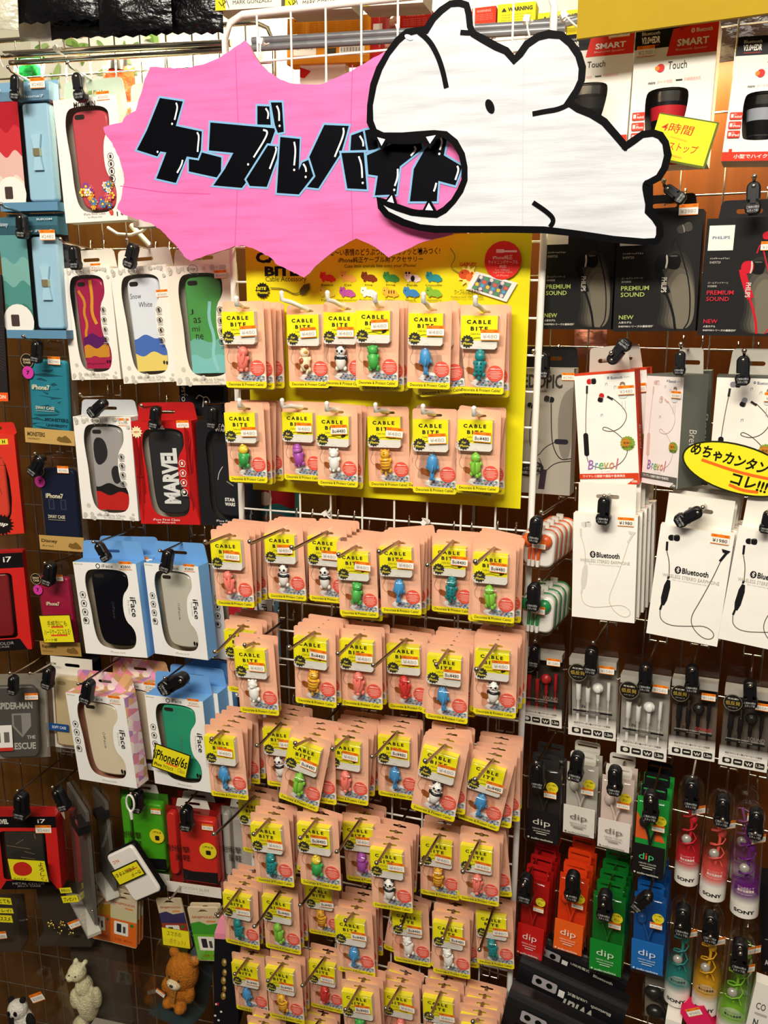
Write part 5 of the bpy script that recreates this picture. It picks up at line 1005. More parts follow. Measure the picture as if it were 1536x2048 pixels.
# ================================================================== earphone boxes, right of the white panel
RA, RB, RC, RD, RE, RF = Z(1016, 0, .33854), Z(1016, 400, .33854), Z(1016, 960, .33854), Z(1100, 1180, .28385), Z(1000, 1468, .34896), Z(1036, 620, .32552)
def PR(zz, TL, TR, BL, d, **k): return Place(RIG, zz(TL), zz(TR), zz(BL), d, **k)
def bt_mark(p, u, v, s, c='1d2f6e', fg='f0ece4'):
    k = p.w / p.h
    p.disc(u, v, s, c, 1.25, 16); p.line([(u - s * .45, v - s * .42 * k), (u + s * .42, v + s * .4 * k), (u, v + s * .85 * k), (u, v - s * .85 * k), (u + s * .42, v - s * .4 * k), (u - s * .45, v + s * .42 * k)], s * .2, fg, 0)
# ------------------------------------------------------------------ cup-shaped speaker boxes
def speaker_box(pl, band, label, stick):
    w, h = pl.w, pl.h; dp = .05; root = thing('boxed_speaker', label, 'boxed speaker', pl.mat())
    hole = [(.17, .50), (.24, .435), (.66, .435), (.73, .50), (.64, .80), (.58, .83), (.27, .83), (.21, .80)]; t = Print(w, h); hp = [t.P(q) for q in chaikin(hole, 2)]
    mb = MB(); carton_shell(mb, w, h, dp, 'e9e4d6', 'f2eee3', hp, '7a7264'); part('carton', mb, root)
    s = MB(); x, z = t.P((.45, .80)); sl = M('0e0e10', .25, 0, 'plastic'); R0, R1 = .185 * w, .265 * w; H = h * .36; y = .03
    prof = [(0, R0, sl), (.1, R0 + .05 * (R1 - R0), M('8b8a86', .2, .9, 'metal')), (.13, R0 + .1 * (R1 - R0), sl), (.45, R0 + .5 * (R1 - R0), M(band, .35, 0, 'rubber')), (.72, R0 + .75 * (R1 - R0), sl), (.80, R0 + .8 * (R1 - R0), M('b9b6ae', .18, 1, 'metal')), (1.0, R1, M('c9c6be', .15, 1, 'metal')), (1.03, R1 * .9, sl)]
    for (f0, r0, m0), (f1, r1, _) in zip(prof, prof[1:]):
        n = 28; v = [(x + r * math.cos(2 * math.pi * i / n), y + min(1, .026 / R1) * r * math.sin(2 * math.pi * i / n), z + f * H - .002) for f, r in ((f0, r0), (f1, r1)) for i in range(n)]
        s.add(v, [(i, (i + 1) % n, n + (i + 1) % n, n + i) for i in range(n)], m0, True)
    s.ball((x, y, z + H * 1.02), (R1 * .9, .022, .005), M('c9c6be', .2, 1, 'metal'), 16, 6); part('cup_speaker', s, root)
    f = MB(); f.flat(hp, .001, THINFILM); part('window_film', f, root)
    p = Print(w, h, -.0001); p.rect(0, 0, 1, .15, '1a1a1c'); p.poly([(.46, .03), (1, .0), (1, .215), (.40, .215), (.43, .12)], 'e2321f'); p.t('Bluetooth', .08, .03, .30, .055, 'e8e4da'); p.t('V3.0+EDR', .08, .065, .31, .115, 'f4f0e6', .04); p.rect(.09, .125, .30, .135, '8a2a20')
    bt_mark(p, .70, .055, .022, 'f4f0e6', 'e2321f'); p.t('Bluetooth', .74, .04, .93, .068, 'f4f0e6', .01); p.t('SMART', .52, .105, .90, .155, 'f4f0e6', .03); p.t('Bluetooth Speaker', .51, .17, .89, .19, 'f6c9bc')
    p.disc(.34, .295, .05, 'd4302c'); p.disc(.30, .295, .028, 'e8862c'); p.t('Touch', .43, .255, .66, .31, '2c2a28', 0); p.t('micro', .20, .385, .29, .405, '4a4642', .02, 0, .2); p.t('カード対応', .31, .38, .50, .405, 'e9a79c'); p.rect(.54, .385, .62, .395, '3a3834'); p.t('有線接続対応', .64, .375, .84, .40, 'e9a79c')
    for i, tt in enumerate(('Android', 'iPhone', 'iPad')):
        v = .60 + i * .075; p.rect(.03, v, .19, v + .058, 'dd3a26', .015); p.rect(.045, v + .014, .08, v + .044, 'f4d8d0', .005); p.t('for', .09, v + .008, .12, v + .02, 'f4d8d0'); p.t(tt, .09, v + .026, .18, v + .046, 'f6e6e0', .02)
    p.rect(0, .925, 1, 1, 'df3520'); p.t('小型でハイクオリティ', .15, .945, .85, .98, 'f6e0d8', .02); p.rect(.08, .90, .12, .935, 'df3520'); part('carton_print', p, root)
    b = MB(); b.plate([(-w / 2, h), (-w / 2 + .02, h + .001), (w / 2, h + .001), (w / 2, h)], dp - .001, dp, paper('1a1a1c')); part('hang_flap', b, root)
    if stick: sticker(root, w, h, *stick)
    return root
pl = PR(RA, (285, 205), (752, 172), (262, 862), .085)
speaker_box(pl, '1a1a1c', 'boxed black cup speaker beside the white animal sign', (.82, .02, .24, -.0012, '¥2700'))
pl = PR(RA, (758, 168), (1250, 118), (706, 985), .10)
speaker_box(pl, 'c4202a', 'boxed cup speaker with a red band, behind a yellow handwritten card', (.14, .165, .22, -.0012, '¥2700'))
pl = PR(RA, (1362, 215), (1860, 190), (1266, 950), .11)
speaker_box(pl, '9fa4ac', 'boxed cup speaker with a silver band, at the right edge', None)
def pop(zz, corners, d, label, build, border='5f6a2a', bg='dfe030', th=.0008, yaw=0):
    pl = Place(RIG, zz(corners[0]), zz(corners[1]), zz(corners[2]), d, yaw=yaw); w, h = pl.w, pl.h; mb = MB(); mb.plate([(-w / 2, 0), (w / 2, 0), (w / 2, h), (-w / 2, h)], 0, th, paper(border)); o = solo('handwritten_card', mb, label, 'card', pl.mat())
    p = Print(w, h, -.00005); p.rect(.0, .03, .965, .95, paper(bg)); build(p); part('handwriting', p, o); return o
def pop4(p):
    p.t('4時間', .10, .165, .64, .375, 'c63a1c', .008, 0, .1); p.line([(.28, .46), (.58, .50)], .03, 'e8b82a', 0)
    p.t('ノンストップ', .05, .555, .80, .745, 'c63a1c', .008, 0, .1); p.line([(.28, .83), (.58, .86)], .03, 'e8b82a', 0); p.t('off', .26, .87, .33, .93, '7a7a2a', 0, 0, .2)
pop(RA, ((895, 672), (1252, 716), (800, 938)), .125, 'yellow handwritten card in front of the red banded speaker box', pop4)
# ------------------------------------------------------------------ black earphone cartons
def bud(p, u, v, s, body, tip, ang=0.0, hl='8b857a'):
    """Printed picture of an in-ear bud, its tip pointing right."""
    k = p.w / p.h; ca, sa = math.cos(ang), math.sin(ang)
    def T(a, b): return (u + (a * ca - b * sa) * s, v + (a * sa + b * ca) * s * k)
    p.poly([T(a, b) for a, b in ((.1, -.5), (.9, -.62), (1.15, -.3), (1.15, .3), (.9, .62), (.1, .5))], tip, 2); p.poly([T(a, b) for a, b in ((-.6, -.5), (.15, -.55), (.3, 0), (.15, .55), (-.6, .5), (-.8, 0))], body, 2)
    p.poly([T(a, b) for a, b in ((-.02, -.52), (.12, -.52), (.2, 0), (.12, .52), (-.02, .52), (.06, 0))], hl, 1); p.poly([T(a, b) for a, b in ((.3, -.5), (.9, -.48), (.9, -.38), (.3, -.36))], '5a5650', 1)
def carton_ear(pl, col, stem, label, logo, stick):
    w, h = pl.w, pl.h; dp = .045; root = thing('earphone_carton', label, 'earphone box', pl.mat()); mb = MB(); carton_shell(mb, w, h, dp, '141315', '1e1d1d'); tab(mb, w, h, .026, dp, M('201f21', .5, 0, 'card'), tw=.8); part('carton', mb, root)
    p = Print(w, h, -.0001); [p.poly([(.5 + q, .98), (.97, .98), (.97, .5 + q * .8), (.75 + q * .3, .28 + q), (.46 + q, .45 + q * .8), (.6 + q * .6, .75)], c_, 3) for q, c_ in ((0, '2a2825'), (.05, '3a3732'), (.10, '4c483f'), (.15, '5f594d'), (.20, '716a5b'))]
    p.line([(.66, .30), (.70, .20), (.78, .36), (.90, .60), (.93, .9), (.86, .98)], .016, stem, 3); bud(p, .78, .15, .095, stem if stem[0] != '1' else '3a3733', '46423c', -.3)
    p.line([(.50, .43), (.54, .52), (.64, .68)], [.020, .026, .024] if False else .085, stem, 2); p.line([(.63, .68), (.72, .83), (.76, .98)], .03, stem, 2); bud(p, .60, .415, .155, stem, '0c0c0d', .02, 'c2bcae'); p.t('PHILIPS', .565, .545, .63, .67, 'cfc9bb', .02, 1)
    if logo: p.rect(.04, .06, .36, .27, 'e9e6dc'); p.t('PHILIPS', .09, .15, .31, .175, '4a5a86', .02)
    p.t('インイヤーヘッドフォン', .08, .33, .33, .345, 'd5d0c4', .02); p.t('SHE9720', .08, .36, .22, .38, 'bcb7ab'); p.t('ゴールデンイヤーと', .08, .535, .34, .553, 'c2bdb0'); p.t('共同開発', .08, .565, .20, .583, 'c2bdb0')
    p.t('PREMIUM', .08, .61, .42, .648, col, .005); p.t('SOUND', .08, .665, .37, .702, col, .005); p.t('NEW', .07, .86, .25, .895, col, .005); p.t('人気モデル', .07, .912, .23, .932, 'e2ddd0', .01); p.t('SHE9700シリーズの最新機種', .07, .946, .50, .965, 'e2ddd0', .01); part('carton_print', p, root)
    if stick: sticker(root, w, h, *stick)
    return root
carton_ear(PR(RB, (212, 70), (648, 62), (197, 757), .075), 'b7c86a', '121113', 'black earphone carton in green print, below the white animal sign', True, None)
carton_ear(PR(RB, (652, 72), (1155, 62), (638, 768), .085), 'b7c86a', '121113', 'black earphone carton in green print, in the middle of three', True, (.83, .0, .22, -.0016, '¥3980'))
carton_ear(PR(RB, (1178, 110), (1660, 95), (1118, 797), .10), 'd62a3c', 'c4182a', 'black earphone carton in red print with red earphone picture', True, (.80, .24, .2, -.0016, '¥3980'))
# ------------------------------------------------------------------ grey, red, pink and white illustrated cartons
pl = PR(RB, (72, 1000), (392, 990), (42, 1730), .055); w, h = pl.w, pl.h
root = thing('earphone_carton', 'grey earphone carton with dark earphone picture, beside the yellow board', 'earphone box', pl.mat()); mb = MB(); carton_shell(mb, w, h, .03, '8f887c', 'a39c8f'); tab(mb, w, h, .03, .03, M('1a191a', .5, 0, 'card')); part('carton', mb, root)
p = Print(w, h, -.0001); p.poly([(.80, .2), (.98, .14), (1, .14), (1, .72), (.78, .7), (.72, .4)], '7f786d', 2); p.t('EDOPIC', .06, .045, .80, .155, '3a3630', .03); p.t('HEADPHONE & MIC', .18, .17, .52, .185, '4a463e', .02)
p.line([(.60, .27), (.62, .5), (.66, .62), (.8, .72), (1, .70)], .018, '2e2a28', 2); p.line([(.24, .33), (.2, .55), (.26, .66), (.38, .70), (.5, .62), (.72, .57)], .014, '2e2a28', 2); p.line([(1, .72), (.7, .74), (.52, .82)], .014, '2e2a28', 2); p.line([(.40, .71), (.46, .76), (.50, .82)], .014, '2e2a28', 2); p.rect(.68, .55, .94, .59, '2a2530', .05); p.poly([(.44, .80), (.56, .80), (.52, .96), (.40, .96)], '3a2c38'); bud(p, .58, .24, .10, '1c1b1d', '2c2a2c', 3.3); bud(p, .22, .29, .085, '1c1b1d', '2c2a2c', .4)
x, z = p.P((.24, .80)); p.flat(ell(x, z, .26 * w, .062 * h, 24, .15), p.up(), ink('2c2a28')); p.t('操作の', .26, .755, .40, .775, 'd8d2c4'); p.t('ネックスタイプで', .06, .785, .44, .81, 'd8d2c4'); p.t('快適に楽しめる!', .08, .82, .42, .845, 'd8d2c4'); p.poly([(-.0 + .02, .985), (.06, .955), (.10, .985), (.06, .97)], '2a2826'); part('carton_print', p, root); sticker(root, w, h, .90, .06, .24, -.0014, '¥2980')
def brev_print(bc, tipc, cord, bandc):
    def f(p):
        bt_mark(p, .57, .055, .018); p.t('Bluetooth', .61, .045, .80, .07, '2a3a70', .01); p.t('Ver4.1', .82, .052, .92, .064, '8a94b0'); bud(p, .27, .075, .085, bc, tipc, 0); p.line([(.21, .11), (.20, .18)], .035, '2c2a2a' if tipc[0] < '5' else bc, 0); p.line([(.20, .18), (.165, .35), (.145, .53)], .011, cord)
        p.rect(.10, .53, .185, .74, '1c1b1d' if tipc[0] < '5' else bc, .04); p.line([(.14, .74), (.16, .80), (.26, .84), (.50, .86), (.70, .82), (.82, .74), (.84, .66), (.78, .60), (.62, .52), (.46, .475), (.42, .51), (.60, .53), (.76, .49), (.86, .40), (.80, .32), (.62, .23)], .011, cord, 2)
        bud(p, .44, .215, .08, bc, tipc, 1.9); p.line([(.54, .215), (.63, .245)], .035, '2c2a2a' if tipc[0] < '5' else bc, 0); p.disc(.80, .12, .045, '8a7460'); p.disc(.80, .135, .03, 'e6d2bc'); p.poly([(.72, .24), (.75, .165), (.85, .165), (.88, .24)], 'd9dcda', 1); p.line([(.78, .26), (.78, .34)], .006, 'b9b4a8', 0); p.line([(.83, .26), (.83, .34)], .006, 'b9b4a8', 0)
        for u, v, c in ((.52, .1, '9aa0b0'), (.66, .13, 'b0a8c0'), (.42, .37, '6f9ab8')): p.line([(u, v + .02), (u, v), (u + .03, v - .004), (u + .03, v + .016)], .006, c, 0)
        p.burst(.84, .635, .125, '7fa23a', 16, .88); p.burst(.81, .63, .08, 'c9862c', 14, .9); p.t('スマートフォン', .75, .595, .92, .61, '2a2410'); p.t('簡単に', .77, .62, .91, .645, '2a2410', 0); p.t('接続可能', .75, .655, .93, .68, '2a2410', 0)
        for s, u0, u1, v0, c in (('B', .15, .25, .775, '9a6ab0'), ('r', .27, .33, .80, '5aa0c0'), ('e', .34, .42, .80, '6ab070'), ('v', .43, .51, .80, 'c0a040'), ('o', .52, .60, .80, 'd0805a'), ('l', .62, .68, .765, 'c86a8a')): p.t(s, u0, v0, u1, .86, c, 0, 0, .25)
        p.t('ビーレボル', .38, .875, .54, .885, '9a948a'); p.rect(0, .90, 1, .945, bandc); p.t('ワイヤレス接続で通話や音楽再生', .06, .91, .78, .935, 'f4efe4', .01); p.poly([(.80, 1), (1, .92), (1, 1)], bandc); p.t('OPEN', .88, .965, .97, .985, 'f4efe4', .02)
    return f
def brev(pl, body, face, tabc, label, prt, dp=.03, stick=(.86, .17, .26, -.0030), sidew=True):
    w, h = pl.w, pl.h; root = thing('earphone_carton', label, 'earphone box', pl.mat()); mb = MB(); carton_shell(mb, w, h, dp, body, face); tab(mb, w, h, .034, dp, paper(tabc), tw=.7); part('carton', mb, root); p = Print(w, h, -.0001, .00004); p.rect(0, 0, 1, .018, body); prt(p); part('carton_print', p, root)
    s = MB(); c = ink('e8e2d6'); k = glyphs('Brevol', 0, .25); s.add([(w / 2 + .0004, dp * (.34 + .3 * b), h * (.30 + .22 * (1 - a))) for a, b in k[0]], k[1], c); part('side_lettering', s, root)
    sticker(root, w, h, *stick, '¥3480'); return root
pl = PR(RF, (345, 392), (715, 368), (388, 1070), .105, yaw=-6)
r = brev(pl, 'd2401f', 'f3efe6', 'b5aea2', 'red and white earphone carton with a red earphone picture', brev_print('c82424', '1a191b', '5a4c40', 'd2401f'))
behind(r, pl, 1, .034, ['red and white earphone carton directly behind the front red one'], side=.008)
pl = PR(RF, (795, 380), (1020, 412), (775, 1052), .115, yaw=-34)
brev(pl, '6a6c62', 'f1e6e2', 'b9b4a8', 'narrow turned earphone carton with pale pink print', brev_print('d9b8b0', 'e6cfc8', 'c9b0a8', '5c5a54'), dp=.05)
pl = PR(RF, (1022, 372), (1190, 378), (1010, 1080), .045)
w, h = pl.w, pl.h; root = thing('earphone_carton', 'grey green window carton showing a white remote, behind the turned pink print carton', 'earphone box', pl.mat()); t = Print(w, h); hp = [t.P(q) for q in rrect(.06, .09, .62, .70, .02)]
mb = MB(); carton_shell(mb, w, h, .035, '5f625a', '8d9086', hp, '8a8468'); part('carton', mb, root); c = MB(); a, b = t.P((.16, .64)), t.P((.54, .24)); c.dome(rrect(a[0], a[1], b[0], b[1], .01), .008, .016, M('e4dfcf', .4, 0, 'plastic'), .003)
for i in range(3): z = a[1] + (b[1] - a[1]) * (.2 + .3 * i); c.box(-.2 * w, .0068, z - .006, -.08 * w, .0085, z + .006, M('d5cfbe', .4, 0, 'plastic'))
part('remote', c, root); f = MB(); f.flat(hp, .001, THINFILM); part('window_film', f, root); p = Print(w, h, -.0002); p.rect(.70, 0, 1, 1, '54574f'); p.t('Brevol', .77, .35, .93, .72, 'c9c6ba', 0, 1, .2); part('carton_print', p, root)
pl = PR(RF, (1225, 392), (1640, 420), (1180, 1090), .10)
brev(pl, '55574f', 'f3ecdf', 'b9b4a8', 'white earphone carton with black earphone picture, behind the yellow oval card', brev_print('8d8894', '1c1b1d', '4a4038', '5c5a54'))
pl = Place(RIG, (1362, 878), (1600, 878), (1362, 998), .145, roll=-14); c = RIG.at(1474, 938, .145)
mb = MB(); PX2 = (RIG.at(1450, 938, .145) - RIG.at(1451, 938, .145)).length; W_, H_ = 116 * PX2, 53 * PX2
mb.plate(ell(0, 0, W_, H_, 40), 0, .001, paper('26240f')); R = Matrix.Translation(c) @ Matrix.Rotation(math.radians(-6.8), 4, 'Z') @ Matrix.Rotation(math.radians(13), 4, 'Y')
ov = solo('handwritten_card', mb, 'yellow oval handwritten card with orange underlines, at the right edge', 'card', R)
p = Print(2 * W_, 2 * H_, -.00005); p.flat(ell(0, 0, W_ * .965, H_ * .93, 40), p.up(), paper('f0e428'))
for (u0, v0, u1, v1) in ((.18, .50, .86, .56), (.48, .83, .74, .89)): p.line([(u0, v0 + .02), ((u0 + u1) / 2, v1), (u1, v0)], .028, 'ee6a24')
p.t('めちゃカンタンです', .06, .20, .95, .47, '1a160a', .03, 0, .1); p.t('コレ!!!', .48, .58, .80, .82, '1a160a', .03)
for q in p.v[:0]: pass
hw = part('handwriting', p, ov); hw.location = (0, 0, -H_)
for v in hw.data.vertices[:40]: v.co.z += H_
# ------------------------------------------------------------------ cased earbuds on short hooks
def ear_case(zz, TL, TR, BL, d, col, label, n, labels):
    pl = PR(zz, TL, TR, BL, d); w, h = pl.w, pl.h; root = thing('cased_earbuds', label, 'earbud case', pl.mat())
    b = MB(); b.dome(rrect(-w * .46, h * .03, w * .46, h * .88, .012), .002, .014, M('e8e4da', .35, 0, 'plastic'), .003); b.box(-w * .1, .006, h * .86, w * .1, .012, h, M('dcd8cc', .35, 0, 'plastic')); part('inner_tray', b, root)
    e = MB(); m = M(col, .3, 0, 'plastic'); e.ball((w * .18, -.001, h * .66), (.011, .007, .011), m, 12, 8); e.tube([(w * .12, -.001, h * .64), (w * .02, -.002, h * .35), (w * .02, -.002, h * .08)], [.004, .003, .002], m, 8)
    for dx in (-.12, -.24): e.tube([(w * dx, -.001, h * .5), (w * dx, -.001, h * .06)], .0024, m, 8)
    e.ball((-w * .3, .0, h * .66), (.01, .007, .01), m, 12, 8); part('earbud', e, root); e = MB()
    for dx in (.02, -.12, -.24): e.tube([(w * dx, -.0022, h * .20), (w * dx, -.0022, h * .05)], .0028, M('f0ede4', .35, 0, 'plastic'), 8)
    part('plug', e, root, 'white plugs')
    f = MB(); f.dome(rrect(-w / 2, 0, w / 2, h * .92, .014), -.008, .017, CLEAR, .004); part('clear_case', f, root); f = MB(); f.dome(rrect(-w * .49, .001, w * .49, h * .91, .014), .0145, .0165, m, .001); part('colour_back', f, root)
    if n == 5 or n == 4: sticker(root, w, h, .55, .40, .40, -.009, '¥1650')
    behind(root, pl, n - 1, .021, labels, side=.002)
ear_case(RC, (88, 262), (292, 290), (70, 505), .13, 'e2622a', 'orange earbuds in a clear case, front of their hook', 5, ['cased orange earbuds %s behind the front case' % s for s in ('next', 'second', 'third', 'fourth')])
ear_case(RC, (82, 640), (285, 668), (62, 892), .125, '1f8a4a', 'green earbuds in a clear case, front of their hook', 4, ['cased green earbuds %s behind the front case' % s for s in ('next', 'second', 'third')])
# ------------------------------------------------------------------ white wireless earphone cartons
def white_ear(pl, fg, cord, rem, label, n, labels, price):
    w, h = pl.w, pl.h; dp = .016; root = thing('earphone_carton', label, 'earphone box', pl.mat(), ); mb = MB(); carton_shell(mb, w, h, dp, 'ece6da', 'f5f1e8'); mb.plate([(-w * .46, h), (w * .44, h), (w * .44, h + .042), (-w * .46, h + .042)], dp - .001, dp, paper('efe9dd'), [rrect(-.016, h + .02, .016, h + .026, .003, 3)]); part('carton', mb, root)
    p = Print(w, h, -.0001); bud(p, .19, .10, .085, fg, fg, -.1); p.line([(.12, .14), (.13, .22)], .032, rem, 0); p.line([(.13, .22), (.19, .32), (.21, .44)], .012, cord); p.line([(.21, .44), (.20, .47)], .03, rem, 0); p.poly([(.17, .47), (.26, .485), (.22, .72), (.13, .705)], rem, 1); p.line([(.165, .71), (.15, .76)], .03, rem, 0)
    p.line([(.15, .76), (.17, .85), (.32, .89), (.60, .86), (.80, .83), (.94, .88), (.92, .94), (.80, .95), (.64, .88), (.58, .78), (.68, .62), (.80, .40), (.88, .22)], .011, cord, 3); p.line([(.86, .24), (.94, .15)], .035, rem, 0); p.poly([(.86, .13), (.98, .14), (.95, .165), (.88, .16)], rem)
    bt_mark(p, .32, .375, .045, '1a191b'); p.t('Bluetooth', .38, .35, .74, .40, '1f1e1d', .02); p.t('WIRELESS STEREO EARPHONE', .12, .42, .90, .45, 'bdb7aa'); p.t('ブルートゥースワイヤレスステレオイヤホン', .26, .462, .76, .475, '8f897c'); part('carton_print', p, root)
    sticker(root, w, h, .82, .05, .25, -.0014, price, True); behind(root, pl, n, .022, labels, side=.003, rise=.001)
pl = PR(RC, (387, 196), (768, 218), (375, 806), .14); white_ear(pl, 'dcd8ce', 'd3cec2', 'd9d5ca', 'white wireless earphone carton with pale earphone picture, front of its hook', 4, ['white wireless earphone carton %s behind the pale one' % s for s in ('next', 'second', 'third', 'fourth')], '¥1980')
pl = PR(RC, (902, 268), (1340, 322), (805, 906), .15); white_ear(pl, '1a191b', '5a4c3c', '1c1b1d', 'white wireless earphone carton with black earphone picture, in the middle', 3, ['white wireless earphone carton %s behind the middle black one' % s for s in ('next', 'second', 'third')], '¥1980')
pl = PR(RC, (1362, 290), (1800, 345), (1218, 940), .15); white_ear(pl, '1a191b', '5a4c3c', '1c1b1d', 'white wireless earphone carton with black earphone picture, cut by the right edge', 2, ['white wireless earphone carton %s behind the right edge one' % s for s in ('next', 'second')], '¥1980')
# ------------------------------------------------------------------ clear boxes with foam-tip earphones
def foam_box(pl, col, back, label, seal=True, price='¥1580'):
    w, h = pl.w, pl.h; dp = .024; root = thing('clear_earphone_box', label, 'earphone box', pl.mat()); b = MB(); b.box(-w / 2 + .001, dp - .002, .001, w / 2 - .001, dp - .0008, h - .002, M(back, .35, 0, 'card')); b.box(-w / 2 + .001, .001, h * .9, w / 2 - .001, dp - .002, h - .001, paper('a9a498')); part('backing_card', b, root)
    e = MB(); m = M(col, .35, 0, 'plastic'); y = .010; P = Print(w, h).P
    for u, v0, v1, r0, r1 in ((.19, .36, .84, .0042, .0030), (.39, .40, .84, .0038, .0026), (.60, .40, .84, .0030, .0022), (.82, .30, .84, .0028, .0018)):
        a, c = P((u, v0)), P((u - .02, v1)); e.tube([(a[0], y, a[1]), ((a[0] * .6 + c[0] * .4), y, a[1] * .6 + c[1] * .4), (a[0] * .58 + c[0] * .42, y, a[1] * .58 + c[1] * .42), (c[0], y, c[1])], [r0, r0, r1, r1 * .8], m, 8)
    a = P((.60, .375)); e.ball((a[0], y - .002, a[1]), (.0085, .006, .0085), m, 12, 8); e.ball((a[0], y - .008, a[1]), (.006, .002, .006), m, 10, 6)
    if col[0] < '9': a = P((.78, .22)); e.tube([(a[0] - .008, y, a[1]), (a[0] + .012, y, a[1])], .0055, m, 10)
    part('earphone', e, root); e = MB(); a = P((.39, .40)); e.tube([(a[0], y, a[1]), (a[0], y, a[1] + .014)], .0018, CHROME, 8); part('plug', e, root, 'chrome jack plug')
    f = MB(); clear_box(f, w, h, dp, CLEAR); f.plate([(-w * .48, h), (w * .48, h), (w * .44, h + .026), (-w * .44, h + .026)], dp - .001, dp, CLEAR); part('plastic_box', f, root)
    p = Print(w, h, -.0004); fm = M('ece7dc', h * .14, h * .27, 'fade'); x0, z0 = p.P((.0, .80)); p.flat([(-w / 2, 0), (w / 2, 0), (w / 2, h * .28), (-w / 2, h * .28)], p.up(), fm)
    p.rect(.10, .655, .92, .678, '1c1b1b', .01); p.t('for SMARTPHONE', .38, .66, .66, .673, 'b5afa2'); p.t('HANDS FREE STEREO EARPHONE', .12, .63, .90, .645, 'c9c3b6'); p.t('SOUND', .56, .58, .90, .625, 'c43a34' if back == '6a5a50' else '8f897c'); p.t('IN', .28, .585, .36, .625, '2a2826', .03)
    p.t('低反発ウレタン製イヤーピース採用', .12, .815, .88, .84, '4a443a', .02); p.rect(.12, .855, .86, .859, '9a9486'); p.rect(.2, .868, .8, .874, 'b9b3a6')
    for i in range(4):
        u = .08 + i * .225; p.rect(u, .89, u + .19, .965, '26241f', .03)
        if i == 0: p.disc(u + .10, .925, .055, 'd9d4c6', .8)
        elif i == 1: p.rect(u + .03, .918, u + .16, .936, 'd9d4c6')
        elif i == 2: p.line([(u + .03, .912), (u + .07, .945), (u + .095, .915), (u + .12, .945), (u + .16, .912)], .02, 'd9d4c6', 0)
        else: p.t('1.2m', u + .02, .908, u + .17, .945, 'd9d4c6', .03)
    if seal: p.disc(.20, .175, .20, '1f1c18', 1.0, 28); p.ring(.20, .175, .19, .008, 'a59c84'); p.t('新感覚!!', .09, .115, .31, .135, 'e2dcc8', .02); p.t('低反発', .05, .155, .35, .205, 'c9a843', .0); p.t('イヤーピース', .10, .225, .30, .24, 'e2dcc8')
    part('box_print', p, root); sticker(root, w, h, .80, .10 if col[0] > '9' else .17, .30, -.0022, price); return root
foam_box(PR(RC, (68, 1010), (322, 1032), (58, 1432), .08), 'b01c22', '3a352f', 'clear earphone box with red earphones, half behind the panda cards')
foam_box(PR(RD, (130, 485), (472, 502), (104, 1022), .09), 'efece4', '9a958a', 'clear earphone box with white earphones, left one of the white pair')
foam_box(PR(RD, (492, 600), (852, 642), (455, 1152), .105), 'efece4', '9a958a', 'clear earphone box with white earphones, right one of the white pair')
foam_box(PR(RD, (856, 632), (1192, 655), (806, 1162), .095), '1c1a1b', '6a5a50', 'clear earphone box with black earphones, third in the row')
foam_box(PR(RD, (1228, 692), (1580, 730), (1166, 1228), .11), '1c1a1b', '5f564c', 'clear earphone box with black earphones, at the right edge')
# ------------------------------------------------------------------ dip packs
def dip(pl, col, cardc, fg, label, n=0, labels=(), multi=False, tint=None, price='¥1600', tabc=None):
    w, h = pl.w, pl.h; dp = .0235; root = thing('clear_earphone_pack', label, 'earphone pack', pl.mat()); b = Print(w, h, .004); b.box(-w * .44, .004, h * .03, w * .44, .006, h * .42, paper(cardc)); b.box(-w * .44, dp - .003, h * .03, w * .44, dp - .002, h * .95, M(col, .4, 0, 'card'))
    if multi: b.y = dp - .0035; b.poly([(.06, .25), (.3, .4), (.5, .58), (.06, .58)], 'e8622c'); b.poly([(.6, .4), (.8, .5), (.9, .58), (.6, .58)], 'e8622c'); b.disc(.35, .2, .12, '1c6a34')
    part('backing_card', b, root); b = MB(); b.plate([q for q in rrect(-w * .36, h * .94, w * .36, h * 1.11, .005)], dp - .002, dp - .001, paper(tabc or col), [rrect(-.016, h * 1.035, .016, h * 1.06, .003)]); part('hang_tab', b, root)
    e = MB(); m = M('1a191b' if multi else col, .3, 0, 'plastic')
    for s in (-1, 1): e.ball((s * w * .2, .014, h * .66), (.008, .007, .009), m, 10, 7); e.tube([(s * w * .18, .013, h * .64), (s * w * .05, .012, h * .5), (0, .011, h * .40)], .0018, m, 6)
    part('earphone', e, root); f = MB(); f.dome(rrect(-w / 2, 0, w / 2, h, .009, 4), -.001, dp, tint or CLEAR, .004); part('clear_case', f, root)
    p = Print(w, h, -.0013); 
    if multi: p.t('d', .24, .655, .39, .735, '4fc07a', .0); p.t('i', .42, .655, .47, .735, 'e2502a'); p.t('p', .51, .675, .66, .755, '4fc07a')
    else: p.t('dip', .26, .655, .74, .755, fg, .0)
    p.t('NEON COLOR', .26, .775, .74, .795, fg); p.rect(.28, .815, .72, .822, fg); p.rect(.36, .84, .64, .85, fg); p.t('audio-technica', .22, .905, .82, .93, fg, .02); p.disc(.15, .915, .03, fg, 1, 10)
    p.disc(.77, .215, .16, 'e6d22a', 1.0, 22); p.t('コード巻き', .66, .17, .88, .195, '3a3410', .02); p.t('使い', .70, .22, .84, .25, '3a3410', .02); part('case_print', p, root); sticker(root, w, h, .72, .31, .34, -.0018, price)
    if n: behind(root, pl, n, .033 if n < 3 else .025, labels, rise=.002)
DN = ('next', 'second', 'third')
def nb(nm, n): return ['%s earphone pack %s behind the front one' % (nm, DN[i]) for i in range(n)]
dip(PR(RE, (138, 190), (352, 208), (108, 618), .10), '2a2726', '1a181a', 'd9d4c6', 'black earphone pack with white lettering, upper row', 1, nb('black', 1))
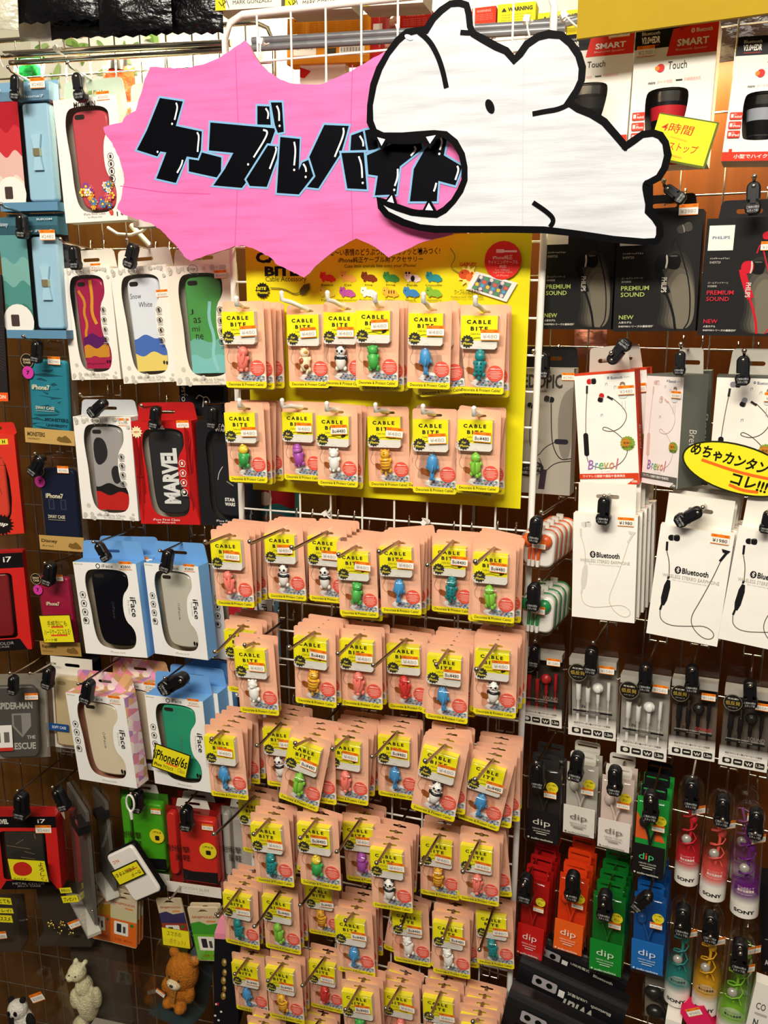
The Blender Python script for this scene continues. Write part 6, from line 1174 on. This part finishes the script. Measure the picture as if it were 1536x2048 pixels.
dip(PR(RE, (358, 175), (565, 202), (330, 580), .10), 'b9b4a8', 'e4dfd2', '6a6458', 'grey earphone pack with white card, upper row', 1, nb('grey', 1), tabc='cfcabb')
dip(PR(RE, (562, 250), (775, 282), (528, 660), .115), 'd9c3b6', 'eae0d6', '7a7266', 'pale pink earphone pack with white card, upper row', 1, nb('pale pink', 1), tabc='d5cfc2')
dip(PR(RE, (768, 372), (978, 402), (722, 815), .125), '1f9a3c', '141316', 'd9d4c6', 'black earphone pack with green and orange window, upper row', 2, nb('green and orange', 2), multi=True, tabc='141316')
dip(PR(RE, (108, 830), (282, 868), (62, 1272), .115), 'b01414', 'c81818', 'ecd0c4', 'red earphone pack, front of its hook beside the crocodile card', 3, nb('red', 3))
dip(PR(RE, (320, 812), (510, 850), (272, 1245), .11), 'dd3a10', 'f2641c', 'f4e2cc', 'orange earphone pack, front of its hook', 2, nb('orange', 2))
dip(PR(RE, (512, 920), (725, 960), (478, 1365), .12), '0c6a20', '0f8a2c', 'd2e6c8', 'green earphone pack, front of its hook', 3, nb('green', 3))
dip(PR(RE, (748, 925), (960, 965), (724, 1362), .125), '0d4f96', '1a6cb8', 'd6e2ee', 'blue earphone pack, front of its hook', 2, nb('blue', 2))
# ------------------------------------------------------------------ clear tubes
def tube_pack(zz, T, B, wpx, d, col, label, lock_=True, text=True):
    a, b = RIG.at(*zz(T), d), RIG.at(*zz(B), d); z = a - b; L = z.length; z.normalize(); x = (-RIG.n).cross(z); y = -RIG.n
    R = wpx * zz((1, 0))[0] * 0 + wpx * (zz((1, 0))[0] - zz((0, 0))[0]) / 2 * (RIG.at(*zz(B), d) - RIG.at(zz(B)[0] + 1, zz(B)[1], d)).length * .97
    root = thing('clear_earphone_tube', label, 'earphone tube', Matrix(((x.x, y.x, z.x, b.x), (x.y, y.y, z.y, b.y), (x.z, y.z, z.z, b.z), (0, 0, 0, 1)))); n = 26
    def cyl(mb, r, z0, z1, m, a0=0, a1=360, k=n):
        v = [(r * math.cos(math.radians(a0 + (a1 - a0) * i / k)), r * math.sin(math.radians(a0 + (a1 - a0) * i / k)), zz_) for zz_ in (z0, z1) for i in range(k + 1)]
        mb.add(v, [(i, i + 1, k + 2 + i, k + 1 + i) for i in range(k)], m, True)
    b_ = MB(); cyl(b_, R * .985, 0, L * .13, M('ece7dc', .4, 0, 'card')); b_.tube([(0, 0, 0), (0, 0, .001)], R * .98, M('d9d4c8', .4, 0, 'card'), 20); cyl(b_, R * .98, L * .13, L * .42, M(col, L * .16, L * .42, 'fade')); cyl(b_, R * .982, L * .12, L * .22, M('ece7dc', L * .13, L * .21, 'fade')); part('printed_sleeve', b_, root)
    e = MB(); m = M(col, .35, 0, 'plastic'); r = random.Random(int(L * 1e5)); q = [(R * .55 * math.cos(t * .9), R * .5 * math.sin(t * .9), L * (.28 + .45 * t / 24)) for t in range(25)]; e.tube(q, .0011, m, 6); e.tube([(0, 0, L * .3), (.003, -.002, L * .55), (-.004, 0, L * .75)], .0022, m, 6); e.ball((-.003, -.003, L * .40), (.0075, .006, .0075), M('b9b4a8', .25, .3, 'plastic'), 10, 7); e.ball((.005, 0, L * .60), (.006, .006, .007), m, 10, 7); part('earphone', e, root)
    f = MB(); cyl(f, R, 0, L * .88, CLEAR)
    prev = None
    for i in range(6):
        t = i / 5 * math.pi / 2; v = [(R * (.25 + .75 * math.cos(t)) * math.cos(2 * math.pi * j / n), R * (.12 + .88 * math.cos(t)) * math.sin(2 * math.pi * j / n), L * (.88 + .12 * math.sin(t))) for j in range(n)]
        if prev: f.add(prev + v, [(j, (j + 1) % n, n + (j + 1) % n, n + j) for j in range(n)], CLEAR, True)
        prev = v
    part('clear_tube', f, root)
    p = MB(); K = ink('26241f')
    def wrap(s, u0, u1, v0, v1, m, bold=0):
        vv, fs, _ = glyphs(s, bold); p.add([((R + .0004) * math.sin((u0 + (u1 - u0) * a_) / R), -(R + .0004) * math.cos((u0 + (u1 - u0) * a_) / R), L * (v0 + (v1 - v0) * b__)) for a_, b__ in vv], fs, m)
    wrap('SONY', -R * .75, R * .75, .045, .078, K, .04); c2 = ink('f3d9d4') if col in ('d02030', 'e8564e', '6a1a7a') else K
    wrap('コンパクトで', -R * .55, R * .6, .275, .295, c2); wrap('豊かな高音質', -R * .55, R * .6, .245, .268, c2, .02); wrap('inner ear earphone', -R * .6, R * .5, .218, .23, c2); part('tube_print', p, root)
    s = sticker(root, 1, 1, .5, .5, .022, 0, '¥1480'); s.matrix_local = Matrix.Rotation(math.radians(38), 4, 'Z') @ Matrix.Translation((-.011 + .011, -R - .001, L * .70)); return root
tube_pack(RE, (1105, 238), (1068, 832), 145, .115, 'd02030', 'clear earphone tube with red fade, left one of the upper three')
tube_pack(RE, (1280, 315), (1215, 918), 155, .13, 'e8564e', 'clear earphone tube with coral fade, middle one of the upper three')
tube_pack(RE, (1440, 388), (1398, 1010), 170, .14, '6a1a7a', 'clear earphone tube with purple fade, at the right edge')
tube_pack(RE, (1415, 292), (1385, 820), 150, .085, '8a4a7a', 'clear earphone tube standing behind the purple one')
tube_pack(RE, (1062, 935), (1012, 1515), 150, .125, '1f8a84', 'clear earphone tube with teal fade, left one of the lower three')
tube_pack(RE, (1218, 975), (1172, 1565), 155, .135, 'e0a81c', 'clear earphone tube with yellow fade, middle one of the lower three')
tube_pack(RE, (1385, 1130), (1318, 1700), 170, .15, '7fc02c', 'clear earphone tube with lime green fade, right one of the lower three')
tube_pack(RE, (1420, 1040), (1375, 1580), 155, .09, '6aa02c', 'clear earphone tube standing behind the lime green one')
# ------------------------------------------------------------------ black speaker cartons, lower right
def with_box(TL, TR, BL, d, label, rot, seal):
    pl = PR(RE, TL, TR, BL, d, roll=-9); w, h = pl.w, pl.h; root = thing('boxed_speaker', label, 'boxed speaker', pl.mat()); mb = MB(); n = 10; prof = [(.0 + h * .18 * (1 - math.sin(i * math.pi / n)), h * .5 - h * .5 * math.cos(i * math.pi / n)) for i in range(n + 1)] + [(h * .44, h), (h * .44, 0)]
    k = len(prof); S = M('171618', .22, 0, 'gloss_card'); v = [(-w / 2, a, b) for a, b in prof] + [(w / 2, a, b) for a, b in prof]; mb.add(v, [(i, k + i, k + (i + 1) % k, (i + 1) % k)[::-1] for i in range(k)], S, False); mb.add(v[:k], [tuple(range(k))], S); mb.add(v[k:], [tuple(range(k))[::-1]], S); part('carton', mb, root)
    p = Print(w, h, -.0006); rr = 2 if rot else 0; X = lambda a, b: (a, b)
    p.t('With', .46, .42, .74, .72, 'b9b4a8', .03, rr, .15); p.t('Bluetooth', .70, .28, .88, .36, 'd0cbbd', .01, rr); p.t('USB充電式', .48, .22, .66, .30, 'd0cbbd', .01, rr); p.rect(.50, .76, .72, .78, '8a857a')
    for u in (.21, .31): p.disc(u, .30, .038, '0e0e0f'); p.ring(u, .30, .034, .008, 'a8a39a'); 
    p.rect(.40, .26, .455, .44, 'e6e2d8'); 
    if seal: p.rect(.36, .60, .44, .80, 'ece6da'); p.disc(.40, .70, .032, 'd62a20')
    q = Print(w, h, -.0003); q.rect(.15, .18, .38, .44, 'a9a0a4', .02); q.rect(.12, .55, .32, .82, '0c0c0d', .02); part('carton_print', q, root); part('lettering', p, root); return root
with_box((118, 1215), (760, 1330), (85, 1392), .085, 'black speaker carton behind the dip packs, upper one of the stack', False, False)
with_box((92, 1385), (758, 1490), (48, 1585), .13, 'black speaker carton with white lettering upside down, middle of the stack', True, True)
with_box((20, 1595), (720, 1700), (-20, 1820), .18, 'black speaker carton at the bottom edge, lowest of the stack', True, True)
# odds and ends along the lower right edge
pl = PR(RE, (815, 1430), (1050, 1470), (785, 1690), .10); w, h = pl.w, pl.h; root = thing('clear_earphone_box', 'smoky clear box with dark earbuds, under the teal and yellow tubes', 'earphone box', pl.mat())
b = MB(); b.box(-w / 2 + .001, .028, .001, w / 2 - .001, .029, h - .001, paper('7a7364')); part('backing_card', b, root); f = MB(); f.dome(rrect(-w / 2, 0, w / 2, h, .01), -.002, .03, CLEAR, .004); part('clear_case', f, root)
e = MB()
for x_, z_ in ((-.25, .70), (.12, .66), (-.2, .3), (.22, .25)): e.ball((x_ * w, .014, z_ * h), (.014, .01, .011), M('1b1a1a', .3, 0, 'plastic'), 12, 8)
e.tube([(-.25 * w, .012, .7 * h), (0, .01, .5 * h), (.2 * w, .012, .25 * h)], .0022, M('1b1a1a', .3, 0, 'plastic'), 6); part('earphone', e, root)
pl = PR(RE, (1040, 1610), (1160, 1560), (1100, 1760), .16); w, h = pl.w, pl.h; mb = MB(); carton_shell(mb, w, h, .03, 'd01a50', 'e0245c'); root = solo('printed_carton', mb, 'small magenta carton at the bottom edge, below the yellow tube', 'carton', pl.mat()); sticker(root, w, h, .55, .06, .6, -.0004, '¥980')
pl = PR(RE, (950, 1630), (1040, 1660), (940, 1720), .165); mb = MB(); carton_shell(mb, pl.w, pl.h, .03, 'ece6da', 'f1ece2'); solo('printed_carton', mb, 'white and yellow carton at the bottom edge, left of the magenta one', 'carton', pl.mat()); 
pl = PR(RE, (1468, 1420), (1640, 1480), (1400, 1690), .16); w, h = pl.w, pl.h; mb = MB(); carton_shell(mb, w, h, .02, 'e2ddd2', 'ece7dc'); root = solo('printed_carton', mb, 'white carton with grey capitals at the bottom right corner', 'carton', pl.mat()); p = Print(w, h, -.0002); p.t('CO', .18, .38, .50, .52, '4a4844', .01); p.t('N', .20, .72, .36, .86, '4a4844', .03); p.rect(.18, .58, .6, .63, 'b5b0a4'); part('carton_print', p, root)
pl = PR(RE, (1490, 860), (1700, 880), (1480, 1360), .07); w, h = pl.w, pl.h; mb = MB(); carton_shell(mb, w, h, .04, '121214', '18181a'); root = solo('printed_carton', mb, 'black carton at the right edge behind the purple tube', 'carton', pl.mat()); p = Print(w, h, -.0002); p.t('A', .1, .86, .22, .92, 'c9c5ba', .03); p.rect(.12, .62, .4, .63, '8a867c'); part('carton_print', p, root)
# ------------------------------------------------------------------ right hooks and their locks
RH = [((1184, 28), None, None, .14, 'black cup speaker box'), ((1356, 26), None, None, .15, 'red banded speaker box'), ((1327, 368), (1330, 374), (1369, 402), .135, 'middle black carton in green print'), ((1508, 360), (1508, 363), (1505, 430), .15, 'black carton in red print'),
 ((1067, 708), (1088, 704), (1086, 758), .10, 'grey earphone carton'), ((1222, 712), (1219, 727), (1256, 680), .15, 'red and white earphone carton'), ((1361, 695), (1361, 702), (1358, 751), .17, 'narrow turned pink print carton'), ((1488, 708), (1487, 711), (1485, 771), .15, 'white carton behind the oval card'),
 ((1208, 998), (1210, 992), (1206, 1049), .17, 'pale white wireless carton'), ((1405, 1021), (1404, 1020), (1351, 1046), .18, 'middle white wireless carton'), ((1538, 1030), (1538, 1022), (1528, 1066), .18, 'right edge white wireless carton'), ((1082, 1030), (1074, 1032), (1068, 1086), .17, 'orange earbud cases'), ((1078, 1165), (1068, 1166), (1066, 1221), .165, 'green earbud cases'),
 ((1070, 1286), (1070, 1290), (1068, 1334), .10, 'clear box with red earphones'), ((1186, 1290), (1184, 1294), (1181, 1348), .13, 'left white foam earphone box'), ((1291, 1340), (1292, 1327), (1290, 1383), .145, 'right white foam earphone box'), ((1384, 1345), (1384, 1330), (1384, 1385), .135, 'third foam earphone box'), ((1500, 1377), (1500, 1360), (1500, 1415), .15, 'right edge foam earphone box'),
 ((1072, 1530), (1076, 1524), (1076, 1576), .14, 'black earphone pack'), ((1138, 1562), (1156, 1505), (1150, 1560), .15, 'grey earphone pack'), ((1229, 1578), (1230, 1533), (1229, 1589), .155, 'pale pink earphone pack'), ((1301, 1607), (1302, 1582), (1301, 1641), .165, 'green and orange earphone pack'),
 ((1046, 1774), (1053, 1750), (1050, 1803), .155, 'red earphone pack'), ((1134, 1797), (1146, 1744), (1144, 1799), .15, 'orange earphone pack'), ((1206, 1814), (1210, 1782), (1209, 1838), .165, 'green earphone pack'), ((1297, 1796), (1302, 1788), (1266, 1816), .165, 'blue earphone pack'),
 ((1384, 1560), (1384, 1559), (1382, 1616), .16, 'red fade tube'), ((1445, 1644), (1447, 1592), (1443, 1651), .175, 'coral fade tube'), ((1510, 1672), (1514, 1618), (1509, 1676), .185, 'purple fade tube'), ((1360, 1856), (1367, 1811), (1364, 1870), .17, 'teal fade tube'), ((1420, 1878), (1422, 1826), (1420, 1883), .18, 'yellow fade tube'), ((1480, 1912), (1481, 1880), (1478, 1941), .195, 'lime green fade tube')]
for tip, a, b, d, nm in RH:
    hook(RIG, tip, d, 'chrome wire hook carrying the ' + nm)
    if a: lock(RIG, a, b, d - .012, 'black plastic hook lock at the ' + nm)
# ================================================================== what shows above and behind the sign
def bag(fr, TL, TR, BL, d, col, label, name='foil_pouch', kind='crinkle', prt=None, zig=True, dp=.012, cat='pouch', rough=.25, group=None):
    pl = Place(fr, TL, TR, BL, d); w, h = pl.w, pl.h; mb = MB(); nx, nz = 14, 12; v = []; fs = []; m = M(col, rough, 0, kind) if isinstance(col, str) else col
    for side in (0, 1):
        for j in range(nz + 1):
            for i in range(nx + 1):
                u, t = i / nx, j / nz; puff = (1 - (2 * u - 1) ** 4) * max(0, 1 - abs(2 * t - 1) ** 5); zz_ = h * t
                if zig and j == 0: zz_ = .0035 * (i % 2)
                v.append(((u - .5) * w, (-1 if not side else 1) * (dp * puff * .6 + .0006) + dp * .2 * math.sin(u * 7 + t * 5 + TL[0]), zz_))
    k = (nx + 1) * (nz + 1)
    for s in (0, 1):
        for j in range(nz):
            for i in range(nx):
                a = s * k + j * (nx + 1) + i; f = (a, a + 1, a + nx + 2, a + nx + 1); fs.append(f if s == 0 else f[::-1])
    mb.add(v, fs, m, True); o = solo(name, mb, label, cat, pl.mat(), group)
    if prt: p = Print(w, h, -dp * .95); prt(p); part('bag_print', p, o)
    return o
for i, (TL, TR, BL, d, lb) in enumerate((((25, -120), (205, -125), (40, 46), .10, 'black foil pouch at the top left, first of the hanging four'), ((90, -130), (285, -130), (112, 74), .075, 'black foil pouch at the top left, second of the hanging four'), ((190, -130), (340, -130), (205, 62), .13, 'black foil pouch at the top left, third of the hanging four'), ((285, -130), (445, -130), (298, 68), .09, 'black foil pouch at the top left, last of the hanging four'))):
    bag(LEF, TL, TR, BL, d, '08080a', lb, group='black foil pouches at the top')
bag(LEF, (-50, -120), (32, -120), (-45, 58), .11, 'c9c6b0', 'pale green glossy pouch in the top left corner', kind='crinkle', zig=False)
bag(LEF, (28, -90), (95, -95), (40, 84), .06, 'd8c9bc', 'milky clear pouch beside the black foil pouches', zig=False)
BK = Frame(Vector((0, .73, 0)), 0.0)
def leafy(p):
    r = random.Random(11)
    for i in range(46):
        u, v, a, s = r.random() * .9 + .05, r.random() * .9 + .05, r.uniform(0, 6.3), r.uniform(.03, .07); k = p.w / p.h; ca, sa = math.cos(a), math.sin(a)
        p.poly([(u + (x * ca - y * sa) * s, v + (x * sa + y * ca) * s * k) for x, y in ((-1, 0), (-.3, .35), (.5, .3), (1.1, 0), (.5, -.3), (-.3, -.35))], r.choice(['8fae5a', 'a9c477', '6f9440', 'c9d79a']), 1)
bag(BK, (60, 60), (330, 60), (60, 260), 0, 'f2efdc', 'white bag with printed green leaves behind the top left grid', name='printed_bag', kind='card', prt=leafy, zig=False, cat='bag')
bag(BK, (335, 70), (520, 60), (335, 230), .0, 'f4efdc', 'plain white bag behind the pink burst sign', name='plain_bag', kind='crinkle', zig=False, cat='bag')
bag(LEF, (28, 108), (88, 112), (32, 170), -.05, '1fa04a', 'green plastic pouch behind the grid above the phone wallet box', zig=False, rough=.2)
o = bag(LEF, (207, 132), (270, 132), (205, 200), -.05, 'e23c1c', 'orange red plastic pouch with black cap behind the grid', zig=False, rough=.2, name='capped_pouch')
c = LEF.at(235, 136, -.05) ; mb = MB(); loc = o.matrix_world.inverted() @ c; mb.tube([(loc.x, 0, loc.z - .004), (loc.x, 0, loc.z + .016)], .016, BLACKP, 16); part('cap', mb, o)
TOPS = Frame(Vector((0, .06, 0)), 0)
def top_box(TL, TR, BL, d, dp, face, label, build, fr=TOPS, name='printed_carton'):
    pl = Place(fr, TL, TR, BL, d); w, h = pl.w, pl.h; mb = MB(); carton_shell(mb, w, h, dp, face if face != 'ece7d6' else 'b5ad98', face); o = solo(name, mb, label, 'carton', pl.mat()); p = Print(w, h, -.0002); build(p); part('carton_print', p, o); return o
def gonz(p):
    p.rect(0, 0, .16, 1, 'dcd02a'); p.line([(.05, .80), (.1, .9), (.16, .82), (.1, .74), (.14, .95)], .012, '26241a', 0); p.line([(.17, .78), (.21, .95)], .01, '26241a', 0); p.t('MARK GONZALES', .27, .80, .86, .89, '4a463c', 0); p.disc(.55, .4, .1, 'c9a03a')
top_box((430, -70), (563, -80), (432, 21), .035, .05, 'ece7d6', 'white carton with a yellow end at the top edge, left of three', gonz)
top_box((572, -80), (707, -85), (573, 21), .035, .05, 'ece7d6', 'white carton with a yellow end at the top edge, middle of three', gonz)
top_box((722, -85), (850, -90), (724, 10), .035, .05, 'ece7d6', 'white carton with a yellow end at the top edge, right of three', gonz)
def orange(p):
    p.t('WARNING', .08, .04, .36, .085, '5a3a10', .03)
    for i in range(6): p.t('choking hazard small parts not for children', .08, .12 + i * .045, .92, .145 + i * .045, 'a8641c')
    p.rect(.08, .62, .36, .82, 'e9e2cc'); p.t('Ages 3 and up', .1, .66, .32, .70, '6a5a3a'); p.rect(.48, .68, .60, .80, '3a3420'); p.rect(.64, .66, .94, .84, 'efe9d8')
    for i in range(22): p.rect(.66 + i * .012, .68, .66 + i * .012 + (.003 if i % 3 else .007), .77, '2a261c')
    p.t('4520156789012', .66, .785, .92, .825, '2a261c')
top_box((575, 40), (742, 26), (570, 132), -.05, .03, 'd98a1c', 'orange carton with barcode behind the top rail', orange)
def redp(t):
    def f(p): p.t('WARNING', .2, .15, .8, .3, 'e8a090', .02); [p.t('not for children under three', .12, .4 + i * .1, .88, .46 + i * .1, 'e08878') for i in range(4)]
    return f
top_box((741, 30), (772, 28), (738, 120), -.055, .03, 'b81c1c', 'narrow red carton beside the orange barcode carton', lambda p: p.rect(.2, .2, .8, .5, 'e2dcd0'))
mb = MB(); c = TOPS.at(783, 70, -.05); r = random.Random(3)
jar = MB(); jar.box(-.016, -.012, -.04, .016, .014, .04, CLEAR); j = solo('clear_candy_box', jar, 'clear box of pale round beads behind the top rail', 'clear box', Matrix.Translation(c))
for i in range(14): mb.ball((r.uniform(-.010, .010), r.uniform(-.006, .008), -.034 + i * .005), .0055, M('d9a48a' if i % 3 else 'b5564a', .4, 0, 'candy'), 8, 6)
part('bead', mb, j); j.children[0]['kind'] = 'stuff'
top_box((800, 22), (862, 18), (800, 62), -.05, .03, 'c8241c', 'red carton with pale small print behind the animal sign ear', redp(0))
top_box((944, 16), (992, 12), (945, 50), -.05, .03, 'd83a20', 'orange red carton right of the animal sign ear', redp(0))
def warn(p): p.poly([(.1, .3), (.17, .14), (.24, .3)], '26241a'); p.t('WARNING', .27, .14, .92, .30, '26241a', .04); [p.t('choking hazard small parts', .1, .4 + i * .1, .9, .45 + i * .1, '8a8420') for i in range(5)]
top_box((996, 8), (1072, 4), (997, 60), -.05, .03, 'dcd424', 'yellow warning carton at the top rail, left of two', warn)
top_box((1076, 25), (1162, 20), (1078, 75), -.06, .03, 'd8d02a', 'yellow warning carton at the top rail, right of two', warn)
top_box((600, 130), (690, 125), (600, 175), -.055, .02, 'ead9c0', 'pale carton with red corner under the orange barcode carton', lambda p: p.poly([(.0, .1), (.25, .3), (.1, .6), (0, .55)], 'd0241c'))
# support rails behind the panel
def rail(fr, a, b, d, r, label, m):
    A, B = fr.at(*a, d), fr.at(*b, d); mb = MB(); mb.tube([(0, 0, 0), B - A], r, m, 10); return solo('support_rail', mb, label, 'rail', Matrix.Translation(A))
GR = M('7d7f82', .35, .3, 'metal')
rail(TOPS, (505, 82), (1130, 46), .02, .0055, 'grey steel rail behind the white grid, upper one', GR); rail(TOPS, (505, 96), (1130, 58), .02, .0055, 'grey steel rail behind the white grid, lower one', GR)
rail(LEF, (-40, 112), (462, 86), .012, .006, 'dull chrome rail across the top of the left grid, upper one', CHROME); rail(LEF, (20, 126), (455, 100), .012, .0045, 'dull chrome rail across the top of the left grid, lower one', CHROME)
rail(RIG, (1080, 60), (1170, 36), .012, .0055, 'grey steel rail between the animal sign and the speaker boxes', GR)
# cable ties
for (x, y, d, fr, rot, lb) in ((528, 86, .012, CEN, 20, 'white cable tie on the top rail beside the pink burst tip'), (120, 100, .02, LEF, -30, 'white cable tie on the left chrome rail'), (8, 108, .02, LEF, 10, 'white cable tie at the left end of the chrome rail'), (655, 1024, .008, CEN, -35, 'white cable tie under the yellow board, left one'), (851, 1042, .008, CEN, 40, 'white cable tie under the yellow board, right one'), (1056, 42, .012, CEN, 10, 'white cable tie on the rail right of the animal sign, left one'), (1130, 34, .02, CEN, -25, 'white cable tie on the rail right of the animal sign, right one')):
    c = fr.at(x, y, d); mb = MB(); q = [(.006 * math.cos(t * math.pi / 6), .009 * math.sin(t * math.pi / 6), .002 * math.sin(t)) for t in range(12)]; mb.tube(q, .0016, WHITEP, 5, False, True); mb.box(-.004, -.013, -.004, .004, -.008, .004, WHITEP); mb.tube([(0, -.011, 0), (.004, -.013, -.012), (.009, -.010, -.022)], .0014, WHITEP, 5)
    solo('cable_tie', mb, lb, 'cable tie', Matrix.Translation(c) @ Matrix.Rotation(math.radians(rot), 4, 'Y'))
# white bundle of cables seen through the left grid, and big yellow sign above
mb = MB(); q = [LEF.at(x, y, -.06) for x, y in ((215, 455), (235, 468), (262, 470), (285, 462), (300, 448))]; b0 = q[0]; mb.tube([p_ - b0 for p_ in q], .003, WHITEP, 8); q2 = [LEF.at(x, y, -.07) for x, y in ((262, 450), (300, 492))]; mb.tube([p_ - b0 for p_ in q2], .005, WHITEP, 8); solo('power_cord', mb, 'white power cord hanging behind the left grid, below the red flowered case box', 'cord', Matrix.Translation(b0))
pl = Place(RIG, (1163, -160), (1700, -170), (1163, 37), .16, roll=.6); w, h = pl.w, pl.h; mb = MB(); mb.plate([(-w / 2, 0), (w / 2, 0), (w / 2, h), (-w / 2, h)], 0, .006, paper('a98c16')); solo('hanging_board', mb, 'wide plain yellow board hanging across the top right edge', 'board', pl.mat())
for i, (TL, TR, BL, d, lb) in enumerate((((1275, 20), (1345, 18), (1276, 70), -.03, 'crumpled clear bag behind the red banded speaker box'), ((1440, 30), (1560, 25), (1440, 120), -.03, 'dark printed bag between the two right speaker boxes'))):
    bag(RIG, TL, TR, BL, d, 'b9a590' if i == 0 else '3a2c26', lb, zig=False, name='printed_bag', cat='bag')
bag(RIG, (1150, 650), (1215, 652), (1150, 716), -.03, 'b5766a', 'reddish clear packet behind the grid, above the red and white carton', zig=False, name='clear_packet', cat='bag')
